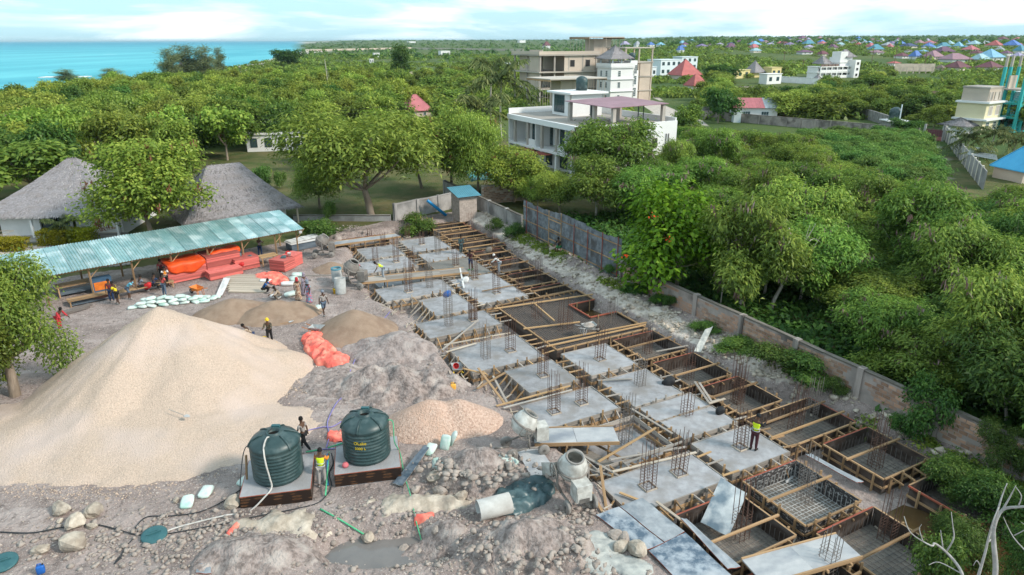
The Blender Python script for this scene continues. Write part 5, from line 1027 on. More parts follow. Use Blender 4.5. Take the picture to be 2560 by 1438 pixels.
# thatched huts
def thatch_roof(name, t, mw, L_, W_, rl, ze, zr, m='thatch', over=.0, n=16, seed=3, rx=0.0):
    """hipped thatch: eaves L_ x W_, ridge length rl along x"""
    r = np.random.default_rng(seed); vs = []; fs = []
    E = [(-L_/2, -W_/2), (L_/2, -W_/2), (L_/2, W_/2), (-L_/2, W_/2)]; Rg = [(-rl/2+rx, 0), (rl/2+rx, 0)]
    for (e0, e1, r0, r1) in ((0, 1, 0, 1), (1, 2, 1, 1), (2, 3, 1, 0), (3, 0, 0, 0)):
        k0 = len(vs)
        for j in range(n+1):
            f = j/n; sag = -.10*(zr-ze)*math.sin(math.pi*f)*.5
            for i in range(n+1):
                g = i/n; ex = E[e0][0]+(E[e1][0]-E[e0][0])*g; ey = E[e0][1]+(E[e1][1]-E[e0][1])*g; rx_ = Rg[r0][0]+(Rg[r1][0]-Rg[r0][0])*g
                x = ex+(rx_-ex)*f; y = ey*(1-f); z = ze+(zr-ze)*f+sag+(float(r.normal())*.025 if 0 < j < n and 0 < i < n else 0)+(.03 if j % 2 else 0)*(0 < j < n)
                vs.append((x, y, z))
        fs += [(k0+j*(n+1)+i, k0+j*(n+1)+i+1, k0+(j+1)*(n+1)+i+1, k0+(j+1)*(n+1)+i) for j in range(n) for i in range(n)]
    o = ob(name, newmesh(name, vs, fs, m, False), t, mw)
    P = []; T = []                                                                # ragged palm-leaf courses over the roof and at the eaves
    q = np.random.default_rng(seed+1); N_ = 5200; nn = []
    for (e0, e1, r0, r1) in ((0, 1, 0, 1), (1, 2, 1, 1), (2, 3, 1, 0), (3, 0, 0, 0)):
        f = q.uniform(0, 1, N_//4)**1.4; f[:N_//14] = q.uniform(-.015, .01, N_//14); g = q.uniform(0, 1, N_//4); a = np.array(E[e0]); b = np.array(E[e1]); ex = a[None]+(b-a)[None]*g[:, None]; rg = np.stack([Rg[r0][0]+(Rg[r1][0]-Rg[r0][0])*g, 0*g], 1)
        xy = ex+(rg-ex)*f[:, None]; z = ze+(zr-ze)*f-.05*(zr-ze)*np.sin(np.pi*np.clip(f, 0, 1))+.03; dn = (ex-rg); dl = np.linalg.norm(dn, axis=1, keepdims=True)+1e-6; dn = dn/dl; sl = (zr-ze)/dl[:, 0]
        P.append(np.stack([xy[:, 0], xy[:, 1], z], 1)); T.append(np.stack([dn[:, 0], dn[:, 1], -sl], 1)); nn.append(np.stack([dn[:, 0]*sl, dn[:, 1]*sl, 1+0*sl], 1))
    P, T, Nn = np.concatenate(P), np.concatenate(T), np.concatenate(nn); Nn = Nn/np.linalg.norm(Nn, axis=1, keepdims=True)+q.normal(size=Nn.shape)*.12; Nn /= np.linalg.norm(Nn, axis=1, keepdims=True); T = T/np.linalg.norm(T, axis=1, keepdims=True)*3
    stuff(ob('thatch_courses', leaf_mesh('thatch_courses', P, Nn, .36, .075, 'thatch_leaf', seed, None, 1, .1, T), o, mw)); return o
leafmat('thatch_leaf', (0.14, 0.125, 0.125), (0.25, 0.228, 0.228), (0.38, 0.35, 0.345), trans=.02)
def window(t, mw, c, w_, h_, side, frame_m='frame_dark', pane='glass', nx=2, nz=2, dep=.10, sub=None):
    """window set on a wall face; side = outward unit vector (local); c = centre on the wall surface (local)"""
    s = Vector(side); x = Vector((-s.y, s.x, 0)); rz = math.atan2(x.y, x.x); rot = mw @ Matrix.Translation(c) @ Matrix.Rotation(rz, 4, 'Z'); par = sub or t
    f = MB(); fw = min(.09, w_*.09)
    for sx in (-1, 1): f.box((sx*(w_/2), 0, 0), (fw, dep, h_+fw))
    for sz in (-1, 1): f.box((0, 0, sz*(h_/2)), (w_-fw, dep, fw))
    for i in range(1, nx): f.box((-w_/2+w_*i/nx, 0, 0), (fw*.6, dep*.8, h_-fw))
    for i in range(1, nz): f.box((0, 0, -h_/2+h_*i/nz), (w_-fw, dep*.75, fw*.6))
    o = f.build('window', frame_m, par, rot)
    if sub is None: box2 = ob('pane', unit('box', pane), o, rot @ Matrix.Diagonal((w_-.01, dep*.35, h_-.01, 1)))  # a dark pane paints in the shade of an unglazed opening
    return o
def hut_right():
    # ridge seen at (522..595, 405), right eave corner at (722, 540), front eave left behind the shed roof
    r0, r1 = G(520, 413, 6.2), G(597, 404, 6.2); c = (r0+r1)/2; ax = (r1-r0); ang = shang-.05; L_, W_ = 11.5, 10.8
    p = Vector((c.x, c.y, 0)); t = thing('thatched_hut', 'large thatched hut with a steep grey roof behind the shed', 'hut', p, ang); mw = WM(t)
    thatch_roof('roof', t, mw, L_, W_, 3.2, 1.9, 6.2, seed=5)
    built('wall', 'plaster', t, lambda b: [b.box((0, sy*(W_/2-1.4), 1.1), (L_-2.8, .25, 2.4)) for sy in (-1, 1)]+[b.box((sx*(L_/2-1.5), 0, 1.1), (.25, W_-3, 2.4)) for sx in (-1, 1)], mw=mw)
    for sx in (-1, -.33, .33, 1): box('post', mw @ Vector((sx*(L_/2-.5), -W_/2+.5, .9)), (.16, .16, 1.9), 'timber_pale', t, ang)
    for x in (-3, 0, 3): window(t, mw, (x, -W_/2+1.27, 1.2), 1.2, 1.0, (0, -1, 0), 'timber')
hut_right()
def hut_left():
    c = G(180, 393, 6.9); p = Vector((c.x, c.y, 0)); ang = .10; L_, W_ = 14.4, 12.6; t = thing('thatched_hut', 'thatched hut with white walls and verandah at the left', 'hut', p, ang); mw = WM(t)
    thatch_roof('roof', t, mw, L_, W_, .8, 2.35, 6.9, seed=8)
    y = -W_/2+1.3
    built('wall', 'plaster', t, lambda b: [b.box((-3.4, y, 1.3), (3.6, .25, 2.8)), b.box((3.9, y, 1.3), (3.4, .25, 2.8)), b.box((1.75, y, 2.55), (.9, .25, .35)), b.box((-.1, y, 2.6), (3.0, .24, .25)), b.box((-L_/2+2.0, 0, 1.3), (.25, W_-2.9, 2.8)), b.box((L_/2-1.5, 0, 1.3), (.25, W_-2.9, 2.8)), b.box((0, W_/2-1.5, 1.3), (L_-3.2, .25, 2.8)), b.box((1.95, y, 1.2), (.55, .25, 2.3))], mw=mw)
    box('door', mw @ Vector((-.9, y+.05, 1.15)), (1.1, .08, 2.3), 'frame_dark', t, ang); box('door', mw @ Vector((.5, y+.08, 1.15)), (1.1, .06, 2.3), 'glass', t, ang)
    window(t, mw, (4.6, y-.12, 1.5), 1.4, 1.2, (0, -1, 0), 'timber_pale', 'plaster')
    for x in (-6.0, -1.9, 1.7, 5.8): box('post', mw @ Vector((x, -W_/2+.35, 1.1)), (.18, .18, 2.3), 'plaster', t, ang)
    box('step', mw @ Vector((-.2, -W_/2-.1, .12)), (4.6, 1.4, .24), 'paving', t, ang); box('floor', mw @ Vector((0, -W_/2+.7, .17)), (12.4, 1.3, .34), 'paving', t, ang)
    for x0, x1 in ((-6, -3.6), (1.7, 5.8)):
        for z in (.6, 1.05): bar('railing', mw @ Vector((x0, -W_/2+.35, z)), mw @ Vector((x1, -W_/2+.35, z)), .05, .06, 'timber_pale', t)
        bar('railing', mw @ Vector((x0, -W_/2+.35, .4)), mw @ Vector((x1, -W_/2+.35, 1.05)), .04, .05, 'timber_pale', t)
hut_left()
# courtyard path slabs
pth = thing('paved_path', 'grey stone slab path crossing the pale courtyard', 'path', GG(250, 640)); pth['kind'] = 'structure'
for (x0, y0), (x1, y1), k in (((-20, 704), (330, 656), 22), ((60, 690), (92, 628), 7), ((255, 660), (290, 630), 4)):
    a, b_ = GG(x0, y0), GG(x1, y1)
    for i in range(k):
        p = a.lerp(b_, (i+.5)/k); p.z = gz(p.x, p.y)+.04; box('slab', p, (.9*(b_-a).length/k, .9, .06), 'paving', pth, math.atan2((b_-a).y, (b_-a).x)+rnd.uniform(-.06, .06))
# ------------------------------------------------------------------ buildings
def local(t, x, y, z): return WM(t) @ Vector((x, y, z))
def bx(name, t, c, size, m, par=None): return box(name, WM(t) @ Vector(c), size, m, par or t, rot=WM(t).to_quaternion().to_matrix().to_4x4())
def hip_mesh(name, L_, W_, rl, ze, zr, m, th=.12, ribs=True):
    b = MB(); E = [(-L_/2, -W_/2), (L_/2, -W_/2), (L_/2, W_/2), (-L_/2, W_/2)]; R0, R1 = (-rl/2, 0, zr), (rl/2, 0, zr)
    v = [(x, y, ze) for x, y in E]+[R0, R1]+[(x, y, ze-th) for x, y in E]
    b.add(v, [(0, 1, 5, 4), (1, 2, 5), (2, 3, 4, 5), (3, 0, 4), (6, 7, 1, 0), (7, 8, 2, 1), (8, 9, 3, 2), (9, 6, 0, 3), (9, 8, 7, 6)])
    return newmesh(name, b.v, b.f, m)
def ridge_caps(b, L_, W_, rl, ze, zr, r=.09):
    E = [(-L_/2, -W_/2, ze), (L_/2, -W_/2, ze), (L_/2, W_/2, ze), (-L_/2, W_/2, ze)]; A, B = (-rl/2, 0, zr), (rl/2, 0, zr)
    for p, q in ((E[0], A), (E[3], A), (E[1], B), (E[2], B), (A, B)):
        if (Vector(p)-Vector(q)).length > .05: b.tube([p, q], r, 5)
# ---- white villa beside the site
def villa():
    F_ = Vector((10.3, 86.6, 0)); t = thing('white_villa', 'white two storey villa with balconies and a flat roof terrace', 'villa', F_, GA)   # local x towards the camera (u), y to the right (v)
    Lx, Ly = 23.0, 13.3; h = 7.3; s1 = 3.3; X = lambda x, y, z: (x, y, z)
    # body: local x from -Lx..0 (back-left to front corner), y from 0..Ly
    bx('wall', t, (-Lx/2, Ly/2+1.4, s1/2), (Lx-.02, Ly-2.8, s1), 'plaster'); bx('wall', t, (-Lx/2, Ly/2+1.4, s1+1.9), (Lx-.3, Ly-2.8, 3.3), 'plaster')
    bx('side_wall', t, (-.15, Ly/2, h/2-.1), (.32, Ly, h+1.35), 'plaster'); bx('end_wall', t, (-Lx+.15, 1.4, h/2-.1), (.3, 2.8, h), 'plaster')
    bx('floor_slab', t, (-Lx/2, 1.35, s1), (Lx-.5, 2.9, .32), 'plaster'); bx('floor_slab', t, (-Lx/2, 1.3, .1), (Lx-.5, 2.8, .3), 'column')
    bx('roof_slab', t, (-Lx/2, Ly/2-.1, h-.2), (Lx, Ly+.2, .7), 'plaster'); bx('terrace', t, (-Lx/2, Ly/2, h+.17), (Lx-.6, Ly-.6, .05), 'raw_concrete')
    for c, s in (((-Lx+.1, Ly/2, h+.55), (.2, Ly, .85)), ((-Lx/2, Ly-.1, h+.55), (Lx-.4, .2, .85))): bx('parapet', t, c, s, 'plaster')
    for i in range(6):
        x = -Lx+1.9+i*4.0
        bx('column', t, (x, .18, s1+1.75), (.42, .36, 3.3), 'column'); bx('column', t, (x, .18, s1/2), (.42, .36, s1-.3), 'plaster')
        if i < 5: bx('partition', t, (x+2.2, 1.3, s1+1.75), (.18, 2.4, 3.3), 'plaster') if i % 2 else None
        if i in (1, 3): bx('balcony_wall', t, (x+1.1, .2, s1+.65), (1.8, .15, .9), 'plaster')
        if i < 5: window(t, WM(t), (x+1.7, 2.78, s1+1.55), 1.9, 2.5, (0, -1, 0), 'frame_dark', 'glass', 2, 5); window(t, WM(t), (x+1.7, 2.78, 1.5), 1.7, 1.7, (0, -1, 0), 'frame_dark', 'glass', 3, 3)
    for x in (-16.5, -12.0): bx('awning', t, (x, -.6, s1-.35), (3.6, 1.6, .08), 'steel_red')
    for y, z, w_, hh in ((9.6, 5.2, .9, 1.3), (6.0, 1.6, 1.2, 1.3), (10.2, 1.3, 1.6, 1.5)): window(t, WM(t), (.02, y, z), w_, hh, (1, 0, 0), 'column', 'dark', 1, 1)
    for y in (11.5, 11.9): cyl('downpipe', local(t, .1, y, 3.2), .05, 6.2, 'wire', t)
    bx('annex', t, (-1.6, Ly+.85, 3.4), (3.2, 1.7, 1.9), 'plaster'); bx('annex_roof', t, (1.4, 11.2, .9), (2.8, 4.6, .12), 'roof_mauve')
    for z in (1.5, 3.0): bx('annex', t, (-1.8, Ly+.6, z-.9), (2.8, 1.2, 1.4), 'plaster_blue')
    # stair block on the terrace with its tank
    st = bx('stair_block', t, (-16.6, 8.2, h+1.75), (5.2, 5.4, 3.2), 'plaster'); bx('stair_roof', t, (-16.6, 8.2, h+3.45), (6.6, 6.6, .25), 'plaster')
    window(t, WM(t), (-17.2, 5.48, h+1.85), 2.7, 2.4, (0, -1, 0), 'frame_dark', 'glass', 4, 4); bx('conduit', t, (-14.1, 5.45, h+1.7), (.35, .08, 3.0), 'column'); bx('door', t, (-13.96, 9.4, h+1.25), (.08, 1.1, 2.2), 'frame_dark')
    b = MB(); b.lathe([(.05, 2.05), (.35, 2.0), (.75, 1.75), (.86, 1.55), (.86, 0), (.05, 0)], 20); tk = b.build('water_tank', 'tank', t, WM(t) @ Matrix.Translation((-17.3, 9.4, h+3.6)), True)
    # maroon canopy on concrete columns
    cp = built('canopy', 'roof_mauve', t, lambda b: b.add([(-10.6, 2.2, h+2.75), (-1.2, 3.2, h+2.5), (-.9, 12.4, h+2.7), (-10.2, 11.5, h+3.05), (-10.6, 2.2, h+2.83), (-1.2, 3.2, h+2.58), (-.9, 12.4, h+2.78), (-10.2, 11.5, h+3.13)], [(0, 1, 2, 3), (7, 6, 5, 4), (0, 4, 5, 1), (1, 5, 6, 2), (2, 6, 7, 3), (3, 7, 4, 0)]), mw=WM(t))
    for x, y in ((-10, 2.8), (-5.4, 7.4), (-5.0, 3.4), (-1.6, 4.0), (-1.4, 11.9), (-9.8, 11.0)): bx('column', t, (x, y, h+1.35), (.48, .48, 2.5), 'column')
    for x, y in ((-7.5, 4.6), (-4.2, 10.0), (-3.6, 10.4), (-7.4, 9.2)): bx('post', t, (x, y, h+1.4), (.10, .10, 2.6), 'frame_dark')
villa()
# turquoise tarpaulin over the pool edge
def tarpaulin(name, label, corners, m, n=10, amp=.12, seed=2, th=.0, cat='tarpaulin'):
    c = sum((Vector(x) for x in corners), Vector())/4; vs = []
    for j in range(n+1):
        for i in range(n+1):
            f, g = i/n, j/n; p = (Vector(corners[0]).lerp(Vector(corners[1]), f)).lerp(Vector(corners[3]).lerp(Vector(corners[2]), f), g)-c
            p.z += amp*float(fbm(np.array([f*4+seed]), np.array([g*4]), 3, seed)[0]); vs.append(p)
    me = newmesh(name, vs, [(j*(n+1)+i, j*(n+1)+i+1, (j+1)*(n+1)+i+1, (j+1)*(n+1)+i) for j in range(n) for i in range(n)], m, True)
    o = ob(name, me, None, Matrix.Translation(c)); md = o.modifiers.new('thick', 'SOLIDIFY'); md.thickness = .02; return tag(o, label, cat)
tarpaulin('tarpaulin', 'turquoise tarpaulin stretched behind the ochre wall', [GG(1180, 494, 2.0), GG(1300, 488, 2.1), GG(1306, 462, 2.1), GG(1160, 466, 2.1)], 'tarp_cyan', 14, .45)
# ---- grey unfinished building behind the villa
def unfinished():
    p = GG(1420, 262); t = thing('unfinished_building', 'unfinished grey block building behind the villa', 'building', p, GA); mw = WM(t); s = p.y/1707*1.02      # metres per photo pixel
    W_ = 150*s; D_ = 90*s; H1 = 46*s
    # local: x along GA (towards right-front), y across; the broad face seen is the -y side
    L_ = 15; Wd = 19; fl = 4.6; base = 0
    for k in range(4):
        bx('floor_slab', t, (-L_/2, 0, base+fl*k), (L_+1.6, Wd+1.6, .3), 'raw_concrete')
    for k in range(3):
        for x in (-L_, -L_*.5, 0):
            for y in (-Wd/2, -Wd/4, 0, Wd/4, Wd/2): bx('column', t, (x, y, base+fl*(k+.5)), (.4, .4, fl-.3), 'raw_concrete')
    for k in range(1, 3):
        z = base+fl*(k+.5)
        bx('wall', t, (.02, Wd*.2, z), (.22, Wd*.56, fl-.32), 'raw_block'); bx('wall', t, (-L_*.75, -Wd/2+1.6, z), (L_*.5-.5, .22, fl-.32), 'raw_block'); bx('wall', t, (-L_*.22, -Wd/2+.1, z), (L_*.36, .22, fl-.32), 'raw_block'); bx('wall', t, (-L_/2, 0, z), (L_*.9, .22, fl-.4), 'raw_block')
    bx('wall', t, (-.2, Wd*.25, base+fl*.5), (.22, Wd*.4, fl-.32), 'raw_block')
    window(t, mw, (.14, 1.2, base+fl*2.5), 1.6, 1.9, (1, 0, 0), 'raw_concrete', 'dark', 1, 1); window(t, mw, (.14, 6.5, base+fl*2.5), 1.6, 1.9, (1, 0, 0), 'raw_concrete', 'dark', 1, 1); window(t, mw, (.14, 3.2, base+fl*1.5), 1.8, 1.9, (1, 0, 0), 'raw_concrete', 'dark', 1, 1)
    for c, sz in (((0.7, 0, base+fl*3+.6), (.2, Wd+1.6, .9)), ((-L_/2, -Wd/2-.7, base+fl*3+.6), (L_+1.4, .2, .9)), ((-L_/2, -Wd/2+3, base+fl*3+.75), (L_*.5, .2, 1.2))): bx('parapet', t, c, sz, 'raw_block')
    return t
unfinished()
def scaffold(name, label, p, L_, Wd, h, rz, slab='raw_concrete', n=9, seed=1):
    t = thing(name, label, 'scaffold', p, rz); r = random.Random(seed); bx('deck', t, (0, 0, h), (L_, Wd, .28), slab); 
    for k in range(2): bx('formwork_board', t, (0, (-1 if k else 1)*Wd/2, h-.3), (L_+.1, .08, .45), 'timber')
    for i in range(n):
        for y in (-Wd/2+.3, 0, Wd/2-.3):
            x = -L_/2+.3+(L_-.6)*i/(n-1); bar('prop', local(t, x+r.uniform(-.2, .2), y, 0), local(t, x, y, h-.15), .12, .12, 'timber_pale', t, 'rod')
    bx('core', t, (0, Wd*.05, h*.5-.2), (L_*.45, Wd*.5, h-.6), 'raw_block')
    for y in (-Wd/2+.3, Wd/2-.3): bar('ledger', local(t, -L_/2, y, h*.5), local(t, L_/2, y, h*.5+r.uniform(-.3, .3)), .08, .08, 'timber_pale', t)
    return t
p = GG(1415, 280); scaffold('propped_slab', 'propped concrete slab on many poles in front of the unfinished building', Vector((p.x, p.y, p.z)), 12, 17, 8.6, GA, n=10)
p = GG(1492, 258); scaffold('propped_slab', 'highest propped slab on poles above the grey building', Vector((p.x+1, p.y+14, p.z)), 11, 13, 18.6, GA, n=7, seed=4)
def tower():
    p = GG(1535, 262); t = thing('tower_house', 'white narrow tower house topped by a thatched cone', 'building', p, GA); mw = WM(t); a = 6.8
    bx('wall', t, (0, 0, 4.9), (a, a+1.0, 11.4), 'plaster'); bx('wing', t, (-1.0, a*.5+1.9, 4.3), (a-1, 3.2, 10.4), 'plaster')
    for z in (4.0, 7.3, 10.4): bx('ledge', t, (.05, 0, z), (a+.7, a+1.5, .22), 'plaster')
    for z, ww, hh in ((2.2, .8, 1.5), (5.7, .9, 1.6), (8.8, .9, 1.6)):
        window(t, mw, (-1.3, -a/2-.52, z), ww, hh, (0, -1, 0), 'plaster', 'glass', 2, 3); window(t, mw, (1.3, -a/2-.52, z), ww, hh, (0, -1, 0), 'plaster', 'glass', 2, 3); window(t, mw, (a/2+.02, -1.0, z), ww, hh, (1, 0, 0), 'plaster', 'glass', 2, 3)
    for z in (3.5, 6.8, 9.8): window(t, mw, (a/2-1.0+.02, a*.5+2.0, z), 1.0, 2.4, (1, 0, 0), 'plaster', 'glass', 2, 5)
    bx('balustrade', t, (0, 0, 11.1), (a+.6, a+1.6, 1.0), 'plaster')
    for x in (-1, 1):
        for y in (-1, 0, 1): bx('column', t, (x*a*.42, y*a*.46, 12.2), (.3, .3, 1.8), 'plaster_blue')
    thatch_roof('roof', t, mw @ Matrix.Translation((0, -.4, 0)), a+1.6, a+1.6, .3, 12.8, 16.4, seed=11, n=6)
    b = MB(); b.lathe([(.05, 2.1), (.8, 1.9), (1.0, 1.6), (1.0, 0), (.05, 0)], 16); b.build('water_tank', 'tank', t, mw @ Matrix.Translation((.2, a*.5+2.2, 12.3)), True); bx('tank_stand', t, (.0, a*.5+2.0, 10.8), (3, 2.6, 2.8), 'plaster')
tower()
def rear_frame():
    p = GG(1592, 255); t = thing('unfinished_block', 'unfinished concrete frame with raw walls right of the tower', 'building', p, GA); L_, Wd, fl = 9, 10, 4.1
    for k in range(5): bx('floor_slab', t, (-L_/2, 0, fl*k-.8), (L_+.8, Wd+1.0, .28), 'raw_concrete')
    for k in range(4):
        for x in (-L_, 0):
            for y in (-Wd/2, 0, Wd/2): bx('column', t, (x, y, fl*(k+.5)-.8), (.38, .38, fl-.28), 'raw_block')
        if k < 3: bx('wall', t, (0.02, Wd*.26, fl*(k+.5)-.8), (.2, Wd*.4, fl-.3), 'raw_block'); bx('wall', t, (-L_/2, Wd*.1, fl*(k+.5)-.8), (L_*.9, .2, fl-.3), 'raw_block'); bx('wall', t, (0.02, -Wd*.26, fl*k+.15), (.2, Wd*.45, 1.3), 'raw_block')
    for i in range(6): bar('prop', local(t, .2-i*1.2, -Wd/2+.2, fl*3-.8), local(t, .2-i*1.2, -Wd/2+.2, fl*4-.9), .12, .12, 'timber_pale', t, 'rod')
rear_frame()
# ---- houses with hip roofs
def hip_house(px, pyb, w_px, pyt, roof, label, wall='plaster', name='hip_roofed_house', rz=None, depth=.8, rl=.25, wins=2, group=None, zrise=None, wfrac=.42, aspect=None):
    p = GG(px, pyb); m = 1/PXM(p); W_ = w_px*m; rz = (GA+R_(90) if rz is None else rz); H_ = max(2.5, (HT(p, pyt)-p.z)); H_ = min(H_, W_*.75); ze = max(1.6, H_*wfrac); k = 1/(abs(math.cos(rz))+depth*abs(math.sin(rz))); L_ = W_*k; D_ = L_*depth
    t = thing(name, label, 'house', p, rz, group); mw = WM(t)
    bx('wall', t, (0, 0, ze/2-.3), (L_*.86, D_*.86, ze+.6), wall)
    rf = ob('roof', hip_mesh('roof', L_, D_, L_*rl, ze, H_, roof), t, mw); b = MB(); ridge_caps(b, L_, D_, L_*rl, ze, H_, .06+L_*.004); b.build('ridge_cap', roof, rf, mw)
    for i in range(wins):
        x = (-.5+(i+.5)/wins)*L_*.8; window(t, mw, (x, -D_*.43-.01, ze*.5), min(1.3, L_*.1), min(1.2, ze*.5), (0, -1, 0), 'plaster', 'glass', 2, 1); 
    if wins: window(t, mw, (L_*.43+.01, 0, ze*.5), 1.1, min(1.2, ze*.5), (1, 0, 0), 'plaster', 'glass', 2, 1)
    return t
hip_house(1040, 290, 92, 236, 'roof_pinkred', 'low house with a red hipped roof in the trees left of the villa', 'raw_block', wfrac=.25, depth=.9, rl=.12)
hip_house(1712, 197, 86, 150, 'roof_red', 'house with a large scarlet pyramid roof right of the tower', 'plaster_warm', rl=.05, wfrac=.2)
hip_house(1740, 225, 62, 186, 'roof_red', 'smaller house with a coral red roof below the scarlet one', 'plaster_warm', rl=.2, wfrac=.2)
hip_house(2558, 452, 128, 368, 'tin_blue', 'hut with a bright blue metal roof at the right edge', 'raw_block', rl=.35, wfrac=.36, rz=R_(10), depth=.9)
def flat_block(name, label, px, pyb, w_px, pyt, depth, wall, storeys=2, nwin=4, rz=None, cat='building', frame_='frame_dark', parapet=True, group=None):
    p = GG(px, pyb); W_ = w_px/PXM(p); H_ = HT(p, pyt)-p.z; rz = GA+R_(90) if rz is None else rz; t = thing(name, label, cat, p, rz, group); mw = WM(t); D_ = W_*depth; k = 1/(abs(math.cos(rz))+depth*abs(math.sin(rz))); L_ = W_*k; D_ = L_*depth
    bx('wall', t, (0, 0, H_/2-.3), (L_, D_, H_+.6), wall); bx('roof_edge', t, (0, 0, H_+.06), (L_+.5, D_+.5, .22), wall)
    fl = H_/storeys
    for s_ in range(storeys):
        for i in range(nwin): window(t, mw, ((-.5+(i+.5)/nwin)*L_, -D_/2-.01, fl*(s_+.52)), min(1.5, L_/nwin*.45), min(1.5, fl*.5), (0, -1, 0), frame_, 'glass', 2, 2)
        if L_ > 5: window(t, mw, (L_/2+.01, 0, fl*(s_+.52)), 1.2, min(1.4, fl*.5), (1, 0, 0), frame_, 'glass', 2, 2)
    return t
flat_block('modern_house', 'white flat roofed modern house with dark windows left of the scarlet roof', 1660, 188, 82, 150, .8, 'plaster_blue', 2, 4)
flat_block('modern_house', 'lower pale annex in front of the white modern house', 1622, 195, 36, 168, .9, 'plaster_blue', 1, 2)
flat_block('white_annex', 'pale blue white block behind the modern house', 1712, 175, 60, 143, .7, 'plaster_blue', 2, 3)
flat_block('yellow_house', 'flat yellow house left of the grey thatch cone', 1845, 196, 56, 176, .8, 'yellow_wall', 1, 2); flat_block('yellow_house', 'flat yellow house right of the grey thatch cone', 1930, 194, 42, 170, .8, 'yellow_wall', 1, 2)
flat_block('white_house', 'low white house with a black tank beside the thatch cone', 1925, 212, 56, 186, .5, 'plaster', 1, 2)
def thatch_hut(px, pyb, w_px, pyt, label, wall='plaster', sd=3, wf=.4, name='thatched_hut'):
    p = GG(px, pyb); W_ = w_px/PXM(p)*.80; H_ = HT(p, pyt)-p.z; t = thing(name, label, 'hut', p, GA); mw = WM(t); thatch_roof('roof', t, mw, W_, W_*.9, W_*.08, H_*wf, H_, seed=sd, n=6)
    bx('wall', t, (0, 0, H_*wf*.5-.2), (W_*.7, W_*.62, H_*wf+.5), wall)
    return t
thatch_hut(1885, 194, 54, 153, 'grey thatched cone hut between two yellow houses', 'yellow_wall', 21, .3); thatch_hut(2043, 212, 26, 188, 'small thatched gate hut on yellow posts', 'yellow_wall', 22, .5); thatch_hut(2395, 335, 92, 297, 'open thatched shelter beside the red gate', 'plaster', 23, .55)
thatch_hut(460, 190, 74, 150, 'thatched roof poking out of the shore trees', 'plaster', 24, .2)
# ---- white hotel block far right
def hotel():
    p = GG(2078, 196); s = 1/PXM(p); t = thing('hotel_block', 'white three storey block with open balconies in the far right', 'building', p, GA+R_(90)); mw = WM(t); L_, D_, fl = 118*s, 42*s, 13.5*s
    for k in range(3): bx('floor_slab', t, (-L_*.06, 0, fl*k), (L_, D_, .35), 'plaster'); 
    for k in range(2):
        bx('wall', t, (-L_*.06, D_*.12, fl*(k+.5)), (L_*.98, D_*.7, fl-.3), 'plaster'); bx('balustrade', t, (-L_*.06, -D_/2+.15, fl*k+.75), (L_, .18, .9), 'plaster')
        for i in range(7): bx('column', t, (-L_*.56+L_*i/6, -D_/2+.2, fl*(k+.5)), (.5, .35, fl-.3), 'plaster'); 
        for i in range(6): window(t, mw, (-L_*.56+L_*(i+.5)/6, -D_*.23-.02, fl*(k+.48)), 1.5, fl*.55, (0, -1, 0), 'plaster', 'dark', 1, 1)
    bx('upper_block', t, (L_*.28, D_*.1, fl*2.75), (L_*.36, D_*.8, fl*1.6), 'plaster'); bx('tower', t, (L_*.16, -D_*.05, fl*3.6), (L_*.22, D_*.6, fl*1.9), 'plaster'); bx('right_wing', t, (L_*.43, -D_*.15, fl*1.0), (L_*.16, D_*1.25, fl*4.2), 'plaster')
    for z in (.5, 1.5, 2.5):
        window(t, mw, (L_*.43+L_*.08+.02, 0, fl*z), 1.6, fl*.5, (1, 0, 0), 'plaster', 'dark', 1, 1); window(t, mw, (L_*.43, -D_*.775-.02, fl*z), 1.6, fl*.5, (0, -1, 0), 'plaster', 'dark', 1, 1); window(t, mw, (L_*.26, -D_*.3-.02, fl*(z+.3)), 1.4, fl*.45, (0, -1, 0), 'plaster', 'dark', 1, 1)
    thatch_roof('roof', t, mw @ Matrix.Translation((L_*.38, D_*.1, 0)), L_*.34, D_*1.1, L_*.12, fl*3.6, fl*4.9, seed=31, n=6); thatch_roof('roof', t, mw @ Matrix.Translation((-L_*.28, D_*.1, 0)), L_*.3, D_*.9, L_*.05, fl*2.5, fl*3.9, seed=32, n=6)
    for i in range(5): bx('hanging_greenery', t, (-L_*.5+L_*.11*i, -D_*.42, fl*2+.6), (L_*.09, .5, 1.0), 'roof_brown')
hotel()
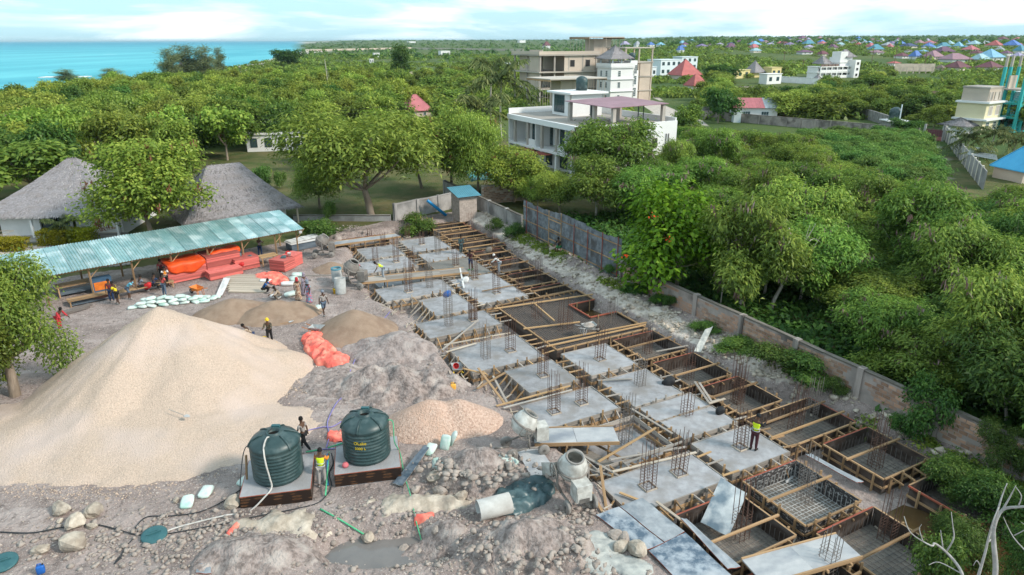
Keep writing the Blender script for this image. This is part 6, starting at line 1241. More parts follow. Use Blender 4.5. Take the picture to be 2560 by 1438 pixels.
# ---- small white house with a two tone roof
def gable_house():
    p = GG(1878, 303); s = 1/PXM(p); t = thing('small_white_house', 'small white house with a half red half grey metal roof', 'house', p, R_(-6)); mw = WM(t); L_, D_, h = 104*s, 7.0, 3.2
    bx('wall', t, (0, 0, h/2), (L_, D_, h), 'plaster'); bx('porch', t, (-L_*.42, -.6, h*.38), (1.6, D_+.8, h*.76), 'plaster_blue')
    for nm, x0, x1, m in (('red_roof_half', -L_/2-.4, L_*.20, 'roof_pinkred'), ('grey_roof_half', L_*.20+.01, L_/2+.3, 'tin_zinc')):
        for k in range(int((x1-x0)/.9)):
            a = x0+(x1-x0)*k/int((x1-x0)/.9); b_ = x0+(x1-x0)*(k+1)/int((x1-x0)/.9)-.02
            built('roof_sheet', m, t, lambda b: b.add([(a, -D_/2-.5, h-.02), (b_, -D_/2-.5, h-.02), (b_, .2, h+1.9), (a, .2, h+1.9), (a, -D_/2-.5, h+.05), (b_, -D_/2-.5, h+.05), (b_, .2, h+1.97), (a, .2, h+1.97)], [(3, 2, 1, 0), (4, 5, 6, 7), (0, 1, 5, 4), (1, 2, 6, 5), (2, 3, 7, 6), (3, 0, 4, 7)]), mw=mw)
    built('rear_roof', 'tin_zinc', t, lambda b: b.add([(-L_/2-.3, D_/2+.4, h), (L_/2+.3, D_/2+.4, h), (L_/2+.3, .2, h+1.9), (-L_/2-.3, .2, h+1.9), (-L_/2-.3, D_/2+.4, h-.1), (L_/2+.3, D_/2+.4, h-.1), (L_/2+.3, .2, h+1.8), (-L_/2-.3, .2, h+1.8)], [(0, 1, 2, 3), (7, 6, 5, 4), (0, 4, 5, 1), (1, 5, 6, 2), (3, 2, 6, 7), (0, 3, 7, 4)]), mw=mw)
    for sx in (-1, 1): built('gable', 'plaster', t, lambda b: b.add([(sx*(L_/2-.02), -D_/2, h), (sx*(L_/2-.02), D_/2, h), (sx*(L_/2-.02), .2, h+1.8), (sx*(L_/2-.25), -D_/2, h), (sx*(L_/2-.25), D_/2, h), (sx*(L_/2-.25), .2, h+1.8)], [(0, 1, 2), (5, 4, 3), (0, 3, 4, 1), (1, 4, 5, 2), (2, 5, 3, 0)]), mw=mw)
    for x in (-L_*.2, L_*.22): window(t, mw, (x, -D_/2-.01, h*.52), 1.6, 1.5, (0, -1, 0), 'plaster_blue', 'glass', 3, 2)
    bx('door', t, (L_*.42, -D_/2-.02, h*.3), (.8, .06, 1.0), 'dark')
gable_house()
# ---- pale yellow block with raw upper storey and teal frame building
def yellow_block():
    p = GG(2435, 332); s = 1/PXM(p); t = thing('yellow_block', 'pale yellow two storey house with a bare block upper floor', 'building', p, GA+R_(90)+R_(6)); mw = WM(t); L_, D_ = 84*s, 66*s; h1 = 36*s
    bx('wall', t, (0, 0, h1*.45), (L_, D_, h1*.9), 'cream_wall'); bx('floor_slab', t, (0, -.3, h1*.95), (L_*1.22, D_*1.2, .35), 'plaster'); bx('wall', t, (0, 0, h1*1.5), (L_, D_, h1*1.05), 'cream_wall'); bx('floor_slab', t, (0, -.2, h1*2.06), (L_*1.16, D_*1.15, .35), 'plaster'); bx('raw_storey', t, (L_*.02, 0, h1*2.55), (L_*.88, D_*.9, h1*.85), 'raw_block'); bx('raw_edge', t, (L_*.02, 0, h1*3.0), (L_*.92, D_*.94, .3), 'raw_concrete')
    for x in (-.2, .25): window(t, mw, (x*L_, -D_/2-.02, h1*1.5), 1.5, h1*.62, (0, -1, 0), 'plaster', 'column', 1, 1); window(t, mw, (x*L_, -D_/2-.02, h1*.5), 1.3, h1*.5, (0, -1, 0), 'plaster', 'glass', 2, 3)
    for x in (-.28, .05, .32): bx('blocked_window', t, (x*L_, -D_*.46, h1*2.45), (1.4, .12, h1*.55), 'raw_concrete')
yellow_block()
def teal_frame():
    p = GG(2522, 330); s = 1/PXM(p); t = thing('teal_frame_building', 'tall unfinished teal painted stair frame at the right edge', 'building', p, GA+R_(90)); fl = 33*s; L_, D_ = 60*s, 50*s
    for k in range(4): bx('floor_slab', t, (0, 0, fl*k+.1), (L_, D_, .3), 'teal_paint' if k < 3 else 'raw_concrete')
    for x in (-.5, -.1, .5):
        for y in (-.5, .5): bx('column', t, (x*L_, y*D_, fl*2.3), (.5, .5, fl*4.6), 'teal_paint'); bx('column', t, (x*L_, y*D_, fl*5.0), (.4, .4, fl*.8), 'raw_concrete')
    for k in range(3):
        for i in range(7): bx('stair_tread', t, (-L_*.45+L_*.12*i, -D_*.3, fl*k+.3+fl*i/7.5), (L_*.13, 1.6, .2), 'teal_paint')
        bx('beam', t, (0, -D_*.5-.02, fl*(k+1)-.15), (L_*1.04, .3, .55), 'teal_paint')
    bx('side_wall', t, (L_*.75, 0, fl*1.4), (L_*.45, D_, fl*2.8), 'plaster_blue'); bx('raw_wall', t, (-L_*.1, D_*.3, fl*3.5), (L_*.5, .3, fl*1.0), 'raw_block')
    for x in (-.5, .12): bar('bar', local(t, x*L_, -D_*.5, fl*4.6), local(t, x*L_, -D_*.5, fl*5.7), .12, .12, 'rebar', t)
mat('teal_paint', (0.03, 0.36, 0.36), (0.05, 0.42, 0.40), rough=.6); teal_frame()
# ---- plot walls in the middle distance
def plot_wall(label, pts, h, m='wall_mortar', name='plot_wall', pe=3.2, cop='wall_black'):
    for i in range(len(pts)-1):
        a, b_ = GG(*pts[i]), GG(*pts[i+1]); z = min(a.z, b_.z)
        block_wall(name, label if len(pts) == 2 else label+[' (left stretch)', ' (right stretch)', ' (end stretch)'][i], a, b_, z, z+h, .22, blocks=False, core=m, coping=cop, pier_every=pe, seed=i+3)
plot_wall('long dark topped block wall beyond the green plot', [(1742, 297), (2296, 348)], 1.9); plot_wall('grey panel wall of the plot with the water tank', [(2118, 283), (2232, 322)], 2.2, 'wall_grey', cop='wall_grey', pe=2.2)
plot_wall('wall behind the tree plot at right', [(2085, 228), (2375, 252)], 2.2, 'wall_block'); plot_wall('pale wall before the thatched gate hut', [(1905, 205), (2045, 214)], 2.6, 'plaster', cop='wall_grey'); plot_wall('ochre wall below the far right houses', [(2235, 186), (2335, 186)], 3.2, 'raw_block', cop='raw_block'); plot_wall('short ochre wall left of the small house', [(1815, 232), (1905, 232)], 2.0, 'raw_block'); plot_wall('low wall at the left end of the long plot wall', [(1722, 300), (1770, 296)], 2.6, 'wall_grey')
a_, b_ = GG(2362, 352), GG(2458, 478)
def panel_wall():
    L_ = (b_-a_).length; d = (b_-a_)/L_; n = 14; t = thing('lane_wall', 'pale precast panel wall with posts along the grassy lane', 'wall', a_, math.atan2(d.y, d.x)); rz = math.atan2(d.y, d.x)
    for i in range(n):
        c = a_+d*(L_*(i+.5)/n); box('panel', (c.x, c.y, 1.25), (L_/n*.9, .12, 2.5), 'wall_grey', t, rz); q = a_+d*(L_*i/n); box('post', (q.x, q.y, 1.3), (L_/n*.12, .24, 2.7), 'plaster_warm', t, rz)
panel_wall()
def red_gate():
    a, c = GG(2308, 352), GG(2356, 356); t = thing('red_gate', 'rusty red sheet gate at the end of the lane', 'gate', a); L_ = (c-a).length; rz = math.atan2((c-a).y, (c-a).x); n = 8
    for i in range(n): q = a.lerp(c, (i+.5)/n); box('panel', (q.x, q.y, 1.5), (L_/n*.94, .06, 1.2), 'roof_maroon', t, rz); box('panel', (q.x, q.y, .5), (L_/n*.94, .06, .8), 'roof_pinkred', t, rz)
    for q in (a, c): box('post', (q.x, q.y, 1.5), (.35, .35, 3.1), 'wall_grey', t, rz)
    for z in (.1, .92, 2.1): bar('rail', a+Vector((0, -.06, z)), c+Vector((0, -.06, z)), .06, .06, 'roof_maroon', t)
red_gate()
def tank_stand():
    p = GG(2232, 326); t = thing('tank_stand', 'black water tank on a low concrete stand by the long wall', 'water tank', p); bx('stand', t, (0, 0, .9), (3.4, 3.0, 1.8), 'wall_grey'); bx('slab', t, (0, 0, 1.9), (4.4, 3.8, .2), 'plaster')
    b = MB(); b.lathe([(.05, 2.6), (.4, 2.55), (1.0, 2.2), (1.15, 1.9), (1.15, 0), (.05, 0)], 18); b.build('tank', 'tank', t, WM(t) @ Matrix.Translation((0, 0, 2.0)), True); cyl('pipe', p+Vector((.4, -1.25, 2.6)), .12, 5.2, 'plaster_blue', t)
tank_stand()
o_ = built('sheet_roof', 'tin_zinc', None, lambda b: [b.bar(GG(2410, 430, 2.4).lerp(GG(2418, 415, 2.7), k/9), GG(2485, 442, 2.2).lerp(GG(2478, 420, 2.5), k/9), .22, .05) for k in range(10)]); tag(o_, 'pale blue sheet roof behind the lane wall', 'roof')
# ---- low buildings among the left wood
flat_block('long_building', 'long white low building behind the trees left of the shade tree', 712, 372, 175, 330, .35, 'plaster', 1, 5, R_(12)); flat_block('grey_store', 'grey walled store half hidden by the dark trees at left', 205, 378, 40, 345, .8, 'plaster_blue', 1, 1); flat_block('shore_house', 'white flat roofed house at the shore', 170, 212, 110, 190, .4, 'plaster', 1, 3, R_(10)); 
o_ = built('zinc_roof', 'tin_zinc', None, lambda b: b.add([GG(-30, 425, 2.6), GG(32, 418, 2.6), GG(34, 395, 3.0), GG(-30, 402, 3.0), GG(-30, 425, 2.5), GG(32, 418, 2.5), GG(34, 395, 2.9), GG(-30, 402, 2.9)], [(0, 1, 2, 3), (7, 6, 5, 4), (0, 4, 5, 1), (1, 5, 6, 2), (2, 6, 7, 3), (3, 7, 4, 0)])); tag(o_, 'pale zinc roof at the left edge below the utility pole', 'roof')
# ---- settlement in the distance: photo x, base row, width, top row, roof
Zc = lambda X, Y: (1700+X/2.977, Y/2.977)
vill = [(20, 334, 60, 305, 'sky'), (20, 364, 66, 338, 'blue'), (165, 360, 100, 330, 'violet'), (232, 350, 56, 330, 'purple'), (380, 368, 76, 325, 'purple'), (382, 340, 60, 317, 'navy'), (447, 330, 80, 299, 'purple'), (557, 350, 106, 309, 'sky'), (553, 372, 90, 332, 'pinkred'), (565, 396, 86, 362, 'aqua'), (820, 350, 96, 319, 'violet'), (888, 330, 76, 304, 'violet'), (957, 345, 96, 301, 'teal'), (962, 366, 76, 340, 'lilac'), (1062, 340, 76, 311, 'pinkred'), (1108, 350, 84, 324, 'maroon'), (1142, 372, 92, 335, 'purple'), (1196, 350, 66, 322, 'aqua'), (1380, 333, 66, 309, 'grey'), (1412, 334, 56, 312, 'sky'), (1420, 366, 84, 325, 'pinkred'), (1456, 390, 112, 334, 'teal'), (1476, 330, 80, 307, 'violet'), (1546, 356, 92, 320, 'grey'), (1562, 368, 70, 330, 'pinkred'), (1640, 346, 104, 309, 'blue'), (1621, 308, 54, 287, 'purple'), (1702, 362, 140, 328, 'navy'), (1782, 336, 90, 304, 'mauve'), (1850, 366, 110, 328, 'blue'), (1862, 340, 104, 308, 'pinkred'), (1962, 366, 104, 323, 'teal'), (2004, 346, 104, 308, 'aqua'), (2072, 366, 92, 318, 'sky'), (2124, 336, 86, 299, 'blue'), (2192, 350, 120, 308, 'aqua'), (2262, 346, 84, 308, 'grey'), (2342, 362, 144, 308, 'red'), (2402, 310, 104, 279, 'maroon'), (2472, 362, 164, 306, 'blue'), (2524, 316, 84, 288, 'violet'), (2532, 404, 110, 344, 'teal'), (2162, 392, 134, 344, 'pinkred'), (1062, 424, 104, 384, 'maroon'), (930, 408, 120, 377, 'purple'), (1462, 412, 124, 378, 'mauve'), (1652, 440, 124, 398, 'maroon'), (1752, 446, 104, 383, 'blue'), (1592, 496, 104, 463, 'red'), (1882, 448, 166, 384, 'mauve'), (1962, 408, 150, 353, 'purple'), (2042, 468, 220, 403, 'mauve'), (2212, 418, 124, 384, 'maroon'), (2302, 462, 220, 372, 'sky'), (2232, 468, 164, 408, 'aqua'), (2062, 530, 200, 463, 'maroon'), (2302, 530, 210, 463, 'maroon'), (1938, 534, 84, 488, 'brown'), (2512, 446, 124, 398, 'lilac'), (700, 336, 60, 312, 'grey'), (640, 322, 50, 304, 'mauve'), (1240, 322, 60, 302, 'teal'), (300, 344, 60, 322, 'lilac'), (1330, 350, 60, 322, 'red'), (2430, 420, 100, 384, 'purple'), (2380, 392, 90, 356, 'grey'), (1810, 404, 70, 376, 'sky'), (1700, 400, 60, 376, 'brown'), (260, 322, 50, 302, 'navy')]
cn = dict(red='scarlet', purple='purple', mauve='dusty mauve', pinkred='crimson', blue='bright blue', sky='light blue', teal='dark teal', violet='violet', maroon='dark maroon', grey='grey', lilac='lilac', brown='brown', aqua='pale aqua', navy='navy')
for i in range(46): X_ = rnd.uniform(0, 2560); Yb = rnd.uniform(300, 352)+(40 if X_ > 1500 and i % 2 else 0); vill.append((X_, Yb, rnd.uniform(40, 90), Yb-rnd.uniform(18, 34), rnd.choice(['purple', 'mauve', 'pinkred', 'blue', 'sky', 'teal', 'violet', 'maroon', 'grey', 'lilac', 'brown', 'aqua', 'navy'])))
vill.sort(); cnt = {}
for X_, Yb, w_, Yt, c_ in vill:
    cnt[c_] = cnt.get(c_, 0)+1; tot = sum(1 for q in vill if q[4] == c_); pb = Zc(X_, Yb); pt_ = Zc(X_, Yt)
    lab = '%s roofed house in the far settlement' % cn[c_] if tot == 1 else '%s roofed house, %s of that colour from the left in the settlement' % (cn[c_], ORD[cnt[c_]-1])
    hip_house(pb[0], pb[1], w_/2.977, pt_[1], 'roof_'+c_, lab, rnd.choice(['plaster', 'raw_block', 'plaster_warm', 'plaster']), 'settlement_house', group='houses of the far settlement', wins=2 if w_ > 90 else 1, rl=rnd.choice([.1, .3, .4]), rz=GA+R_(90)+R_(rnd.choice([-14, 0, 0, 12])), wfrac=.33)
Za = lambda X, Y: (850+X/2.977, Y/2.977)
for X_, Yb, w_, Yt, c_, lab in [(1540, 362, 66, 309, 'maroon', 'lone maroon roofed white house behind the grey building'), (2125, 352, 80, 308, 'lilac', 'lilac roofed house right of the tower'), (2215, 356, 60, 299, 'grey', 'tall grey roofed house right of the lilac one'), (2316, 350, 64, 316, 'blue', 'bright blue roofed house behind the modern house'), (2388, 350, 70, 318, 'sky', 'light blue roofed house behind the modern house'), (2536, 396, 66, 338, 'blue', 'blue gabled house above the scarlet roof')]:
    pb = Za(X_, Yb); hip_house(pb[0], pb[1], w_/2.977, Yt/2.977, 'roof_'+c_, lab, name='settlement_house', wins=1, group='houses of the far settlement')
for px, pyb, w_, pyt, lab in [(942, 142, 18, 132, 'small white ruin left on the far field'), (1112, 140, 30, 127, 'white ruined walls on the far field'), (930, 157, 12, 147, 'tiny white hut on the field'), (1278, 168, 40, 157, 'white roofed shed left of the grey building'), (2100, 106, 24, 101, 'white far house near the horizon'), (1305, 107, 20, 101, 'far white house on the plain'), (1030, 107, 22, 103, 'far white house near the horizon trees')]:
    flat_block('far_house', lab, px, pyb, w_, pyt, .7, 'plaster', 1, 2)
for (x0, y0), (x1, y1), lab in [((765, 128), (1030, 122), 'long pale compound wall across the far field, left part'), ((1030, 123), (1310, 128), 'long pale compound wall across the far field, right part')]:
    a, b2 = GG(x0, y0), GG(x1, y1); block_wall('compound_wall', lab, a, b2, 0, 3.4, .4, blocks=False, core='raw_block', coping='plaster_warm', pier_every=14, seed=5)
a, b2 = GG(945, 190), GG(1060, 186); block_wall('compound_wall', 'low ochre wall in the bushes of the middle field', a, b2, 0, 1.8, .3, blocks=False, core='raw_block', coping='raw_block', pier_every=6, seed=6)
# ---- utility pole and wires, lamp pole
def utility_pole():
    p = GG(72, 392); t = thing('utility_pole', 'leaning brown utility pole with crossarm at the left', 'utility pole', p); m = 1/PXM(p); q = lambda px, py, dy=0: Vector((p.x+(px-72)*m, p.y+dy, HT(p, py)))
    built('pole', 'wood_pole', t, lambda b: b.tube([p-p+Vector((0, 0, -.3)), q(40, 280)-p], [.2, .13], 8), True, Matrix.Translation(p)); bar('crossarm', q(22, 300), q(58, 284), .12, .14, 'wood_pole', t); box('transformer', q(70, 345), (.5, .4, .6), 'lamp_grey', t)
    for dx in (-14, 0, 12): cyl('insulator', q(40+dx, 288-dx*.4), .06, .25, 'plaster', t)
    return q
uq = utility_pole()
endp = [G(1000, 262, 8.5), G(1010, 272, 8.2), G(985, 282, 7.8)]
for i, (e_, py) in enumerate(zip(endp, (284, 290, 294))):
    s_ = uq(52, py); b = MB(); n = 16; pts = [s_.lerp(e_, k/n)-Vector((0, 0, 4*1.3*(k/n)*(1-k/n))) for k in range(n+1)]; b.tube(pts, .028, 4); tag(b.build('power_line', 'wire'), ['upper', 'middle', 'lower'][i]+' power line running right from the utility pole', 'power line')
p_ = GG(1800, 772); t_ = thing('lamp_pole', 'thin grey lamp pole behind the boundary wall', 'lamp post', p_); bar('pole', p_, Vector((p_.x+.12, p_.y, HT(p_, 588))), .09, .09, 'bark_pale', t_, 'rod'); box('lamp_head', (p_.x-.12, p_.y-.12, HT(p_, 697)), (.42, .24, .10), 'lamp_grey', t_); bar('arm', Vector((p_.x+.05, p_.y, HT(p_, 690))), Vector((p_.x-.12, p_.y-.1, HT(p_, 694))), .04, .04, 'lamp_grey', t_)
for px, pyb, pyt, lab in [(828, 262, 148, 'pair of thin poles standing in the wood behind the shade tree'), (1002, 158, 132, 'lone white post on the far field')]:
    p_ = GG(px, pyb); t_ = thing('wooden_pole', lab, 'pole', p_); bar('pole', p_, Vector((p_.x-.6, p_.y, HT(p_, pyt))), .18, .18, 'bark_pale', t_, 'rod'); bar('stay', p_+Vector((1.6, 0, 0)), Vector((p_.x-.5, p_.y, HT(p_, pyt+10))), .06, .06, 'bark_pale', t_, 'rod')
# far poles of the settlement
for i, (px, pyb, pyt) in enumerate([(2180, 160, 118), (2235, 170, 120), (2310, 178, 130), (2008, 172, 150), (1960, 160, 130), (2420, 175, 128)]):
    p_ = GG(px, pyb); t_ = thing('street_pole', 'thin dark pole among the settlement houses, %s from the left' % ['third', 'fourth', 'fifth', 'second', 'first', 'sixth'][i], 'pole', p_); bar('pole', p_, Vector((p_.x, p_.y, HT(p_, pyt))), .3, .3, 'wood_pole', t_, 'rod'); bar('crossarm', Vector((p_.x-1, p_.y, HT(p_, pyt)-.6)), Vector((p_.x+1, p_.y, HT(p_, pyt)-.6)), .2, .2, 'wood_pole', t_)
# ------------------------------------------------------------------ heaps, machines and things on the site
def grid_heap(name, label, cat, x0, x1, y0, y1, step, hfun, m, smooth=True):
    xs = np.arange(x0, x1+step, step); ys = np.arange(y0, y1+step, step); X, Y = np.meshgrid(xs, ys); T = terrain(X, Y); Hh = hfun(X, Y); Z = np.where(Hh > 0, T+Hh, T-.12+np.maximum(Hh, -.5)*.4); k = len(xs)
    F = []; keep = Hh > -.12
    ii = (np.arange(len(ys)-1)[:, None]*k+np.arange(k-1)[None, :]); kk = keep[:-1, :-1] | keep[1:, :-1] | keep[:-1, 1:] | keep[1:, 1:]; ii = ii[kk]
    F = np.stack([ii, ii+1, ii+k+1, ii+k], 1); used = np.unique(F); mp = np.full(X.size, -1); mp[used] = np.arange(len(used)); c = np.array([(x0+x1)/2, (y0+y1)/2, 0])
    V = np.stack([X.ravel(), Y.ravel(), Z.ravel()], 1)[used]-c
    o = ob(name, newmesh(name, V, mp[F], m, smooth), None, Matrix.Translation(c)); return tag(o, label, cat)
def ridge_h(ridge, slope_side, slope_front, front=(.3, -.95), rnd_=.35, nz=.10, ns=1.0, seed=1):
    R = [(Vector(p), h) for p, h in ridge]
    def f(X, Y):
        best = np.full(X.shape, -9.0)
        for (p, h0), (q, h1) in zip(R[:-1], R[1:]):
            d = q-p; L2 = d.x**2+d.y**2; t = np.clip(((X-p.x)*d.x+(Y-p.y)*d.y)/L2, 0, 1); cx, cy = p.x+d.x*t, p.y+d.y*t; dx, dy = X-cx, Y-cy; r = np.hypot(dx, dy); cs = np.maximum(0, (dx*front[0]+dy*front[1])/(r+1e-6))
            s = slope_side+(slope_front-slope_side)*cs; hh = h0+(h1-h0)*t; best = np.maximum(best, hh-s*(np.sqrt(r*r+rnd_**2)-rnd_))
        ang = np.arctan2(Y-R[0][0].y, X-R[0][0].x); return best+nz*fbm(X/ns, Y/ns, 4, seed)+nz*1.5*fbm(ang*6, 0*ang, 3, seed+3)*np.clip(best, 0, 1)*np.clip(4-best, 0, 1)
    return f
pk = [(G(395, 772, 4.0), 4.0), (G(470, 800, 3.35), 3.35), (G(560, 842, 2.3), 2.3), (G(630, 868, 1.5), 1.5), (G(695, 876, 1.05), 1.05)]
def big_f(X, Y):
    f1 = ridge_h(pk, .66, .44, (.15, -.98), .3, .16, 1.6, 3)(X, Y); q = G(270, 1055, .6)
    f2 = 1.05-np.hypot((X-q.x)/10.0, (Y-q.y)/4.4)*1.05+.12*fbm(X/1.3, Y/1.3, 3, 8); return np.maximum(f1, np.minimum(f2, .9))
bigpile = grid_heap('gravel_heap', 'huge pale pinkish gravel heap with a sharp peak at the left', 'gravel heap', -33, -6, 19, 43, .2, big_f, 'gravel')
def mound(name, label, px, py, rx, ry, h, m, rz=0.0, nz=.12, ns=.9, seed=1, peaks=None, cat='heap', step=.16, pw=1.0):
    c = G(px, py, .1); ca, sa = math.cos(rz), math.sin(rz)
    def f(X, Y):
        u = (X-c.x)*ca+(Y-c.y)*sa; v = -(X-c.x)*sa+(Y-c.y)*ca; best = None
        for (a, b, k, s) in (peaks or [(0, 0, 1, 1)]):
            q = np.hypot((u-a)/(rx*s), (v-b)/(ry*s)); z = h*k*(1-np.sqrt(q*q+.02))**1.0
            z = h*k*(1-(q*q+.012)**(.5*pw)); best = z if best is None else np.maximum(best, z)+.12*np.minimum(best.clip(0), z.clip(0))
        return best+nz*fbm(X/ns, Y/ns, 5, seed)
    r = max(rx, ry)*1.5; return grid_heap(name, label, cat, c.x-r, c.x+r, c.y-r, c.y+r, step, f, m)
mound('sand_heap', 'brown sand heap at the left behind the gravel heap', 585, 782, 2.8, 2.3, 1.25, 'sand', .3, .06, 1.2, 2, cat='sand heap'); mound('sand_heap', 'brown sand heap with footprints behind the bending man', 690, 788, 3.0, 2.1, 1.2, 'sand', .2, .10, .8, 4, [(0, 0, 1, 1), (1.2, .2, .8, .7)], 'sand heap')
mound('sand_heap', 'smooth conical brown sand heap beside the orange barrow', 888, 828, 2.9, 2.6, 1.75, 'sand', 0, .06, 1.3, 6, cat='sand heap'); mound('sand_heap', 'small sand heap beside the cement mixer at the back', 830, 672, 1.6, 1.3, .7, 'sand', 0, .06, 1, 9, cat='sand heap')
mound('mortar_heap', 'grey mauve mound left of the first slabs', 990, 872, 3.4, 2.3, 1.2, 'sand_grey', .1, .4, .9, 12); mound('mud_heap', 'low dark trampled mud rise beside the coral tarpaulin', 860, 960, 2.2, 2.4, .4, 'mud', .2, .3, .8, 13); mound('mud_heap', 'lumpy wet grey mud mounds above the pink gravel', 1005, 968, 3.7, 2.4, 1.4, 'mud', .1, .55, .75, 14, [(0, 0, 1, .9), (-1.5, .3, .9, .6), (1.7, -.3, .85, .6)])
mound('pink_gravel_heap', 'orange pink gravel heap right of the water tanks', 1102, 1062, 3.0, 2.2, 1.45, 'gravel_pink', .1, .07, .9, 16, [(-.5, 0, 1, .85), (.9, .1, .9, .75)], 'gravel heap')
mound('rubble_heap', 'stony earth heap right of the dark board', 1190, 1185, 2.2, 1.6, 1.3, 'mud', 0, .4, .55, 18, cat='rubble heap'); mound('rubble_heap', 'stony earth heap at the bottom centre', 1320, 1375, 2.5, 1.8, 1.45, 'mud', 0, .4, .55, 20, cat='rubble heap'); mound('rubble_heap', 'low brown stony rise left of the puddle', 640, 1395, 2.4, 1.2, .6, 'mud', .1, .3, .7, 33, cat='rubble heap'); mound('rubble_heap', 'low stony rise between the puddle and the red rag', 1075, 1335, 1.5, 1.0, .5, 'mud', .3, .25, .6, 35, cat='rubble heap'); mound('rubble_heap', 'stony earth heap behind the shed end', 905, 588, 3.4, 1.3, .8, 'mud', .2, .3, .7, 24, cat='rubble heap'); mound('coral_heap', 'white coral rubble path heap beside the privy', 1248, 548, 2.6, 1.2, .5, 'stone_white', -.9, .3, .6, 26, cat='rubble heap')
mound('coral_heap', 'pale coral ledge below the right water tank', 1050, 1262, 2.4, .6, .4, 'stone_white', .05, .3, .5, 28, cat='rock ledge'); mound('coral_heap', 'mossy pale ledge below the left water tank', 705, 1312, 1.8, .8, .35, 'stone_white', .1, .3, .5, 30, cat='rock ledge')
# rocks
def rock_mesh(seed, sub=2):
    bm = bmesh.new(); bmesh.ops.create_icosphere(bm, subdivisions=sub, radius=.5); r = random.Random(seed); ax = [Vector((r.gauss(0, 1), r.gauss(0, 1), r.gauss(0, 1))).normalized() for _ in range(7)]; cut = [r.uniform(.28, .42) for _ in ax]
    for v in bm.verts:
        for a, c in zip(ax, cut):
            d = v.co.dot(a)
            if d > c: v.co -= a*(d-c)*.9
        v.co *= 1+r.uniform(-.05, .05)
    me = bpy.data.meshes.new('rock'); bm.to_mesh(me); bm.free(); return me
ROCKS = {}
def rock(px, py, s, label, m='stone_white', sc=(1, .8, .65), dz=0.0):
    k = (rnd.randrange(6), m)
    if k not in ROCKS: me = rock_mesh(k[0]+3); me.materials.append(M(m)); ROCKS[k] = me
    p = GG(px, py); return tag(ob('rock', ROCKS[k], None, Matrix.Translation(p+Vector((0, 0, s*sc[2]*.28+dz))) @ Matrix.Rotation(rnd.uniform(0, 6), 4, 'Z') @ Matrix.Rotation(rnd.uniform(-.3, .3), 4, 'X') @ Matrix.Diagonal((s*sc[0], s*sc[1], s*sc[2], 1))), label, 'rock', 'loose rocks on the site')
for px, py, s, lab in [(155, 1278, .95, 'long pale boulder at the left foot of the gravel'), (190, 1312, 1.0, 'tallest pale boulder in the left rock group'), (180, 1368, 1.15, 'pale boulder with a hole at the bottom left'), (102, 1380, .7, 'pale boulder left of the holed one'), (235, 1283, .9, 'broad pinkish boulder right of the left rock group'), (230, 1318, .5, 'small boulder below the broad pinkish one'), (583, 1262, .85, 'lone oblong boulder left of the tank plinth'), (440, 1252, .35, 'small white stone beside the green sack'), (150, 1303, .3, 'small white stone among the left boulders'), (918, 1352, .75, 'pale boulder on the edge of the grey puddle'), (1010, 1378, .62, 'round pale stone right of the puddle'), (1030, 1395, .5, 'stone beside the round one right of the puddle'), (1075, 1375, .5, 'stone at the end of the green pipe'),
        (1085, 1200, .85, 'long stone at the left foot of the stony heap'), (1092, 1178, .6, 'stone between the sacks on the stony heap'), (1100, 1235, .7, 'upright slab stone left of the stony heap'), (1150, 1250, .85, 'large flat stone below the stony heap'), (1040, 1228, .5, 'white splinter stone beside the dark board'), (1175, 1155, .5, 'stone on top of the stony heap'), (1230, 1170, .5, 'grey stone on the right of the stony heap'), (1260, 1195, .7, 'tan boulder beside the printed sack'), (1425, 1402, .55, 'stone left of the crumpled white sheet'), (1538, 1345, .7, 'stone right of the crumpled white sheet'), (1560, 1350, .62, 'angular stone leaning on the blue board'), (1548, 1372, .75, 'large stone between sheet and blue board'), (1590, 1385, 1.0, 'largest oblong boulder beside the blue boards'), (1440, 1375, .5, 'stone under the crumpled white sheet'),
        (1310, 1305, .55, 'pale stone on the bottom centre heap'), (1370, 1298, .45, 'small white stone high on the bottom heap'), (1320, 1330, .45, 'second pale stone on the bottom heap'), (1420, 1345, .5, 'stone at the right edge of the bottom heap'), (1470, 1265, .55, 'tan stone by the mixer wheel'), (1090, 1330, .55, 'stone beside the red rag'), (1665, 755, .55, 'lone upright tan block on the bank'), (1380, 628, .8, 'white boulder at the foot of the zinc fence'), (1030, 972, .3, 'round beige ball stone on the mud'), (1075, 912, .28, 'white stone on the earth left of the slabs'), (1068, 920, .2, 'pinkish small stone left of the slabs')]:
    rock(px, py, s, lab, 'stone_white' if px < 700 or s > .7 else 'stone')
def rubble(name, label, areas, m, seed):
    """loose small stones nobody could count"""
    r = np.random.default_rng(seed); bm = bmesh.new(); bmesh.ops.create_icosphere(bm, subdivisions=1, radius=.5); bv = np.array([v.co[:] for v in bm.verts]); bf = np.array([[v.index for v in f.verts] for f in bm.faces]); bm.free(); vs, fs, k = [], [], 0
    for px, py, rx, ry, n, s0, s1, dz in areas:
        c = GG(px, py) if px > 0 else S(px, py); x = c.x+rx*r.normal(size=n)*.5; y = c.y+ry*r.normal(size=n)*.5; z = terrain(x, y)+dz; s = s0+(s1-s0)*r.uniform(0, 1, n)**3
        for i in range(n):
            sc = s[i]*r.uniform(.55, 1.15, 3)*np.array([1, 1, .62]); a = r.uniform(0, 6.28); q = bv*sc*(1+.38*r.uniform(-1, 1, (len(bv), 1))); ca, sa = math.cos(a), math.sin(a)
            vs.append(np.stack([q[:, 0]*ca-q[:, 1]*sa+x[i], q[:, 0]*sa+q[:, 1]*ca+y[i], q[:, 2]+z[i]+sc[2]*.2], 1)); fs.append(bf+k); k += len(bv)
    return tag(stuff(ob(name, newmesh(name, np.concatenate(vs), np.concatenate(fs), m))), label, 'rubble')
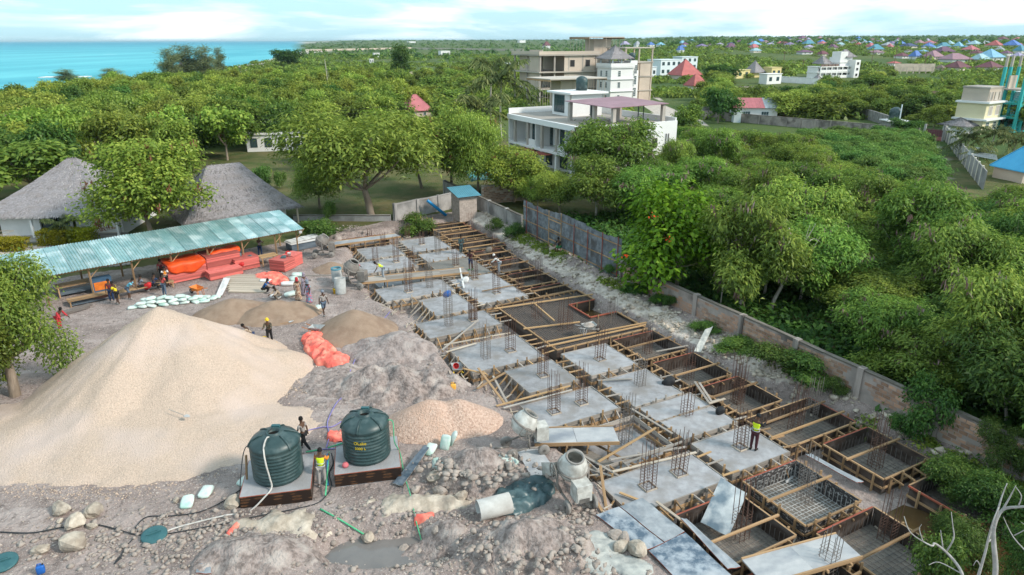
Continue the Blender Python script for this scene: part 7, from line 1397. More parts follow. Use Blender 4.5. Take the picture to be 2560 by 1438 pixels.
bank = [(-56+i*1.9, 29.3 if i < 18 else 30.35, 1.9, .8 if i < 18 else .35, 90, .06, .55, 0) for i in range(23)]
rubble('bank_rubble', 'broken white coral stones along the bank between pits and wall', bank+[(1655, 800, 1.1, .7, 260, .04, .16, 0), (1700, 822, 1.2, .7, 260, .04, .16, 0), (1900, 932, 1.2, .6, 160, .04, .2, 0), (2060, 975, 1.0, .4, 120, .04, .2, 0), (1245, 545, 1.6, 1.6, 240, .06, .3, .1)], 'stone_white', 5)
rubble('site_rubble', 'small stones strewn over the churned ground in front', [(250, 1360, 4.5, 1.5, 800, .03, .3, 0), (500, 1330, 4, 1.6, 700, .03, .3, 0), (600, 1400, 4, 1, 500, .03, .3, 0), (1000, 1290, 4, 1, 400, .03, .3, 0), (800, 1330, 3, 1, 300, .03, .3, 0), (760, 880, 3, 2, 200, .03, .15, 0), (1190, 1195, 2.2, 1.2, 520, .05, .45, .55), (1140, 1235, 1.4, .8, 200, .05, .32, 0), (1330, 1400, 2.4, 1.4, 520, .05, .42, .6), (1470, 1420, 1.6, .8, 220, .05, .34, 0), (1130, 1340, 1.6, 1.2, 240, .04, .22, 0), (1090, 1410, 2.2, .7, 240, .04, .24, 0), (930, 1420, 4, .5, 220, .04, .2, 0), (1450, 1290, 1.0, .8, 160, .05, .3, 0), (720, 1200, 3, 2, 160, .03, .12, 0), (900, 590, 3.4, 1.2, 260, .07, .34, .3), (1060, 580, 2, .8, 120, .06, .3, .1), (730, 960, 2.2, 1.6, 160, .04, .2, 0), (640, 760, 9, 4, 260, .03, .12, 0), (330, 1250, 5, .8, 260, .03, .14, 0)], 'stone', 6)
rubble('spilled_gravel', 'loose gravel spilled round the foot of the big heap', [(60, 1225, 3, .6, 300, .03, .12, 0), (200, 1235, 3, .6, 300, .03, .12, 0), (350, 1215, 3, .6, 300, .03, .12, 0), (480, 1180, 2.5, .7, 260, .03, .12, 0), (580, 1120, 2, .9, 260, .03, .12, 0), (660, 1040, 1.6, 1.1, 260, .03, .14, 0), (720, 970, 1.6, 1.0, 260, .03, .18, 0), (770, 905, 1.2, .9, 200, .03, .16, 0)], 'gravel', 8)
# water tanks on plinths
def text_on(par, txt, size, R_cyl, z, ang, mw, m='paint_yellow', name='lettering'):
    cu = bpy.data.curves.new('t', 'FONT'); cu.body = txt; cu.size = size; cu.align_x = 'CENTER'; cu.extrude = .002; o = bpy.data.objects.new('t', cu); COL.objects.link(o); dg = bpy.context.evaluated_depsgraph_get(); me = bpy.data.meshes.new_from_object(o.evaluated_get(dg)); bpy.data.objects.remove(o)
    for v in me.vertices:
        x, y, q = v.co; a = ang+x/R_cyl; rr = R_cyl+.02+q; v.co = (rr*math.cos(a), rr*math.sin(a), z+y)
    me.materials.clear(); me.materials.append(M(m)); return ob(name, me, par, mw)
def water_tank(px, py, label, plabel, lettered, hose_=False, pl=(2.55, 2.55)):
    p = GG(px, py); ph = .62; rz = R_(12); pt = thing('tank_plinth', plabel, 'plinth', p, rz); mp_ = WM(pt)
    bx('slab', pt, (0, 0, ph/2-.1), (pl[0], pl[1], ph+.2), 'concrete')
    for sx, sy in ((0, -1), (0, 1), (1, 0), (-1, 0)):
        bx('board', pt, (sx*(pl[0]/2+.012), sy*(pl[1]/2+.012), ph/2+.0), ((.02 if sx else pl[0]+.02), (.02 if sy else pl[1]-.03), ph-.05), 'ply_print' if sy else 'ply_dark'); bx('edge_strip', pt, (sx*(pl[0]/2+.012), sy*(pl[1]/2+.012), ph-.015), ((.024 if sx else pl[0]+.02), (.024 if sy else pl[1]-.03), .02), 'ply_edge')
    t = thing('water_tank', label, 'water tank', p+Vector((0, .05, ph+.002)), 0); mw = WM(t); Rr = 1.0; pr = [(.01, 0), (.97, 0), (1.0, .04)]
    for k in range(9):
        z = .10+k*.155; pr += [(1.0, z), (1.028, z+.03), (1.028, z+.05), (1.0, z+.08)]
    pr += [(1.0, 1.52), (1.035, 1.56), (1.02, 1.64), (.90, 1.80), (.62, 1.93), (.40, 1.98), (.30, 1.99), (.30, 2.07), (.25, 2.07), (.25, 1.90), (.01, 1.90)]
    b = MB(); b.lathe(pr, 40); body = b.build('body', 'tank', t, mw, True)
    b = MB(); b.lathe([(.01, 1.915), (.24, 1.915)], 20); b.build('opening_shade_disc', 'tank_hole_shade', t, mw)  # near-black disc paints the shade inside the tank mouth
    for k in range(6):
        a = k*math.pi/3+.4; pts = [(math.cos(a)*r, math.sin(a)*r, z+.015) for r, z in ((.42, 1.975), (.62, 1.94), (.90, 1.81), (1.02, 1.64), (1.04, 1.54))]; built('dome_rib', 'tank', t, lambda b: b.tube(pts, [.03, .035, .04, .045, .04], 5), True, mw)
    bx('lug', t, (-.05, .46, 2.0), (.34, .14, .16), 'lid_teal')
    if lettered:
        lg = text_on(t, 'OLake', .20, 1.02, 1.10, R_(-92), mw); text_on(t, '5000 L', .17, 1.02, .86, R_(-92), mw)
    return p, t
pt1, tk1 = water_tank(700, 1215, 'scuffed dark green water tank with a white hose over it', 'concrete plinth faced with printed boards under the left tank', False, pl=(2.75, 2.6)); pt2, tk2 = water_tank(920, 1165, 'dark green ribbed water tank with yellow lettering', 'concrete plinth faced with printed boards under the right tank', True, pl=(2.75, 2.5))
def onT(p, x, y, z): return p+Vector((x, y, z))
q = pt1; hose('fill_hose', [onT(q, -.05, .05, 2.3), onT(q, -.1, -.4, 2.66), onT(q, -.12, -.85, 2.45), onT(q, -.02, -1.10, 1.9), onT(q, .05, -1.08, 1.2), onT(q, .08, -1.10, .75), onT(q, -.1, -1.4, .55), onT(q, -.75, -1.75, .05), GG(560, 1290, .04), GG(440, 1320, .04), GG(380, 1345, .04)], .035, 'hose_white', 'white hose hanging over the left water tank')
hose('guy_rope', [onT(q, -.1, .25, 2.7), onT(q, -.75, -.3, 2.35), onT(q, -1.08, -.5, 2.1), onT(q, -1.25, -.9, .9), GG(600, 1250, .05)], .022, 'hose_black', 'black line tied over the left water tank', 'rope')
bar_ = tag(bar('timber_post', onT(q, -1.22, -.35, .62), onT(q, -1.12, -.30, 1.75), .07, .07, 'timber', None), 'short timber leaning on the left water tank', 'timber')
def ghose(name, pts, r, m, lab, cat='hose'): return hose(name, [GG(a, b, r+.02) for a, b in pts], r, m, lab, cat)
ghose('hose', [(975, 780), (940, 822), (902, 865), (885, 905), (868, 950), (862, 985), (840, 1010), (822, 1045), (818, 1065), (823, 1090), (815, 1120)], .026, 'hose_purple', 'long purple hose snaking up past the mud mounds'); ghose('hose', [(770, 1077), (805, 1069), (830, 1068), (858, 1052)], .026, 'hose_purple', 'purple hose branch leading to the right tank'); ghose('hose', [(776, 1130), (800, 1125), (840, 1123)], .026, 'hose_purple', 'short purple hose between the two tanks')
ghose('hose', [(828, 1135), (832, 1160), (822, 1185), (828, 1215), (815, 1240), (790, 1260), (730, 1275), (640, 1292), (560, 1310), (420, 1335)], .024, 'hose_black', 'thin dark cable running left from the tanks', 'cable'); ghose('hose', [(0, 1330), (80, 1332), (160, 1318), (240, 1312), (330, 1335), (378, 1342)], .026, 'hose_black', 'grey cable crossing the rocks at the left', 'cable'); ghose('hose', [(625, 1178), (610, 1215), (560, 1252), (500, 1280), (430, 1290), (370, 1292), (345, 1310), (333, 1330)], .024, 'hose_black', 'black cable curving left of the tank plinth', 'cable'); ghose('hose', [(335, 1345), (310, 1372), (300, 1395), (285, 1410), (298, 1392)], .022, 'hose_black', 'black cable end looped near the teal lid', 'cable')
hose('hose', [onT(pt2, 1.0, .1, 2.3), onT(pt2, 1.22, .05, 2.2), onT(pt2, 1.28, -.2, 1.4), GG(1000, 1150, .4), GG(1010, 1190, .05), GG(1025, 1250, .3), GG(1040, 1310, .1), GG(1055, 1365, .1)], .024, 'hose_green', 'green hose falling from the right tank to the hollow'); ghose('pipe', [(800, 1274), (850, 1302), (912, 1340)], .035, 'hose_green', 'straight green pipe lying below the tanks', 'pipe')
for a, b_, lab in (((768, 1163), (800, 1158), 'green outlet pipe of the left tank'), ((823, 1152), (862, 1140), 'green outlet pipe of the right tank')): hose('outlet_pipe', [GG(*a, .7), GG(*b_, .72)], .035, 'hose_green', lab, 'pipe', 2)
hose('outlet_pipe', [GG(826, 1165, .75), GG(820, 1195, .4), GG(813, 1243, .1)], .035, 'hose_green', 'green pipe dropping between the two tanks', 'pipe', 3); hose('outlet_pipe', [GG(822, 1168, .7), GG(819, 1198, .35), GG(819, 1215, .05)], .04, 'hose_blue', 'blue pipe beside the green one between the tanks', 'pipe', 3)
# sacks
def sack_mesh(m, seed):
    bm = bmesh.new(); bmesh.ops.create_uvsphere(bm, u_segments=12, v_segments=8, radius=1); r = random.Random(seed)
    for v in bm.verts:
        x, y, z = v.co; sg = lambda a, e: math.copysign(abs(a)**e, a); v.co = (sg(x, .38)*.34, sg(y, .42)*.22, sg(z, .8)*.085+.03*math.sin(x*3+seed)*math.cos(y*2)); v.co *= 1+r.uniform(-.04, .04)
    me = bpy.data.meshes.new('sack'); bm.to_mesh(me); bm.free(); me.materials.append(M(m)); me.polygons.foreach_set('use_smooth', [True]*len(me.polygons)); return me
SK = [sack_mesh('sack', i) for i in range(3)]; SKB = [sack_mesh('sheet_white', 5)]
def sack(p, label, s=1.0, rz=None, tilt=0.0, me=None, group='cement sacks', flat=1.0): return tag(ob('sack', me or rnd.choice(SK), None, Matrix.Translation(p) @ Matrix.Rotation(rnd.uniform(0, 6.28) if rz is None else rz, 4, 'Z') @ Matrix.Rotation(tilt, 4, 'Y') @ Matrix.Diagonal((s, s, s*flat, 1))), label, 'sack', group)
pc = GG(432, 762); n_ = 0
for lvl, cells in enumerate([[(i, j) for i in range(8) for j in range(3)], [(i+.5, j+.4) for i in range(6) for j in range(2)], [(i+1.2, .9) for i in range(4)]]):
    for (i, j) in cells:
        pp = pc+Vector((-2.6+i*.66+rnd.uniform(-.12, .12)+j*.2, -.5+j*.55+i*.16+rnd.uniform(-.1, .1), 0)); pp.z = gz(pp.x, pp.y)+.10+lvl*.19; sack(pp, 'pale green cement sack in the big pile, %s row, %s from the left' % (['bottom', 'middle', 'top'][lvl]+['', ' second', ' third'][int(j)] if lvl == 0 else ['bottom', 'middle', 'top'][lvl]+(' second' if j > 1 else ''), ORD[int(i)]), 1.0, rnd.uniform(-.6, .6), rnd.uniform(-.2, .2))
for px, py, dz, lab, s, tl in [(1075, 1128, .12, 'pale green sack left of the pair above the stony heap', 1.15, .2), (1113, 1118, .25, 'upright pale sack leaning right on the pink gravel', 1.1, 1.0), (1132, 1108, .25, 'printed sack leaning on its neighbour by the pink gravel', 1.1, 1.1), (1092, 1170, .2, 'pale green sack on the left of the stony heap', 1.0, .5), (1112, 1185, .3, 'crumpled pale sack in the stony heap', 1.2, .2), (1267, 1168, .3, 'long printed cement sack at the right of the stony heap', 1.5, .15), (1460, 1205, .1, 'small pale sack beside the tipped mixer', .6, .1), (468, 1258, .1, 'flat pale green sack on the earth left of the tanks', 1.15, .0), (515, 1232, .1, 'flat pale sack right of the green one', 1.15, .0), (612, 1205, .12, 'pale sack at the left side of the tank plinth', 1.0, .1), (770, 770, .12, 'pale sack at the feet of the women', 1.3, 0), (795, 772, .12, 'pale sack lying by the walking man', 1.2, 0), (1635, 1352, .30, 'tiny pale green scrap on the blue boards', .45, .4), (1838, 1432, .15, 'pale green bottle shaped sack at the bottom edge', .7, .1)]: sack(GG(px, py, dz), lab, s, None, tl, None, 'loose sacks')
for i, (px, py, s) in enumerate([(735, 700, 1.6), (720, 712, 1.5), (745, 690, 1.4), (665, 705, 1.3), (728, 738, 1.5), (690, 745, 1.2)]): sack(GG(px, py, .15), 'crumpled white bag near the women, %s of six from the shed' % ORD[i], s, None, rnd.uniform(-.2, .2), SKB[0] if i % 2 else None, 'crumpled bags near the women')
# crumpled tarpaulins
def crumple(name, label, pts, w_, h, m, seed=1, cat='tarpaulin', step=.07):
    R = [GG(a, b) for a, b in pts]
    x0, x1 = min(p.x for p in R)-w_, max(p.x for p in R)+w_; y0, y1 = min(p.y for p in R)-w_, max(p.y for p in R)+w_
    def f(X, Y):
        d = np.full(X.shape, 9.0)
        for p, q in zip(R[:-1], R[1:]):
            e = q-p; t = np.clip(((X-p.x)*e.x+(Y-p.y)*e.y)/(e.x**2+e.y**2+1e-9), 0, 1); d = np.minimum(d, np.hypot(X-p.x-e.x*t, Y-p.y-e.y*t))
        d = d+.22*w_*fbm(X*2.2, Y*2.2, 3, seed); rid = 1-3.2*np.abs(fbm(X*1.3+seed, Y*2.1, 3, seed)); return h*np.clip(1-(d/w_)**2, 0, 1)**.4*(.25+.75*np.clip(rid, 0, 1.2)**.7)+np.where(d < w_, .03, -.3)
    return grid_heap(name, label, cat, x0, x1, y0, y1, step, f, m, True)
crumple('tarpaulin', 'bundled bright coral tarpaulin lying beside the big gravel heap', [(785, 850), (800, 880), (822, 900), (838, 905)], .8, .55, 'tarp_orange', 4); crumple('tarpaulin', 'orange plastic sheet dropped on the planks by the shed', [(660, 692), (685, 690), (700, 705)], .75, .35, 'tarp_orange', 6); crumple('tarpaulin', 'small coral plastic sheet left of the right tank', [(840, 1090), (858, 1092)], .45, .3, 'tarp_orange', 8); crumple('tarpaulin', 'dark blue green plastic sheet heaped by the concrete pipe', [(1282, 1255), (1320, 1240), (1335, 1228)], .85, .45, 'tarp_dark', 10); crumple('rag', 'red brown rag caught on the stones of the hollow', [(1040, 1300), (1065, 1292), (1078, 1288)], .13, .1, 'tarp_orange', 12, 'rag', .05); crumple('rag', 'coral plastic scrap on the ledge left of the puddle', [(572, 1332), (588, 1315), (600, 1305)], .13, .1, 'tarp_orange', 14, 'rag', .05)
crumple('plastic_sheet', 'crumpled white board sheet among the bottom stones', [(1475, 1380), (1500, 1365)], .75, .14, 'sack_flat', 16, 'sheet'); crumple('plastic_sheet', 'long pale torn sheet along the bottom stones', [(1490, 1415), (1540, 1410), (1600, 1425)], .5, .12, 'sack_flat', 18, 'sheet')
tag(built('paper_bag', 'c_pink', None, lambda b: b.lathe([(.01, 0), (.12, .02), (.15, .1), (.1, .2), (.02, .22)], 9), True, Matrix.Translation(onT(pt2, -.75, -.95, .62))), 'pink plastic bag on the right tank plinth', 'bag')
# teal tank lids, buckets, jerrycans, drums and pipes
def lid(px, py, label, rz):
    p = GG(px, py, .06); t = thing('teal_disc', label, 'lid', p, rz); built('disc', 'lid_teal', t, lambda b: b.lathe([(.01, .09), (.30, .10), (.42, .07), (.47, .05), (.47, 0), (.01, 0)], 24), True, WM(t) @ Matrix.Rotation(.15, 4, 'X')); bx('handle', t, (0, 0, .12), (.5, .05, .05), 'lid_teal'); bx('handle', t, (0, .12, .11), (.3, .04, .03), 'lid_teal')
lid(385, 1340, 'round teal tank lid lying among the cables', .6); lid(8, 1408, 'round teal tank lid at the bottom left edge', .5)
def bucket(px, py, m, label, r=.16, h=.28, dz=0.0, rot=None, p=None):
    p = p or GG(px, py, dz); t = thing('bucket', label, 'bucket', p); mw = WM(t) @ (rot or Matrix.Identity(4)); built('pail', m, t, lambda b: b.lathe([(.01, .01), (r*.78, 0), (r, h), (r+.012, h), (r+.012, h-.03), (r-.012, h-.01), (r*.76, .02), (.01, .02)], 16), True, mw)
    pts = [(math.cos(a)*r, 0, h+math.sin(a)*r*.7) for a in np.linspace(0, math.pi, 8)]; built('handle', 'wire', t, lambda b: b.tube(pts, .008, 4), True, mw)
bucket(660, 852, 'plastic_yellow', 'yellow bucket between the man with a helmet and the bending man'); bucket(690, 866, 'plastic_amber', 'amber bucket at the feet of the man in the yellow helmet', rot=Matrix.Rotation(.3, 4, 'X')); bucket(838, 734, 'plastic_yellow', 'yellow can standing beside the concrete pipes', .15, .42); bucket(0, 0, 'plastic_white', 'white pail on the red board stack outside the shed', .15, .3, p=GG(727, 668, 1.0))
def jerrycan(px, py, m, label, s=1.0, rz=.4, lie=False):
    p = GG(px, py, .02); t = thing('jerrycan', label, 'jerrycan', p, rz); mw = WM(t) @ (Matrix.Translation((0, 0, .15)) @ Matrix.Rotation(R_(90), 4, 'X') if lie else Matrix.Identity(4)) @ Matrix.Scale(s, 4)
    built('can', m, t, lambda b: b.add(*(lambda L: (L[0], L[1]))(superbox(.17, .12, .22))), True, mw @ Matrix.Translation((0, 0, .22))); built('handle', m, t, lambda b: b.tube([(-.1, 0, .44), (-.08, 0, .52), (.05, 0, .52), (.07, 0, .44)], .022, 6), True, mw); built('cap', 'dark', t, lambda b: b.lathe([(.01, .05), (.035, .05), (.035, 0)], 10, (.12, 0, .44)), False, mw)
def superbox(a, b_, c, e=.45, nu=14, nv=9):
    vs = []; sg = lambda q, k: math.copysign(abs(q)**k, q)
    for j in range(nv):
        ph = -math.pi/2+math.pi*j/(nv-1)
        for i in range(nu): th_ = 2*math.pi*i/nu; vs.append((a*sg(math.cos(ph), e)*sg(math.cos(th_), e), b_*sg(math.cos(ph), e)*sg(math.sin(th_), e), c*sg(math.sin(ph), e)))
    return vs, [(j*nu+i, j*nu+(i+1) % nu, (j+1)*nu+(i+1) % nu, (j+1)*nu+i) for j in range(nv-1) for i in range(nu)]
jerrycan(1132, 978, 'plastic_amber', 'amber jerrycan on top of the pink gravel heap', 1.0, .3); jerrycan(103, 1432, 'plastic_blue', 'blue jerrycan at the bottom left edge', .8, .5); jerrycan(1185, 697, 'plastic_amber', 'amber jerrycan on the wet concrete beside the white pump', .9, 1.0)
def pipe_(name, label, p, axis, L_, r, m, cat='concrete pipe', th=.05):
    R, _ = frame((0, 0, 0), axis); mw = Matrix.Translation(p) @ R; o = built(name, m, None, lambda b: b.lathe([(r, -L_/2), (r, L_/2), (r-th, L_/2), (r-th, -L_/2), (r, -L_/2)], 24), True, mw); return tag(o, label, cat)
pipe_('concrete_pipe', 'pale concrete pipe lying on its side near the dark sheet', GG(1235, 1288, .42), (1, .35, .04), 1.35, .42, 'pipe_concrete'); pipe_('concrete_pipe', 'upright concrete pipe with a teal rim at the back', GG(843, 702, .55), (0, 0, 1), 1.1, .40, 'drum_grey'); pipe_('concrete_pipe', 'upright pale concrete pipe in front of the teal rimmed one', GG(852, 732, .6), (0, .1, 1), 1.2, .42, 'drum_grey')
o_ = [x for x in COL.objects if x.get('label', '').startswith('upright concrete pipe with a teal')][0]; built('rim', 'roof_teal', o_, lambda b: b.lathe([(.41, .44), (.41, .56), (.33, .56), (.33, .44)], 24), True, WM(o_))
pp = GG(1100, 540, .2); pipe_('slide_pipe', 'bright blue half pipe leaning behind the back wall', pp+Vector((-.3, 0, .7)), (.75, .1, -.66), 2.6, .16, 'slide_blue', 'pipe')
# wheelbarrows
def barrow(px, py, rz, label, frame_m, tray_m='barrow_tray', load=None, dz=0.0, p=None):
    p = p or GG(px, py, dz); t = thing('wheelbarrow', label, 'wheelbarrow', p, rz); mw = WM(t)
    L_ = [(-.42, -.30, .62), (.48, -.34, .66), (.48, .34, .66), (-.42, .30, .62), (-.22, -.17, .36), (.28, -.2, .36), (.28, .2, .36), (-.22, .17, .36)]
    tr = built('tray', tray_m, t, lambda b: b.add(L_+[(x*.96, y*.96, z+.012) for x, y, z in L_], [(0, 4, 5, 1), (1, 5, 6, 2), (2, 6, 7, 3), (3, 7, 4, 0), (7, 6, 5, 4), (8, 9, 13, 12), (9, 10, 14, 13), (10, 11, 15, 14), (11, 8, 12, 15), (12, 13, 14, 15), (0, 1, 9, 8), (1, 2, 10, 9), (2, 3, 11, 10), (3, 0, 8, 11)]), mw=mw)
    for s in (-1, 1):
        built('handle', frame_m, t, lambda b: b.tube([(.72, s*.06, .22), (.2, s*.16, .33), (-.35, s*.24, .48), (-.85, s*.28, .62)], .022, 6), True, mw); built('leg', frame_m, t, lambda b: b.tube([(-.2, s*.2, .42), (-.32, s*.22, .02), (-.45, s*.22, .02), (-.4, s*.24, .5)], .018, 5), True, mw)
    w_ = built('wheel', 'rubber', t, lambda b: b.lathe([(.10, -.045), (.17, -.05), (.2, -.03), (.2, .03), (.17, .05), (.10, .045)], 18), True, mw @ Matrix.Translation((.72, 0, .2)) @ Matrix.Rotation(R_(90), 4, 'X')); built('rim', 'wheel_grey', w_, lambda b: b.lathe([(.01, -.03), (.11, -.045), (.11, .045), (.01, .03)], 12), True, mw @ Matrix.Translation((.72, 0, .2)) @ Matrix.Rotation(R_(90), 4, 'X'))
    if load: built('load', load, t, lambda b: b.lathe([(.40, .58), (.3, .66), (.15, .72), (.01, .74)], 12), True, mw)
    return t
barrow(792, 838, R_(-15), 'grey wheelbarrow with an orange frame beside the sand heap', 'plastic_orange'); barrow(1143, 940, R_(100), 'grey wheelbarrow on yellow legs holding a red bucket', 'plastic_yellow'); barrow(495, 736, R_(150), 'tipped wheelbarrow with an orange tray by the sack pile', 'plastic_orange', 'plastic_orange'); barrow(0, 0, R_(20), 'grey wheelbarrow full of rubble standing on the raft beams', 'lamp_grey', 'barrow_tray', 'stone', p=S(-33.5, 23.4, .12))
bucket(0, 0, 'plastic_red', 'red bucket lying in the wheelbarrow with yellow legs', .17, .26, p=GG(1143, 940)+Vector((-.05, .1, .62)), rot=Matrix.Rotation(1.1, 4, 'X'))
# concrete mixers
def mixer(px, py, rz, label, drum='machine_cream', tilt=50, body='machine_teal', hopper=False, s=1.0):
    p = GG(px, py); t = thing('concrete_mixer', label, 'concrete mixer', p, rz); mw = WM(t) @ Matrix.Scale(s, 4); dm = mw @ Matrix.Translation((0, 0, 1.25)) @ Matrix.Rotation(R_(-tilt), 4, 'Y')
    d = built('drum', drum, t, lambda b: b.lathe([(.22, -.42), (.40, -.32), (.50, -.08), (.50, .12), (.42, .34), (.30, .52), (.27, .54), (.25, .52), (.38, .3), (.46, .1), (.46, -.06), (.36, -.28), (.01, -.38)], 24), True, dm); built('rim', 'wheel_grey', d, lambda b: b.lathe([(.30, .50), (.33, .52), (.33, .56), (.27, .56), (.25, .52)], 24), True, dm); built('gear_ring', 'machine_mud', d, lambda b: b.lathe([(.5, -.02), (.545, 0), (.545, .06), (.5, .08)], 30), False, dm)
    for sy in (-1, 1):
        built('yoke', 'machine_mud', t, lambda b: b.tube([(0, sy*.58, 1.25), (-.05, sy*.58, .75), (-.1, sy*.45, .42)], .05, 6), True, mw); built('frame', 'machine_mud', t, lambda b: b.tube([(.62, sy*.40, .30), (0, sy*.45, .42), (-.75, sy*.38, .30)], .045, 6), True, mw)
    for x, y in ((-.7, -.5), (-.7, .5), (.6, -.48), (.6, .48)):
        if hopper and x > 0: continue
        wmw = mw @ Matrix.Translation((x, y, .24)) @ Matrix.Rotation(R_(90), 4, 'X'); w_ = built('wheel', 'wheel_grey', t, lambda b: b.lathe([(.05, -.05), (.22, -.055), (.24, -.03), (.24, .03), (.22, .055), (.05, .05)], 16), True, wmw); built('hub', 'machine_dark', w_, lambda b: b.lathe([(.01, -.07), (.06, -.07), (.06, .07), (.01, .07)], 8), False, wmw)
    cb = MB(); cb.box((-.72, 0, .82), (.5, .56, .62)); c_ = cb.build('engine_box', drum, t, mw); cb = MB(); cb.box((-.72, -.285, .72), (.44, .02, .34)); cb.box((-.975, 0, .72), (.02, .5, .34)); cb.build('side_panel', body, c_, mw); cb = MB(); cb.box((-.73, -.30, .58), (.3, .02, .14)); cb.box((-.99, 0, .58), (.02, .36, .16)); cb.build('vent', 'machine_dark', c_, mw)
    built('hand_wheel', 'machine_mud', t, lambda b: [b.tube([(.1+.26*math.cos(a), .68, 1.2+.26*math.sin(a)) for a in np.linspace(0, 6.283, 17)], .02, 5), b.tube([(-.16, .68, 1.2), (.36, .68, 1.2)], .015, 4), b.tube([(.1, .68, .94), (.1, .68, 1.46)], .015, 4)], True, mw); built('tow_bar', 'machine_mud', t, lambda b: b.tube([(.62, 0, .3), (1.2, 0, .34)], .035, 6), True, mw)
    if hopper: built('skip', drum, t, lambda b: b.add([(.5, -.5, .7), (1.2, -.6, .25), (1.2, .6, .25), (.5, .5, .7), (.4, -.5, 1.3), (1.1, -.7, .9), (1.1, .7, .9), (.4, .5, 1.3)], [(0, 1, 2, 3), (3, 2, 1, 0), (0, 4, 5, 1), (1, 5, 4, 0), (2, 6, 7, 3), (3, 7, 6, 2), (0, 3, 7, 4), (4, 7, 3, 0)]), mw=mw)
    return t
mixer(1308, 1128, R_(195), 'cream concrete mixer with a teal engine box beside the ramp', tilt=35, s=1.15); mixer(1428, 1245, R_(110), 'cream mixer tipped towards the pits in the lower centre', tilt=18, body='machine_cream', hopper=True, s=1.2); mixer(808, 640, R_(190), 'muddy grey mixer at the shed end of the back ramp', 'machine_mud', 40, 'machine_dark', s=1.1); mixer(882, 716, R_(170), 'muddy mixer with a dark engine at the middle ramp', 'machine_mud', 30, 'machine_dark', s=1.2)
# boards, ramps and loose timber
def board4(name, label, P, m, edge='ply_edge', th=.035, cat='board', under=None, group=None):
    P = [Vector(p) for p in P]; c = sum(P, Vector())/4; dz = Vector((0, 0, th)); n = 6; vs = []
    for k in (1, 0):
        for j in range(n+1):
            for i in range(n+1): q = P[0].lerp(P[1], i/n).lerp(P[3].lerp(P[2], i/n), j/n); q = q+Vector((0, 0, .015*math.sin(i*1.3+j)))+dz*k-c; vs.append(q)
    f = [(j*(n+1)+i, j*(n+1)+i+1, (j+1)*(n+1)+i+1, (j+1)*(n+1)+i) for j in range(n) for i in range(n)]; o_ = (n+1)**2; top = len(f); f += [tuple(o_+q for q in reversed(a)) for a in f]
    rim = [i for i in range(n+1)]+[j*(n+1)+n for j in range(1, n+1)]+[n*(n+1)+i for i in range(n-1, -1, -1)]+[j*(n+1) for j in range(n-1, 0, -1)]; f += [(rim[k], o_+rim[k], o_+rim[(k+1) % len(rim)], rim[(k+1) % len(rim)]) for k in range(len(rim))]
    me = newmesh(name, vs, f, m); me.materials.append(M(edge)); me.polygons.foreach_set('material_index', [0]*(2*top)+[1]*len(rim)); o = ob(name, me, None, Matrix.Translation(c)); return tag(o, label, cat, group)
def ramp(label, A, B, w_, m='screed', nsup=5, seed=1, th=.05):
    A, B = Vector(A), Vector(B); d = (B-A).normalized(); sd = Vector((-d.y, d.x, 0)).normalized(); t = thing('ramp', label, 'ramp', A, math.atan2(d.y, d.x)); L_ = (B-A).length; n = max(2, round(L_/2.44))
    for i in range(n):
        p, q = A+d*(L_*i/n+.01), A+d*(L_*(i+1)/n-.01); q.z += .02; bar('board', p, q, w_, th, m, t)
    for s in (-1, 1): bar('side_rail', A+sd*(w_/2+.03)*s, B+sd*(w_/2+.03)*s, .06, .16, 'timber', t)
    for i in range(nsup):
        c = A.lerp(B, (i+.5)/nsup); bar('bearer', c-sd*(w_/2+.15)-Vector((0, 0, .1)), c+sd*(w_/2+.15)-Vector((0, 0, .1)), .08, .10, 'timber', t)
        for s in (-1, 1):
            q = c+sd*w_*.45*s; g = max(PITF, min(gz(q.x, q.y), q.z-.1)); bar('prop', Vector((q.x, q.y, g)), Vector((q.x, q.y, q.z-.12)), .07, .07, 'timber', t)
    return t
ramp('long pale plywood ramp from the shed end mixer to the back pads', G(812, 612, .55), G(995, 588, .30), 1.2, 'screed', 5); ramp('muddy plank ramp under the man in the yellow vest at the back', G(893, 702, .45), G(1165, 676, .25), 1.3, 'timber_grey', 6); ramp('broad pale ramp from the teal boxed mixer over the sunken slab', G(1332, 1092, .42), G(1540, 1088, .32), 1.35, 'screed', 4); ramp('pale concrete stained ramp in the lower right corner', G(1880, 1432, .25), G(2120, 1366, .30), 1.25, 'screed', 4)
board4('plywood_sheet', 'dark blue board lying between the right tank and stony heap', [GG(1062, 1128, .32), GG(1073, 1135, .30), GG(1005, 1220, .08), GG(980, 1213, .08)], 'ply_slate', 'timber_grey')
board4('plywood_sheet', 'pale grey half of the large sheet covering the lower form', [G(1605, 1247, .24), G(1710, 1332, .16), G(1660, 1358, .14), G(1548, 1268, .20)], 'ply_grey'); board4('plywood_sheet', 'blue stained sheet at the lower left of the covered form', [G(1546, 1269, .22), G(1658, 1360, .14), G(1606, 1380, .10), G(1488, 1289, .12)], 'ply_blue'); board4('plywood_sheet', 'largest blue splattered sheet at the bottom edge', [G(1712, 1334, .18), G(1830, 1445, .12), G(1715, 1475, .10), G(1620, 1379, .12)], 'ply_blue'); board4('plywood_sheet', 'narrow blue grey sheet along the pit edge at the bottom', [G(1700, 1298, .26), G(1715, 1300, .26), G(1850, 1420, .16), G(1818, 1425, .16)], 'ply_grey')
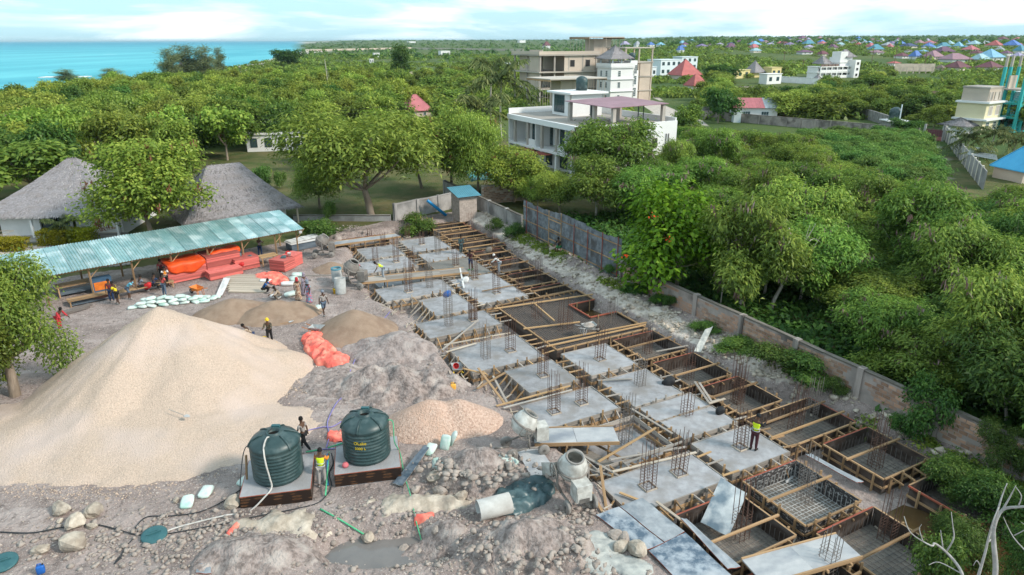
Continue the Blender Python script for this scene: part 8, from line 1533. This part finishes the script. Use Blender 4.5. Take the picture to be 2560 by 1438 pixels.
board4('plywood_sheet', 'stained white and slate sheet leaning into the pit', [G(1801, 1197, .55), G(1866, 1237, .50), G(1820, 1345, -.45), G(1750, 1308, -.45)], 'ply_white', 'timber_grey'); board4('plywood_sheet', 'curved pale sheet standing on the bank beside the wall', [G(1735, 880, .15), G(1752, 882, .10), G(1782, 818, 1.0), G(1762, 826, .9)], 'sack_flat', 'lamp_grey', .02, 'sheet'); board4('plywood_sheet', 'grey blue board fragment at the bottom edge left', [GG(490, 1438, .1), GG(528, 1440, .1), GG(528, 1412, .14), GG(495, 1412, .14)], 'ply_grey')
board4('plywood_sheet', 'mortar caked board on the ground under the mixers', [GG(1290, 1130, .05), GG(1345, 1118, .05), GG(1395, 1190, .05), GG(1330, 1200, .05)], 'screed', 'timber_grey'); board4('plywood_sheet', 'bent grey strip of sheet lying along the right trench', [S(-17.5, 24.6, -.05), S(-17.4, 24.9, -.05), S(-14.9, 25.2, -.1), S(-15.0, 24.9, -.1)], 'ply_grey'); board4('plywood_sheet', 'muddy sheet sloping beside the tipped mixer', [G(1400, 1118, -.3), G(1445, 1112, -.2), G(1545, 1165, -.3), G(1525, 1180, -.3)], 'blinding', 'timber_grey')
for i, (a, b_, za, zb, m, lab) in enumerate([((1240, 1015), (1425, 965), .16, .10, 'timber_fresh', 'pale batten from the mixer to the left pads'), ((1258, 1020), (1430, 975), .15, .08, 'timber_grey', 'grey plank beside the pale batten near the mixer'), ((1195, 920), (1262, 1010), .3, .1, 'timber', 'plank slanting across the pile of timber left of the pads'), ((1192, 972), (1262, 932), .25, .1, 'timber', 'plank crossing the slanting one left of the pads'), ((1232, 940), (1268, 1008), .12, -.2, 'timber_grey', 'white splashed plank in the left trench'), ((1160, 922), (1215, 935), .2, .15, 'timber_fresh', 'plank end by the yellow legged wheelbarrow'), ((1105, 875), (1195, 800), .1, .12, 'timber_grey', 'long grey plank left of the two cage pad'), ((1115, 880), (1190, 858), .05, .05, 'timber_pale', 'pale batten in the trench left of the two cage pad'), ((1110, 862), (1275, 832), .08, .1, 'timber_pale', 'white batten running along the trench'),
        ((1495, 1155), (1640, 1070), .1, .12, 'timber_fresh', 'brown plank crossing above the sunken slab'), ((1475, 1105), (1590, 1165), -.1, -.3, 'timber', 'plank lying diagonally in the sunken form'), ((1525, 1150), (1715, 1118), .12, .12, 'timber_grey', 'white splashed beam before the two cage slab'), ((1560, 1160), (1705, 1105), .18, .18, 'timber_grey', 'second white splashed beam before the two cage slab'), ((1530, 1180), (1740, 1132), .1, .12, 'timber_pale', 'pale bent batten on the front edge of the sunken form'), ((1415, 1115), (1545, 1190), -.1, -.05, 'timber_grey', 'grey plank beside the tipped mixer'), ((1445, 1165), (1540, 1195), -.2, -.1, 'timber_grey', 'grey plank on the sloping muddy sheet'), ((1448, 1180), (1508, 1285), .7, .05, 'timber', 'brown plank leaning on the tipped mixer'), ((1500, 1165), (1515, 1275), .5, .02, 'timber', 'thin upright plank right of the tipped mixer'), ((1548, 1232), (1598, 1252), .06, .06, 'timber_fresh', 'short batten on the slab with two cages'), ((1640, 1255), (1700, 1300), .1, .1, 'timber_pale', 'batten at the corner of the grey sheet'), ((1495, 952), (1580, 948), .06, .04, 'timber_grey', 'weathered plank lying on the middle pad'),
        ((1577, 1022), (1680, 1085), .10, .10, 'timber_grey', 'whitewashed plank along the corridor between the pads'), ((1205, 728), (1310, 708), .06, .06, 'timber', 'thin stick lying on the long middle pad'), ((1150, 670), (1160, 720), .3, .05, 'plastic_white', 'white plank standing by the pump'), ((730, 688), (985, 688), .05, .05, 'timber_grey', 'long plank lying behind the sand heaps'), ((940, 705), (1150, 690), .08, .05, 'timber_pale', 'pale plank beside the middle ramp'), ((1640, 880), (1720, 865), .1, .1, 'timber_grey', 'plank on the pit edge by the wall'), ((1736, 955), (1772, 1008), .25, .05, 'timber_grey', 'white plank dropped into the third right pit'), ((1748, 958), (1780, 1008), .22, .05, 'timber_grey', 'second white plank dropped into the third right pit'), ((1772, 1010), (1812, 998), .06, .06, 'timber_pale', 'pale batten on the corner of the third right pit')]):
    tag(bar('loose_plank', G(*a, za+.05), G(*b_, zb+.05), .12, .045, m), lab, 'plank', 'loose planks about the pads')
# rake and shovel
def tool(name, label, A, B, head, m='timber'):
    A, B = Vector(A), Vector(B); t = thing(name, label, name.replace('_', ' '), A); bar('shaft', A, B, .04, .04, m, t, 'rod'); d = (B-A).normalized(); r, _ = frame(A, B); mw = Matrix.Translation(B) @ r; b = MB()
    if head == 'blade': b.add([(-.09, 0, 0), (.09, 0, 0), (.12, .02, .16), (.0, .03, .34), (-.12, .02, .16), (-.09, .02, 0), (.09, .02, 0), (.12, .04, .16), (.0, .05, .34), (-.12, .04, .16)], [(0, 1, 2, 3, 4), (9, 8, 7, 6, 5), (0, 5, 6, 1), (1, 6, 7, 2), (2, 7, 8, 3), (3, 8, 9, 4), (4, 9, 5, 0)])
    else: b.box((0, 0, 0), (.62, .05, .10))
    b.build('blade', 'lamp_grey', t, mw)
tool('shovel', 'shovel lying on the slope of the big gravel heap', G(422, 1026, 1.10)+Vector((0, 0, .1)), G(462, 1042, .98)+Vector((0, 0, .1)), 'blade', 'timber_grey'); tool('screed_rake', 'long handled rake standing in the whitewashed mat pit', G(1955, 1145, .25), G(1972, 1200, -.68), 'bar', 'timber'); tool('shovel', 'shovel lying behind the sand heap', GG(700, 812, .1), GG(722, 808, .1), 'blade')
# timber stack by the shed
def timber_stack(label, a, b_, c, n, m, cat='timber stack', layers=1, nm='plank'):
    A, B, C_ = GG(*a), GG(*b_), GG(*c); t = thing('timber_stack', label, cat, A)
    for l in range(layers):
        for i in range(n): o_ = A.lerp(C_, i/n)-A; bar(nm, A+o_+Vector((rnd.uniform(-.2, .2), 0, .08+l*.06)), B+o_+Vector((rnd.uniform(-.2, .2), 0, .08+l*.06)), (C_-A).length/n*.8, .05, m, t)
timber_stack('stack of pale planks laid side by side before the shed', (560, 690), (650, 692), (570, 735), 9, 'timber_pale', layers=2); timber_stack('bundle of dark rebar rods beside the left tree', (120, 800), (215, 770), (135, 790), 12, 'rebar_grey', 'rebar bundle', 3, 'rod'); board4('plywood_sheet', 'whitish board leaning at the left of the plank stack', [GG(540, 742, .1), GG(556, 742, .1), GG(578, 703, .3), GG(560, 703, .3)], 'sheet_white', 'timber_grey')
# red board stacks and tarpaulins under the shed
def board_stack(label, px, py, w_, d, n, th, rz=None, m='red_sheet', tilt=0.0):
    p = GG(px, py); rz = shang if rz is None else rz; t = thing('board_stack', label, 'board stack', p, rz, 'stacks of red edged boards')
    for i in range(n): box('sheet', p+Vector((rnd.uniform(-.02, .02), rnd.uniform(-.02, .02), .06+th*(i+.5))), (w_+rnd.uniform(-.03, .03), d+rnd.uniform(-.03, .03), th*.88), m, t, rz+rnd.uniform(-.01, .01))
    for s in (-1, 1): box('bearer', p+Vector((math.cos(rz)*s*w_*.35, math.sin(rz)*s*w_*.35, .03)), (.1, d, .06), 'timber', t, rz)
    return p
s1 = board_stack('tall red board stack left under the shed, half covered', 462, 692, 2.9, 2.2, 18, .075); s2 = board_stack('tall red board stack in the middle under the shed', 552, 672, 2.7, 2.2, 20, .075); board_stack('low red board stack in front of the middle one', 562, 690, 2.6, 1.1, 9, .07); board_stack('red board stack at the right under the shed with loose tools', 612, 668, 2.0, 1.6, 14, .07); board_stack('small red board stack outside the shed', 708, 672, 1.5, 1.4, 13, .07, R_(-20)); board_stack('second small red board stack behind the outside one', 733, 662, 1.1, 1.3, 14, .07, R_(-20))
def drape(label, p, w_, d, z, rz, m='tarp_red'):
    c = [Vector((-w_/2, -d/2-.15, z-.75)), Vector((w_/2, -d/2-.15, z-.45)), Vector((w_/2, d/2, z+.12)), Vector((-w_/2, d/2, z+.1))]; mw = Matrix.Translation(p) @ Matrix.Rotation(rz, 4, 'Z'); n = 10; vs = []
    for j in range(n+1):
        for i in range(n+1):
            f, g = i/n, j/n; x = (f-.5)*w_; dr = .35+.5*math.sin(f*math.pi)+.1*math.sin(f*11)
            q = Vector((x, -d/2-.10-.05*math.sin(f*14), z+.05-dr*(1-g/.5))) if g < .5 else Vector((x, -d/2-.05+(d)*(g-.5)/.5, z+.10+.05*math.sin(f*9+g*7))); vs.append(q)
    me = newmesh('tarpaulin', vs, [(j*(n+1)+i, j*(n+1)+i+1, (j+1)*(n+1)+i+1, (j+1)*(n+1)+i) for j in range(n) for i in range(n)], m, True); o = ob('tarpaulin', me, None, mw); md = o.modifiers.new('thick', 'SOLIDIFY'); md.thickness = .02; tag(o, label, 'tarpaulin')
drape('vivid orange tarpaulin draped over the left board stack', s1, 2.8, 2.2, 1.45, shang); drape('orange tarpaulin crumpled on the middle board stack', s2+Vector((.2, .4, 0)), 2.4, 1.2, 1.62, shang)
# work benches, table and tool box under the shed
def bench(label, px, py, L_, d, h, m='timber', cat='bench', shelf=False, name='work_bench'):
    p = GG(px, py); t = thing(name, label, cat, p, shang); mw = WM(t)
    for i in range(4): bx('plank', t, (0, -d/2+d*(i+.5)/4, h), (L_, d/4*.92, .05), m)
    for sx in (-1, 1):
        for sy in (-1, 1): bx('leg', t, (sx*(L_/2-.12), sy*(d/2-.08), h/2-.02), (.08, .08, h-.04), 'timber', None)
        bx('stretcher', t, (sx*(L_/2-.12), 0, h*.35), (.05, d-.1, .08), 'timber')
    if shelf: bx('shelf', t, (0, 0, h*.3), (L_*.95, d*.9, .04), 'ply_slate')
bench('long timber table at the left under the shed', 205, 728, 3.2, 1.2, .8, shelf=True); bench('timber bench where workers sit under the shed', 365, 728, 4.0, .7, .45); bench('timber work table near the right end of the shed', 672, 660, 1.5, 1.0, .8, 'timber_fresh'); bench('low trestle at the front left of the shed', 230, 752, 3.0, .9, .45, shelf=True)
bx_t = thing('tool_crate', 'blue crate with an orange front on the shed table', 'crate', GG(257, 727)+Vector((0, 0, .0)), shang)
mat('crate_blue', (0.06, 0.13, 0.22)); mat('crate_orange', (0.75, 0.20, 0.03)); bx('case', bx_t, (0, 0, .55), (1.35, .7, 1.1), 'crate_blue'); bx('panel', bx_t, (0, -.36, .58), (1.05, .03, .62), 'crate_orange'); bx('top', bx_t, (0, 0, 1.12), (1.4, .75, .05), 'crate_blue')
for lab, px, py, dz, m, s_ in [('red holdall on the bench among the workers', 372, 728, .5, 'plastic_red', .5), ('dark bag on the red boards at the shed right', 600, 668, 1.05, 'tarp_dark', .5), ('red bag lying on the right red boards', 607, 680, .7, 'plastic_red', .35), ('dark green bag beside the red boards', 627, 668, .9, 'tarp_dark', .4), ('dark toolbag on the outside red boards', 712, 672, 1.0, 'tarp_dark', .4), ('red cloth bag on the outside red boards', 722, 662, 1.1, 'plastic_red', .3), ('blue cloth hung on top of a rebar cage', 1118, 735, 1.9, 'plastic_blue', .45), ('green cloth wrapped bundle tied on a back pit cage', 1222, 625, 1.0, 'c_khaki', .5), ('black backpack on the edge of the middle pad', 1672, 955, .15, 'dark', .55), ('small black case beside the backpack', 1660, 958, .06, 'dark', .25), ('white pump on the wet concrete', 1163, 700, .2, 'plastic_white', .5), ('dark tripod leg bundle on the pad edge', 1800, 1028, .2, 'dark', .4)]:
    p = GG(px, py); p = G(px, py, dz) if px > 1000 else p+Vector((0, 0, dz)); vs, fs = superbox(.5*s_*1.2, .35*s_*1.2, .42*s_*1.2, .7, 10, 7); vs = [(x+.06*s_*math.sin(7*z), y+.05*s_*math.cos(9*x), z+.07*s_*math.sin(8*x+5*y)) for x, y, z in vs]; o_ = tag(ob('bag', newmesh('bag', vs, fs, m, True), None, Matrix.Translation(p)), lab, 'bag')
sx_ = GG(765, 617); t_ = thing('sheet_pile', 'pile of crumpled white sheets on a dark trough beside the shed', 'sheet pile', sx_, shang); bx('trough', t_, (0, 0, .35), (3.2, 1.3, .6), 'ply_slate'); bx('top_board', t_, (0, 0, .70), (3.4, 1.5, .05), 'sheet_white')
for i in range(4): bx('sheet', t_, (-1+i*.7, .2, .78+.03*i), (1.1, 1.2, .03), 'sheet_white')
for i, (px, py, pt_) in enumerate([(1048, 580, 545), (1056, 580, 540), (1066, 582, 542), (1074, 582, 546)]): tag(bar('timber_stake', GG(px, py), GG(px, py)+Vector((.25*(i-1.5), .2, 1.6)), .09, .09, 'timber_fresh'), 'upright plank leaning behind the back pads, %s from the left' % ORD[i], 'plank')
def scraps():
    b = MB(); r = random.Random(4)
    for k in range(330):
        u = r.uniform(-62, -12); v = float(np.interp(u, vLu, vLv))+r.choice((-.2, .5, .9, 1.4))+r.uniform(-.5, .6) if k % 2 else r.choice((19.85, 24.1, 24.0))+r.uniform(-.35, .35); p = S(u, v, 0); z = gz(p.x, p.y)+.05; a = r.uniform(0, 3.14); l = r.uniform(.2, .75); d = Vector((math.cos(a), math.sin(a), r.uniform(-.1, .25)))*l; b.bar(Vector((p.x, p.y, z)), Vector((p.x, p.y, z+.05))+d, .06, .035)
    tag(stuff(b.build('wood_scraps', 'timber_pale')), 'splintered wood offcuts scattered in the trenches between the pads', 'wood scraps')
scraps()
# ------------------------------------------------------------------ people
TMP = bpy.data.scenes.new('scratch')
def EV(o):
    with bpy.context.temp_override(scene=TMP, view_layer=TMP.view_layers[0]): return bpy.data.meshes.new_from_object(o.evaluated_get(bpy.context.evaluated_depsgraph_get()))
def skin_mesh(nodes, edges, root, sub=1):
    me = bpy.data.meshes.new('s'); names = list(nodes); ix = {n: i for i, n in enumerate(names)}; me.from_pydata([nodes[n][0] for n in names], [(ix[a], ix[b]) for a, b in edges], []); o = bpy.data.objects.new('s', me); TMP.collection.objects.link(o)
    md = o.modifiers.new('k', 'SKIN'); md.use_smooth_shade = True; md.branch_smoothing = .6
    for n in names:
        r = nodes[n][1]; s = me.skin_vertices[0].data[ix[n]]; s.radius = r if hasattr(r, '__len__') else (r, r); s.use_root = (n == root)
    sb = o.modifiers.new('u', 'SUBSURF'); sb.levels = sb.render_levels = sub; out = EV(o); bpy.data.objects.remove(o); out.polygons.foreach_set('use_smooth', [True]*len(out.polygons)); return out
def joints(tp=0.05, hl=.03, hr=-.03, kl=.05, kr=.05, al=.1, ar=.1, el=.25, er=.25, ab=.16, hd=0.0, spread=.03):
    """forward kinematics; the figure faces local -Y, angles in radians, forward positive"""
    J = {}; d = lambda a: Vector((0, -math.sin(a), -math.cos(a))); J['pelvis'] = Vector((0, 0, 0)); up = Vector((0, -math.sin(tp), math.cos(tp))); J['spine'] = up*.22; J['chest'] = up*.42; J['neck'] = up*.55; hp = tp+hd; hu = Vector((0, -math.sin(hp), math.cos(hp))); J['chin'] = J['neck']+hu*.07; J['head'] = J['neck']+hu*.17+Vector((0, -.012, 0)); J['crown'] = J['neck']+hu*.25
    for s, n, h, k, a, e in ((-1, 'l', hl, kl, al, el), (1, 'r', hr, kr, ar, er)):
        J['sho'+n] = up*.475+Vector((s*.185, 0, 0)); x = Vector((s*math.sin(ab), 0, 0)); ua = (d(a)+x).normalized(); J['elb'+n] = J['sho'+n]+ua*.29; fa = (d(a+e)+x*.3).normalized(); J['wri'+n] = J['elb'+n]+fa*.25; J['han'+n] = J['wri'+n]+fa*.08
        J['hip'+n] = Vector((s*.095, 0, -.05)); J['kne'+n] = J['hip'+n]+(d(h)+Vector((s*spread, 0, 0))).normalized()*.43; J['ank'+n] = J['kne'+n]+d(h-k)*.41; J['toe'+n] = J['ank'+n]+Vector((s*.02, -.15, -.045))
    return J
BR = dict(pelvis=(.125, .105), spine=(.12, .095), chest=(.145, .105), neck=.055, chin=(.07, .08), head=(.083, .10), crown=(.055, .065), sho=.062, elb=.043, wri=.032, han=(.026, .04), hip=.088, kne=.058, ank=.040, toe=.034)
def br(n): return BR[n] if n in BR else BR[n[:-1]]
def grow(J, keep, extra, cut=None):
    E = [('pelvis', 'spine'), ('spine', 'chest'), ('chest', 'neck'), ('neck', 'chin'), ('chin', 'head'), ('head', 'crown')]
    for n in 'lr': E += [('chest', 'sho'+n), ('sho'+n, 'elb'+n), ('elb'+n, 'wri'+n), ('wri'+n, 'han'+n), ('pelvis', 'hip'+n), ('hip'+n, 'kne'+n), ('kne'+n, 'ank'+n), ('ank'+n, 'toe'+n)]
    E = [(a, b) for a, b in E if a in keep and b in keep]; used = {x for e in E for x in e}
    nodes = {n: (J[n], tuple(q+extra for q in br(n)) if isinstance(br(n), tuple) else br(n)+extra) for n in used}; return nodes, E
POSE = dict(stand=dict(), walk=dict(hl=.38, hr=-.32, kl=.15, kr=.35, al=-.3, ar=.35), bend=dict(tp=1.05, hl=.25, hr=.1, kl=.3, kr=.25, al=.2, ar=.35, el=.3, er=.3, hd=-.2), stoop=dict(tp=.7, hl=.3, hr=.05, kl=.35, kr=.2, al=.5, ar=.6, el=.4, er=.4, hd=-.1), sit=dict(tp=.2, hl=1.45, hr=1.4, kl=1.45, kr=1.4, al=.5, ar=.45, el=.6, er=.6), crouch=dict(tp=.55, hl=1.75, hr=1.7, kl=2.2, kr=2.15, al=.7, ar=.8, el=.5, er=.5), lean=dict(tp=.25, hl=.25, hr=-.1, kl=.1, kr=.1, al=.7, ar=.2, el=.6, er=.3), work=dict(tp=.15, al=.5, ar=.6, el=1.2, er=1.1, hl=.1, hr=-.1, kl=.1, kr=.1), hips=dict(tp=.02, al=-.25, ar=.5, el=1.3, er=1.5, ab=.5), look=dict(tp=.05, al=.7, ar=.6, el=1.5, er=1.6, hd=.35))
SKT = {'hair': None}
def person(px, py, label, pose='stand', rz=0.0, shirt='c_grey', legs='c_jeans', leglen='long', head=None, vest=None, dress=None, shoes='c_boot', h=1.72, sleeve='short', dz=0.0, z=None, seat=0.0):
    p = GG(px, py, dz) if z is None else G(px, py, z); J = joints(**POSE[pose]); low = min(J['toel'].z, J['toer'].z, J['ankl'].z, J['ankr'].z)-.035; s = h/1.74; off = Vector((0, 0, -low+seat)); J = {k: v+off for k, v in J.items()}
    t = thing('person', label, 'person', p, rz); mw = WM(t) @ Matrix.Scale(s, 4); n0, e0 = grow(J, set(J), 0); body = skin_mesh(n0, e0, 'pelvis', 2); b = MB()
    for n, sg in (('l', -1), ('r', 1)):                                             # five fingers curled from the palm
        H, W = J['han'+n], J['wri'+n]; f = (H-W).normalized(); sd = f.cross(Vector((1, 0, 0))).normalized()
        for k, ln in enumerate((.055, .075, .082, .076, .06)):
            if k == 0: q0 = W.lerp(H, .35)+sd*.03; b.tube([q0, q0+(f*.5+sd*.8).normalized()*.035, q0+(f+sd*.5).normalized()*.07], [.012, .011, .008], 5); continue
            q0 = H+sd*(.036-.021*k+.008); c = Vector((-sg*.4, 0, 0)); b.tube([q0, q0+f*ln*.5, q0+(f*.85+c*.35)*ln], [.0105, .0095, .007], 5)
    hd, up = J['head'], (J['crown']-J['neck']).normalized(); fw = up.cross(Vector((1, 0, 0))).normalized(); fw = fw if fw.y < 0 else -fw
    b.tube([hd+fw*.085+up*.02, hd+fw*.115-up*.015, hd+fw*.09-up*.025], [.008, .014, .010], 5)                       # nose
    for sg in (-1, 1): b.tube([hd+Vector((sg*.083, 0, 0))+up*.02, hd+Vector((sg*.098, 0, 0)), hd+Vector((sg*.085, 0, 0))-up*.03], [.012, .016, .010], 5); b.tube([hd+fw*.088+Vector((sg*.03, 0, 0))+up*.02, hd+fw*.098+Vector((sg*.036, 0, 0))+up*.02], .010, 5)
    bm = bmesh.new(); bm.from_mesh(body); k = [bm.verts.new(v) for v in b.v]
    for f in b.f: bm.faces.new([k[i] for i in f])
    bm.to_mesh(body); bm.free(); body.materials.clear(); body.materials.append(M(rnd.choice(('c_skin', 'c_skin2')))); ob('body', body, t, mw)
    ct = lambda nm, keep, ex, m: (lambda me: (me.materials.clear(), me.materials.append(M(m)), ob(nm, me, t, mw)))(skin_mesh(*grow(JJ, keep, ex), 'pelvis' if 'pelvis' in keep else 'hipl', 1))[2]
    JJ = dict(J)
    if shirt:
        for n in 'lr': JJ['wri'+n] = J['wri'+n].lerp(J['elb'+n], .12); JJ['elb'+n] = J['elb'+n] if sleeve == 'long' else J['elb'+n].lerp(J['sho'+n], .25)
        JJ['pelvis'] = J['pelvis']+Vector((0, 0, -.04)); keep = {'pelvis', 'spine', 'chest', 'shol', 'shor', 'elbl', 'elbr'} | ({'wril', 'wrir'} if sleeve == 'long' else set()); ct('shirt', keep, .022, shirt)
    JJ = dict(J)
    if legs:
        if leglen == 'short':
            for n in 'lr': JJ['kne'+n] = J['kne'+n].lerp(J['hip'+n], .05)
        else:
            for n in 'lr': JJ['ank'+n] = J['ank'+n].lerp(J['kne'+n], .08)
        ct('trousers', {'pelvis', 'hipl', 'hipr', 'knel', 'kner'} | ({'ankl', 'ankr'} if leglen == 'long' else set()), .02, legs)
    if dress:
        b = MB(); pe = J['pelvis']; lo = (J['ankl']+J['ankr'])/2; rings = []
        for i in range(9): f = i/8; c = pe.lerp(lo+Vector((0, 0, .03)), f); rings.append((c+Vector((0, 0, .1*(1-f))), .15+.10*f+.02*math.sin(i*2)))
        b.tube([c for c, _ in rings], [r for _, r in rings], 14, False); b.build('skirt', dress, t, mw, True)
    if vest:
        JJ = dict(J); JJ['pelvis'] = J['pelvis']+Vector((0, 0, -.02)); v = ct('vest', {'pelvis', 'spine', 'chest', 'shol', 'shor'}, .034, vest); b = MB(); ax = (J['chest']-J['pelvis']).normalized()
        for f in (.12, .42):
            c = J['pelvis'].lerp(J['chest'], f); rr = [c+Vector((math.cos(a)*.168, 0, 0))+ax.cross(Vector((1, 0, 0)))*math.sin(a)*.142 for a in np.linspace(0, 6.283, 21)]; b.tube(rr, .016, 4)
        b.build('reflective_band', 'c_silver', v, mw)
    for n in 'lr': b = MB(); a, q = J['ank'+n], J['toe'+n]; b.tube([a+Vector((0, .05, -.03)), a.lerp(q, .45)+Vector((0, 0, -.008)), q+Vector((0, -.02, -.002))], [.045, .05, .034], 8); b.build('shoe', shoes, t, mw, True)
    hm = head or ('hair', 'c_hair'); b = MB(); r0 = .112 if hm[0] != 'hair' else .104; R, _ = frame((0, 0, 0), up); vs = []
    prof = [(.001, .135), (.05, .125), (.085, .095), (r0-.005, .05), (r0, .0), (r0, -.03)] if hm[0] != 'scarf' else [(.001, .14), (.06, .13), (.10, .09), (.118, .03), (.115, -.04), (.10, -.10), (.13, -.15)]
    if hm[0] == 'helmet': prof += [(.135, -.02), (.137, -.035)]
    if hm[0] == 'cap': prof += [(.108, -.035)]
    b.lathe(prof, 14); b.build({'hair': 'hair', 'scarf': 'head_scarf', 'helmet': 'helmet', 'cap': 'cap'}[hm[0]], hm[1], t, mw @ Matrix.Translation(hd+up*.015-fw*.012) @ R @ Matrix.Rotation(0, 4, 'X'), True)
    return t
PI = math.pi
person(1882, 1126, 'worker in a yellow vest and burgundy trousers standing on the slab edge', 'look', PI*.75, 'c_black', 'c_burgundy', 'long', ('cap', 'c_black'), 'c_hivis', None, 'c_black', 1.8, 'long', z=0)
person(806, 1213, 'worker in a yellow vest over orange sleeves between the tanks', 'work', PI, 'c_orange', 'c_grey', vest='c_hivis', sleeve='long'); person(762, 1124, 'man in a grey shirt and black trousers behind the left tank', 'walk', -PI*.6, 'c_grey', 'c_black')
person(676, 858, 'man in a dark camouflage jacket and yellow helmet by the buckets', 'work', .1, 'c_camo', 'c_black', head=('helmet', 'plastic_yellow'), sleeve='long'); person(634, 868, 'man in a tan shirt bending by the gravel heap', 'stoop', -PI*.45, 'c_tan', 'c_navy', sleeve='long'); person(811, 786, 'man in a grey shirt and denim shorts walking past the sand', 'walk', PI*.2, 'c_grey', 'c_jeans', 'short', ('cap', 'c_greyblue'), h=1.8)
person(747, 750, 'woman in a red head scarf and beige print dress', 'stand', .4, 'c_beige_print', None, head=('scarf', 'c_red'), dress='c_beige_print'); person(774, 757, 'woman in a bright blue patterned dress', 'stand', -.5, 'c_print', None, dress='c_print', head=('scarf', 'c_greyblue')); person(762, 737, 'woman in a grey dress with a mauve head scarf', 'work', PI*.3, 'c_mauve', None, head=('scarf', 'c_mauve'), dress='c_mauve', sleeve='long')
person(660, 732, 'man in a royal blue shirt crouching behind the sand heap', 'crouch', PI*.5, 'c_royal', 'c_black', 'long', ('hair', 'c_hair')); person(700, 748, 'man in tan clothes crouching in the sand', 'crouch', -.6, 'c_tan', 'c_khaki', sleeve='long'); person(281, 753, 'man in a maroon shirt and dark trousers before the shed', 'stand', .3, 'c_maroon', 'c_navy'); person(297, 759, 'man in a yellow shirt and black shorts leaning on a post', 'lean', -PI*.5, 'c_yellow', 'c_black', 'short'); person(323, 747, 'man in a cyan shirt leaning on the bench', 'stoop', PI*.6, 'c_cyan', 'c_jeans', 'short')
person(353, 731, 'man in a grey blue shirt sitting on the bench', 'sit', PI*.8, 'c_greyblue', 'c_black', seat=0.0); person(388, 727, 'man in navy sitting at the bench end', 'sit', PI*.9, 'c_navy', 'c_black'); person(413, 738, 'worker in a red cloth apron in front of the shed post', 'stand', PI*.85, 'c_redcloth', 'c_jeans'); person(418, 718, 'worker in a white shirt with an orange vest by the shed post', 'work', PI*.2, 'c_white', 'c_black', vest='c_orange'); person(408, 700, 'worker in maroon standing in the shadow of the shed', 'stand', .2, 'c_maroon', 'c_black')
person(652, 640, 'man in a striped shirt standing in the shed', 'work', PI, 'c_stripe', 'c_navy'); person(150, 822, 'worker in a red overall stooping by the left tree', 'stoop', PI*.4, 'c_red', 'c_red', sleeve='long'); person(800, 606, 'bare chested worker with a pink cap behind the back mixer', 'stand', .2, None, 'c_tan', head=('cap', 'c_pink')); person(884, 690, 'worker in a red shirt behind the middle mixer', 'stoop', PI*.3, 'c_pink', 'c_black', sleeve='long')
person(960, 696, 'worker in a yellow vest bending on the muddy ramp', 'bend', PI*1.55, 'c_tan', 'c_jeanslight', vest='c_hivis', z=.30, head=('hair', 'c_hair')); person(1153, 634, 'man in dark teal overalls standing in the back corridor', 'stand', .6, 'c_teal', 'c_teal', sleeve='long', z=0); person(1177, 675, 'man in a burgundy shirt standing on the wet concrete', 'work', -.4, 'c_burgundy', 'c_navy', 'short', shoes='c_green', z=0); person(1249, 683, 'man in a white shirt bending at the pit corner', 'stoop', -PI*.55, 'c_white', 'c_jeanslight', sleeve='long', z=.02, head=('cap', 'c_white')); person(1398, 632, 'man in green shorts sitting at the foot of the zinc fence', 'sit', -.7, 'c_black', 'c_green', 'short', seat=.0)
bpy.data.scenes.remove(TMP)
# ------------------------------------------------------------------ sea haze
def haze():
    m = bpy.data.materials.new('haze'); m.use_nodes = True; t = m.node_tree; t.nodes.clear(); o = N(t, 'ShaderNodeOutputMaterial'); v = N(t, 'ShaderNodeVolumePrincipled'); v.inputs['Density'].default_value = 0.00005; v.inputs['Color'].default_value = (0.72, 0.92, 1.0, 1); v.inputs['Anisotropy'].default_value = 0.2; t.links.new(v.outputs[0], o.inputs['Volume'])
    b = MB(); b.box(((gx[0]+gx[-1])/2, (gy[0]+gy[-1])/2, 21), (gx[-1]-gx[0]+900, gy[-1]-gy[0]+900, 66)); h = b.build('haze', m); tag(stuff(h), 'faint pale blue haze over the far land and sea', 'haze')
haze()
bpy.context.view_layer.update()
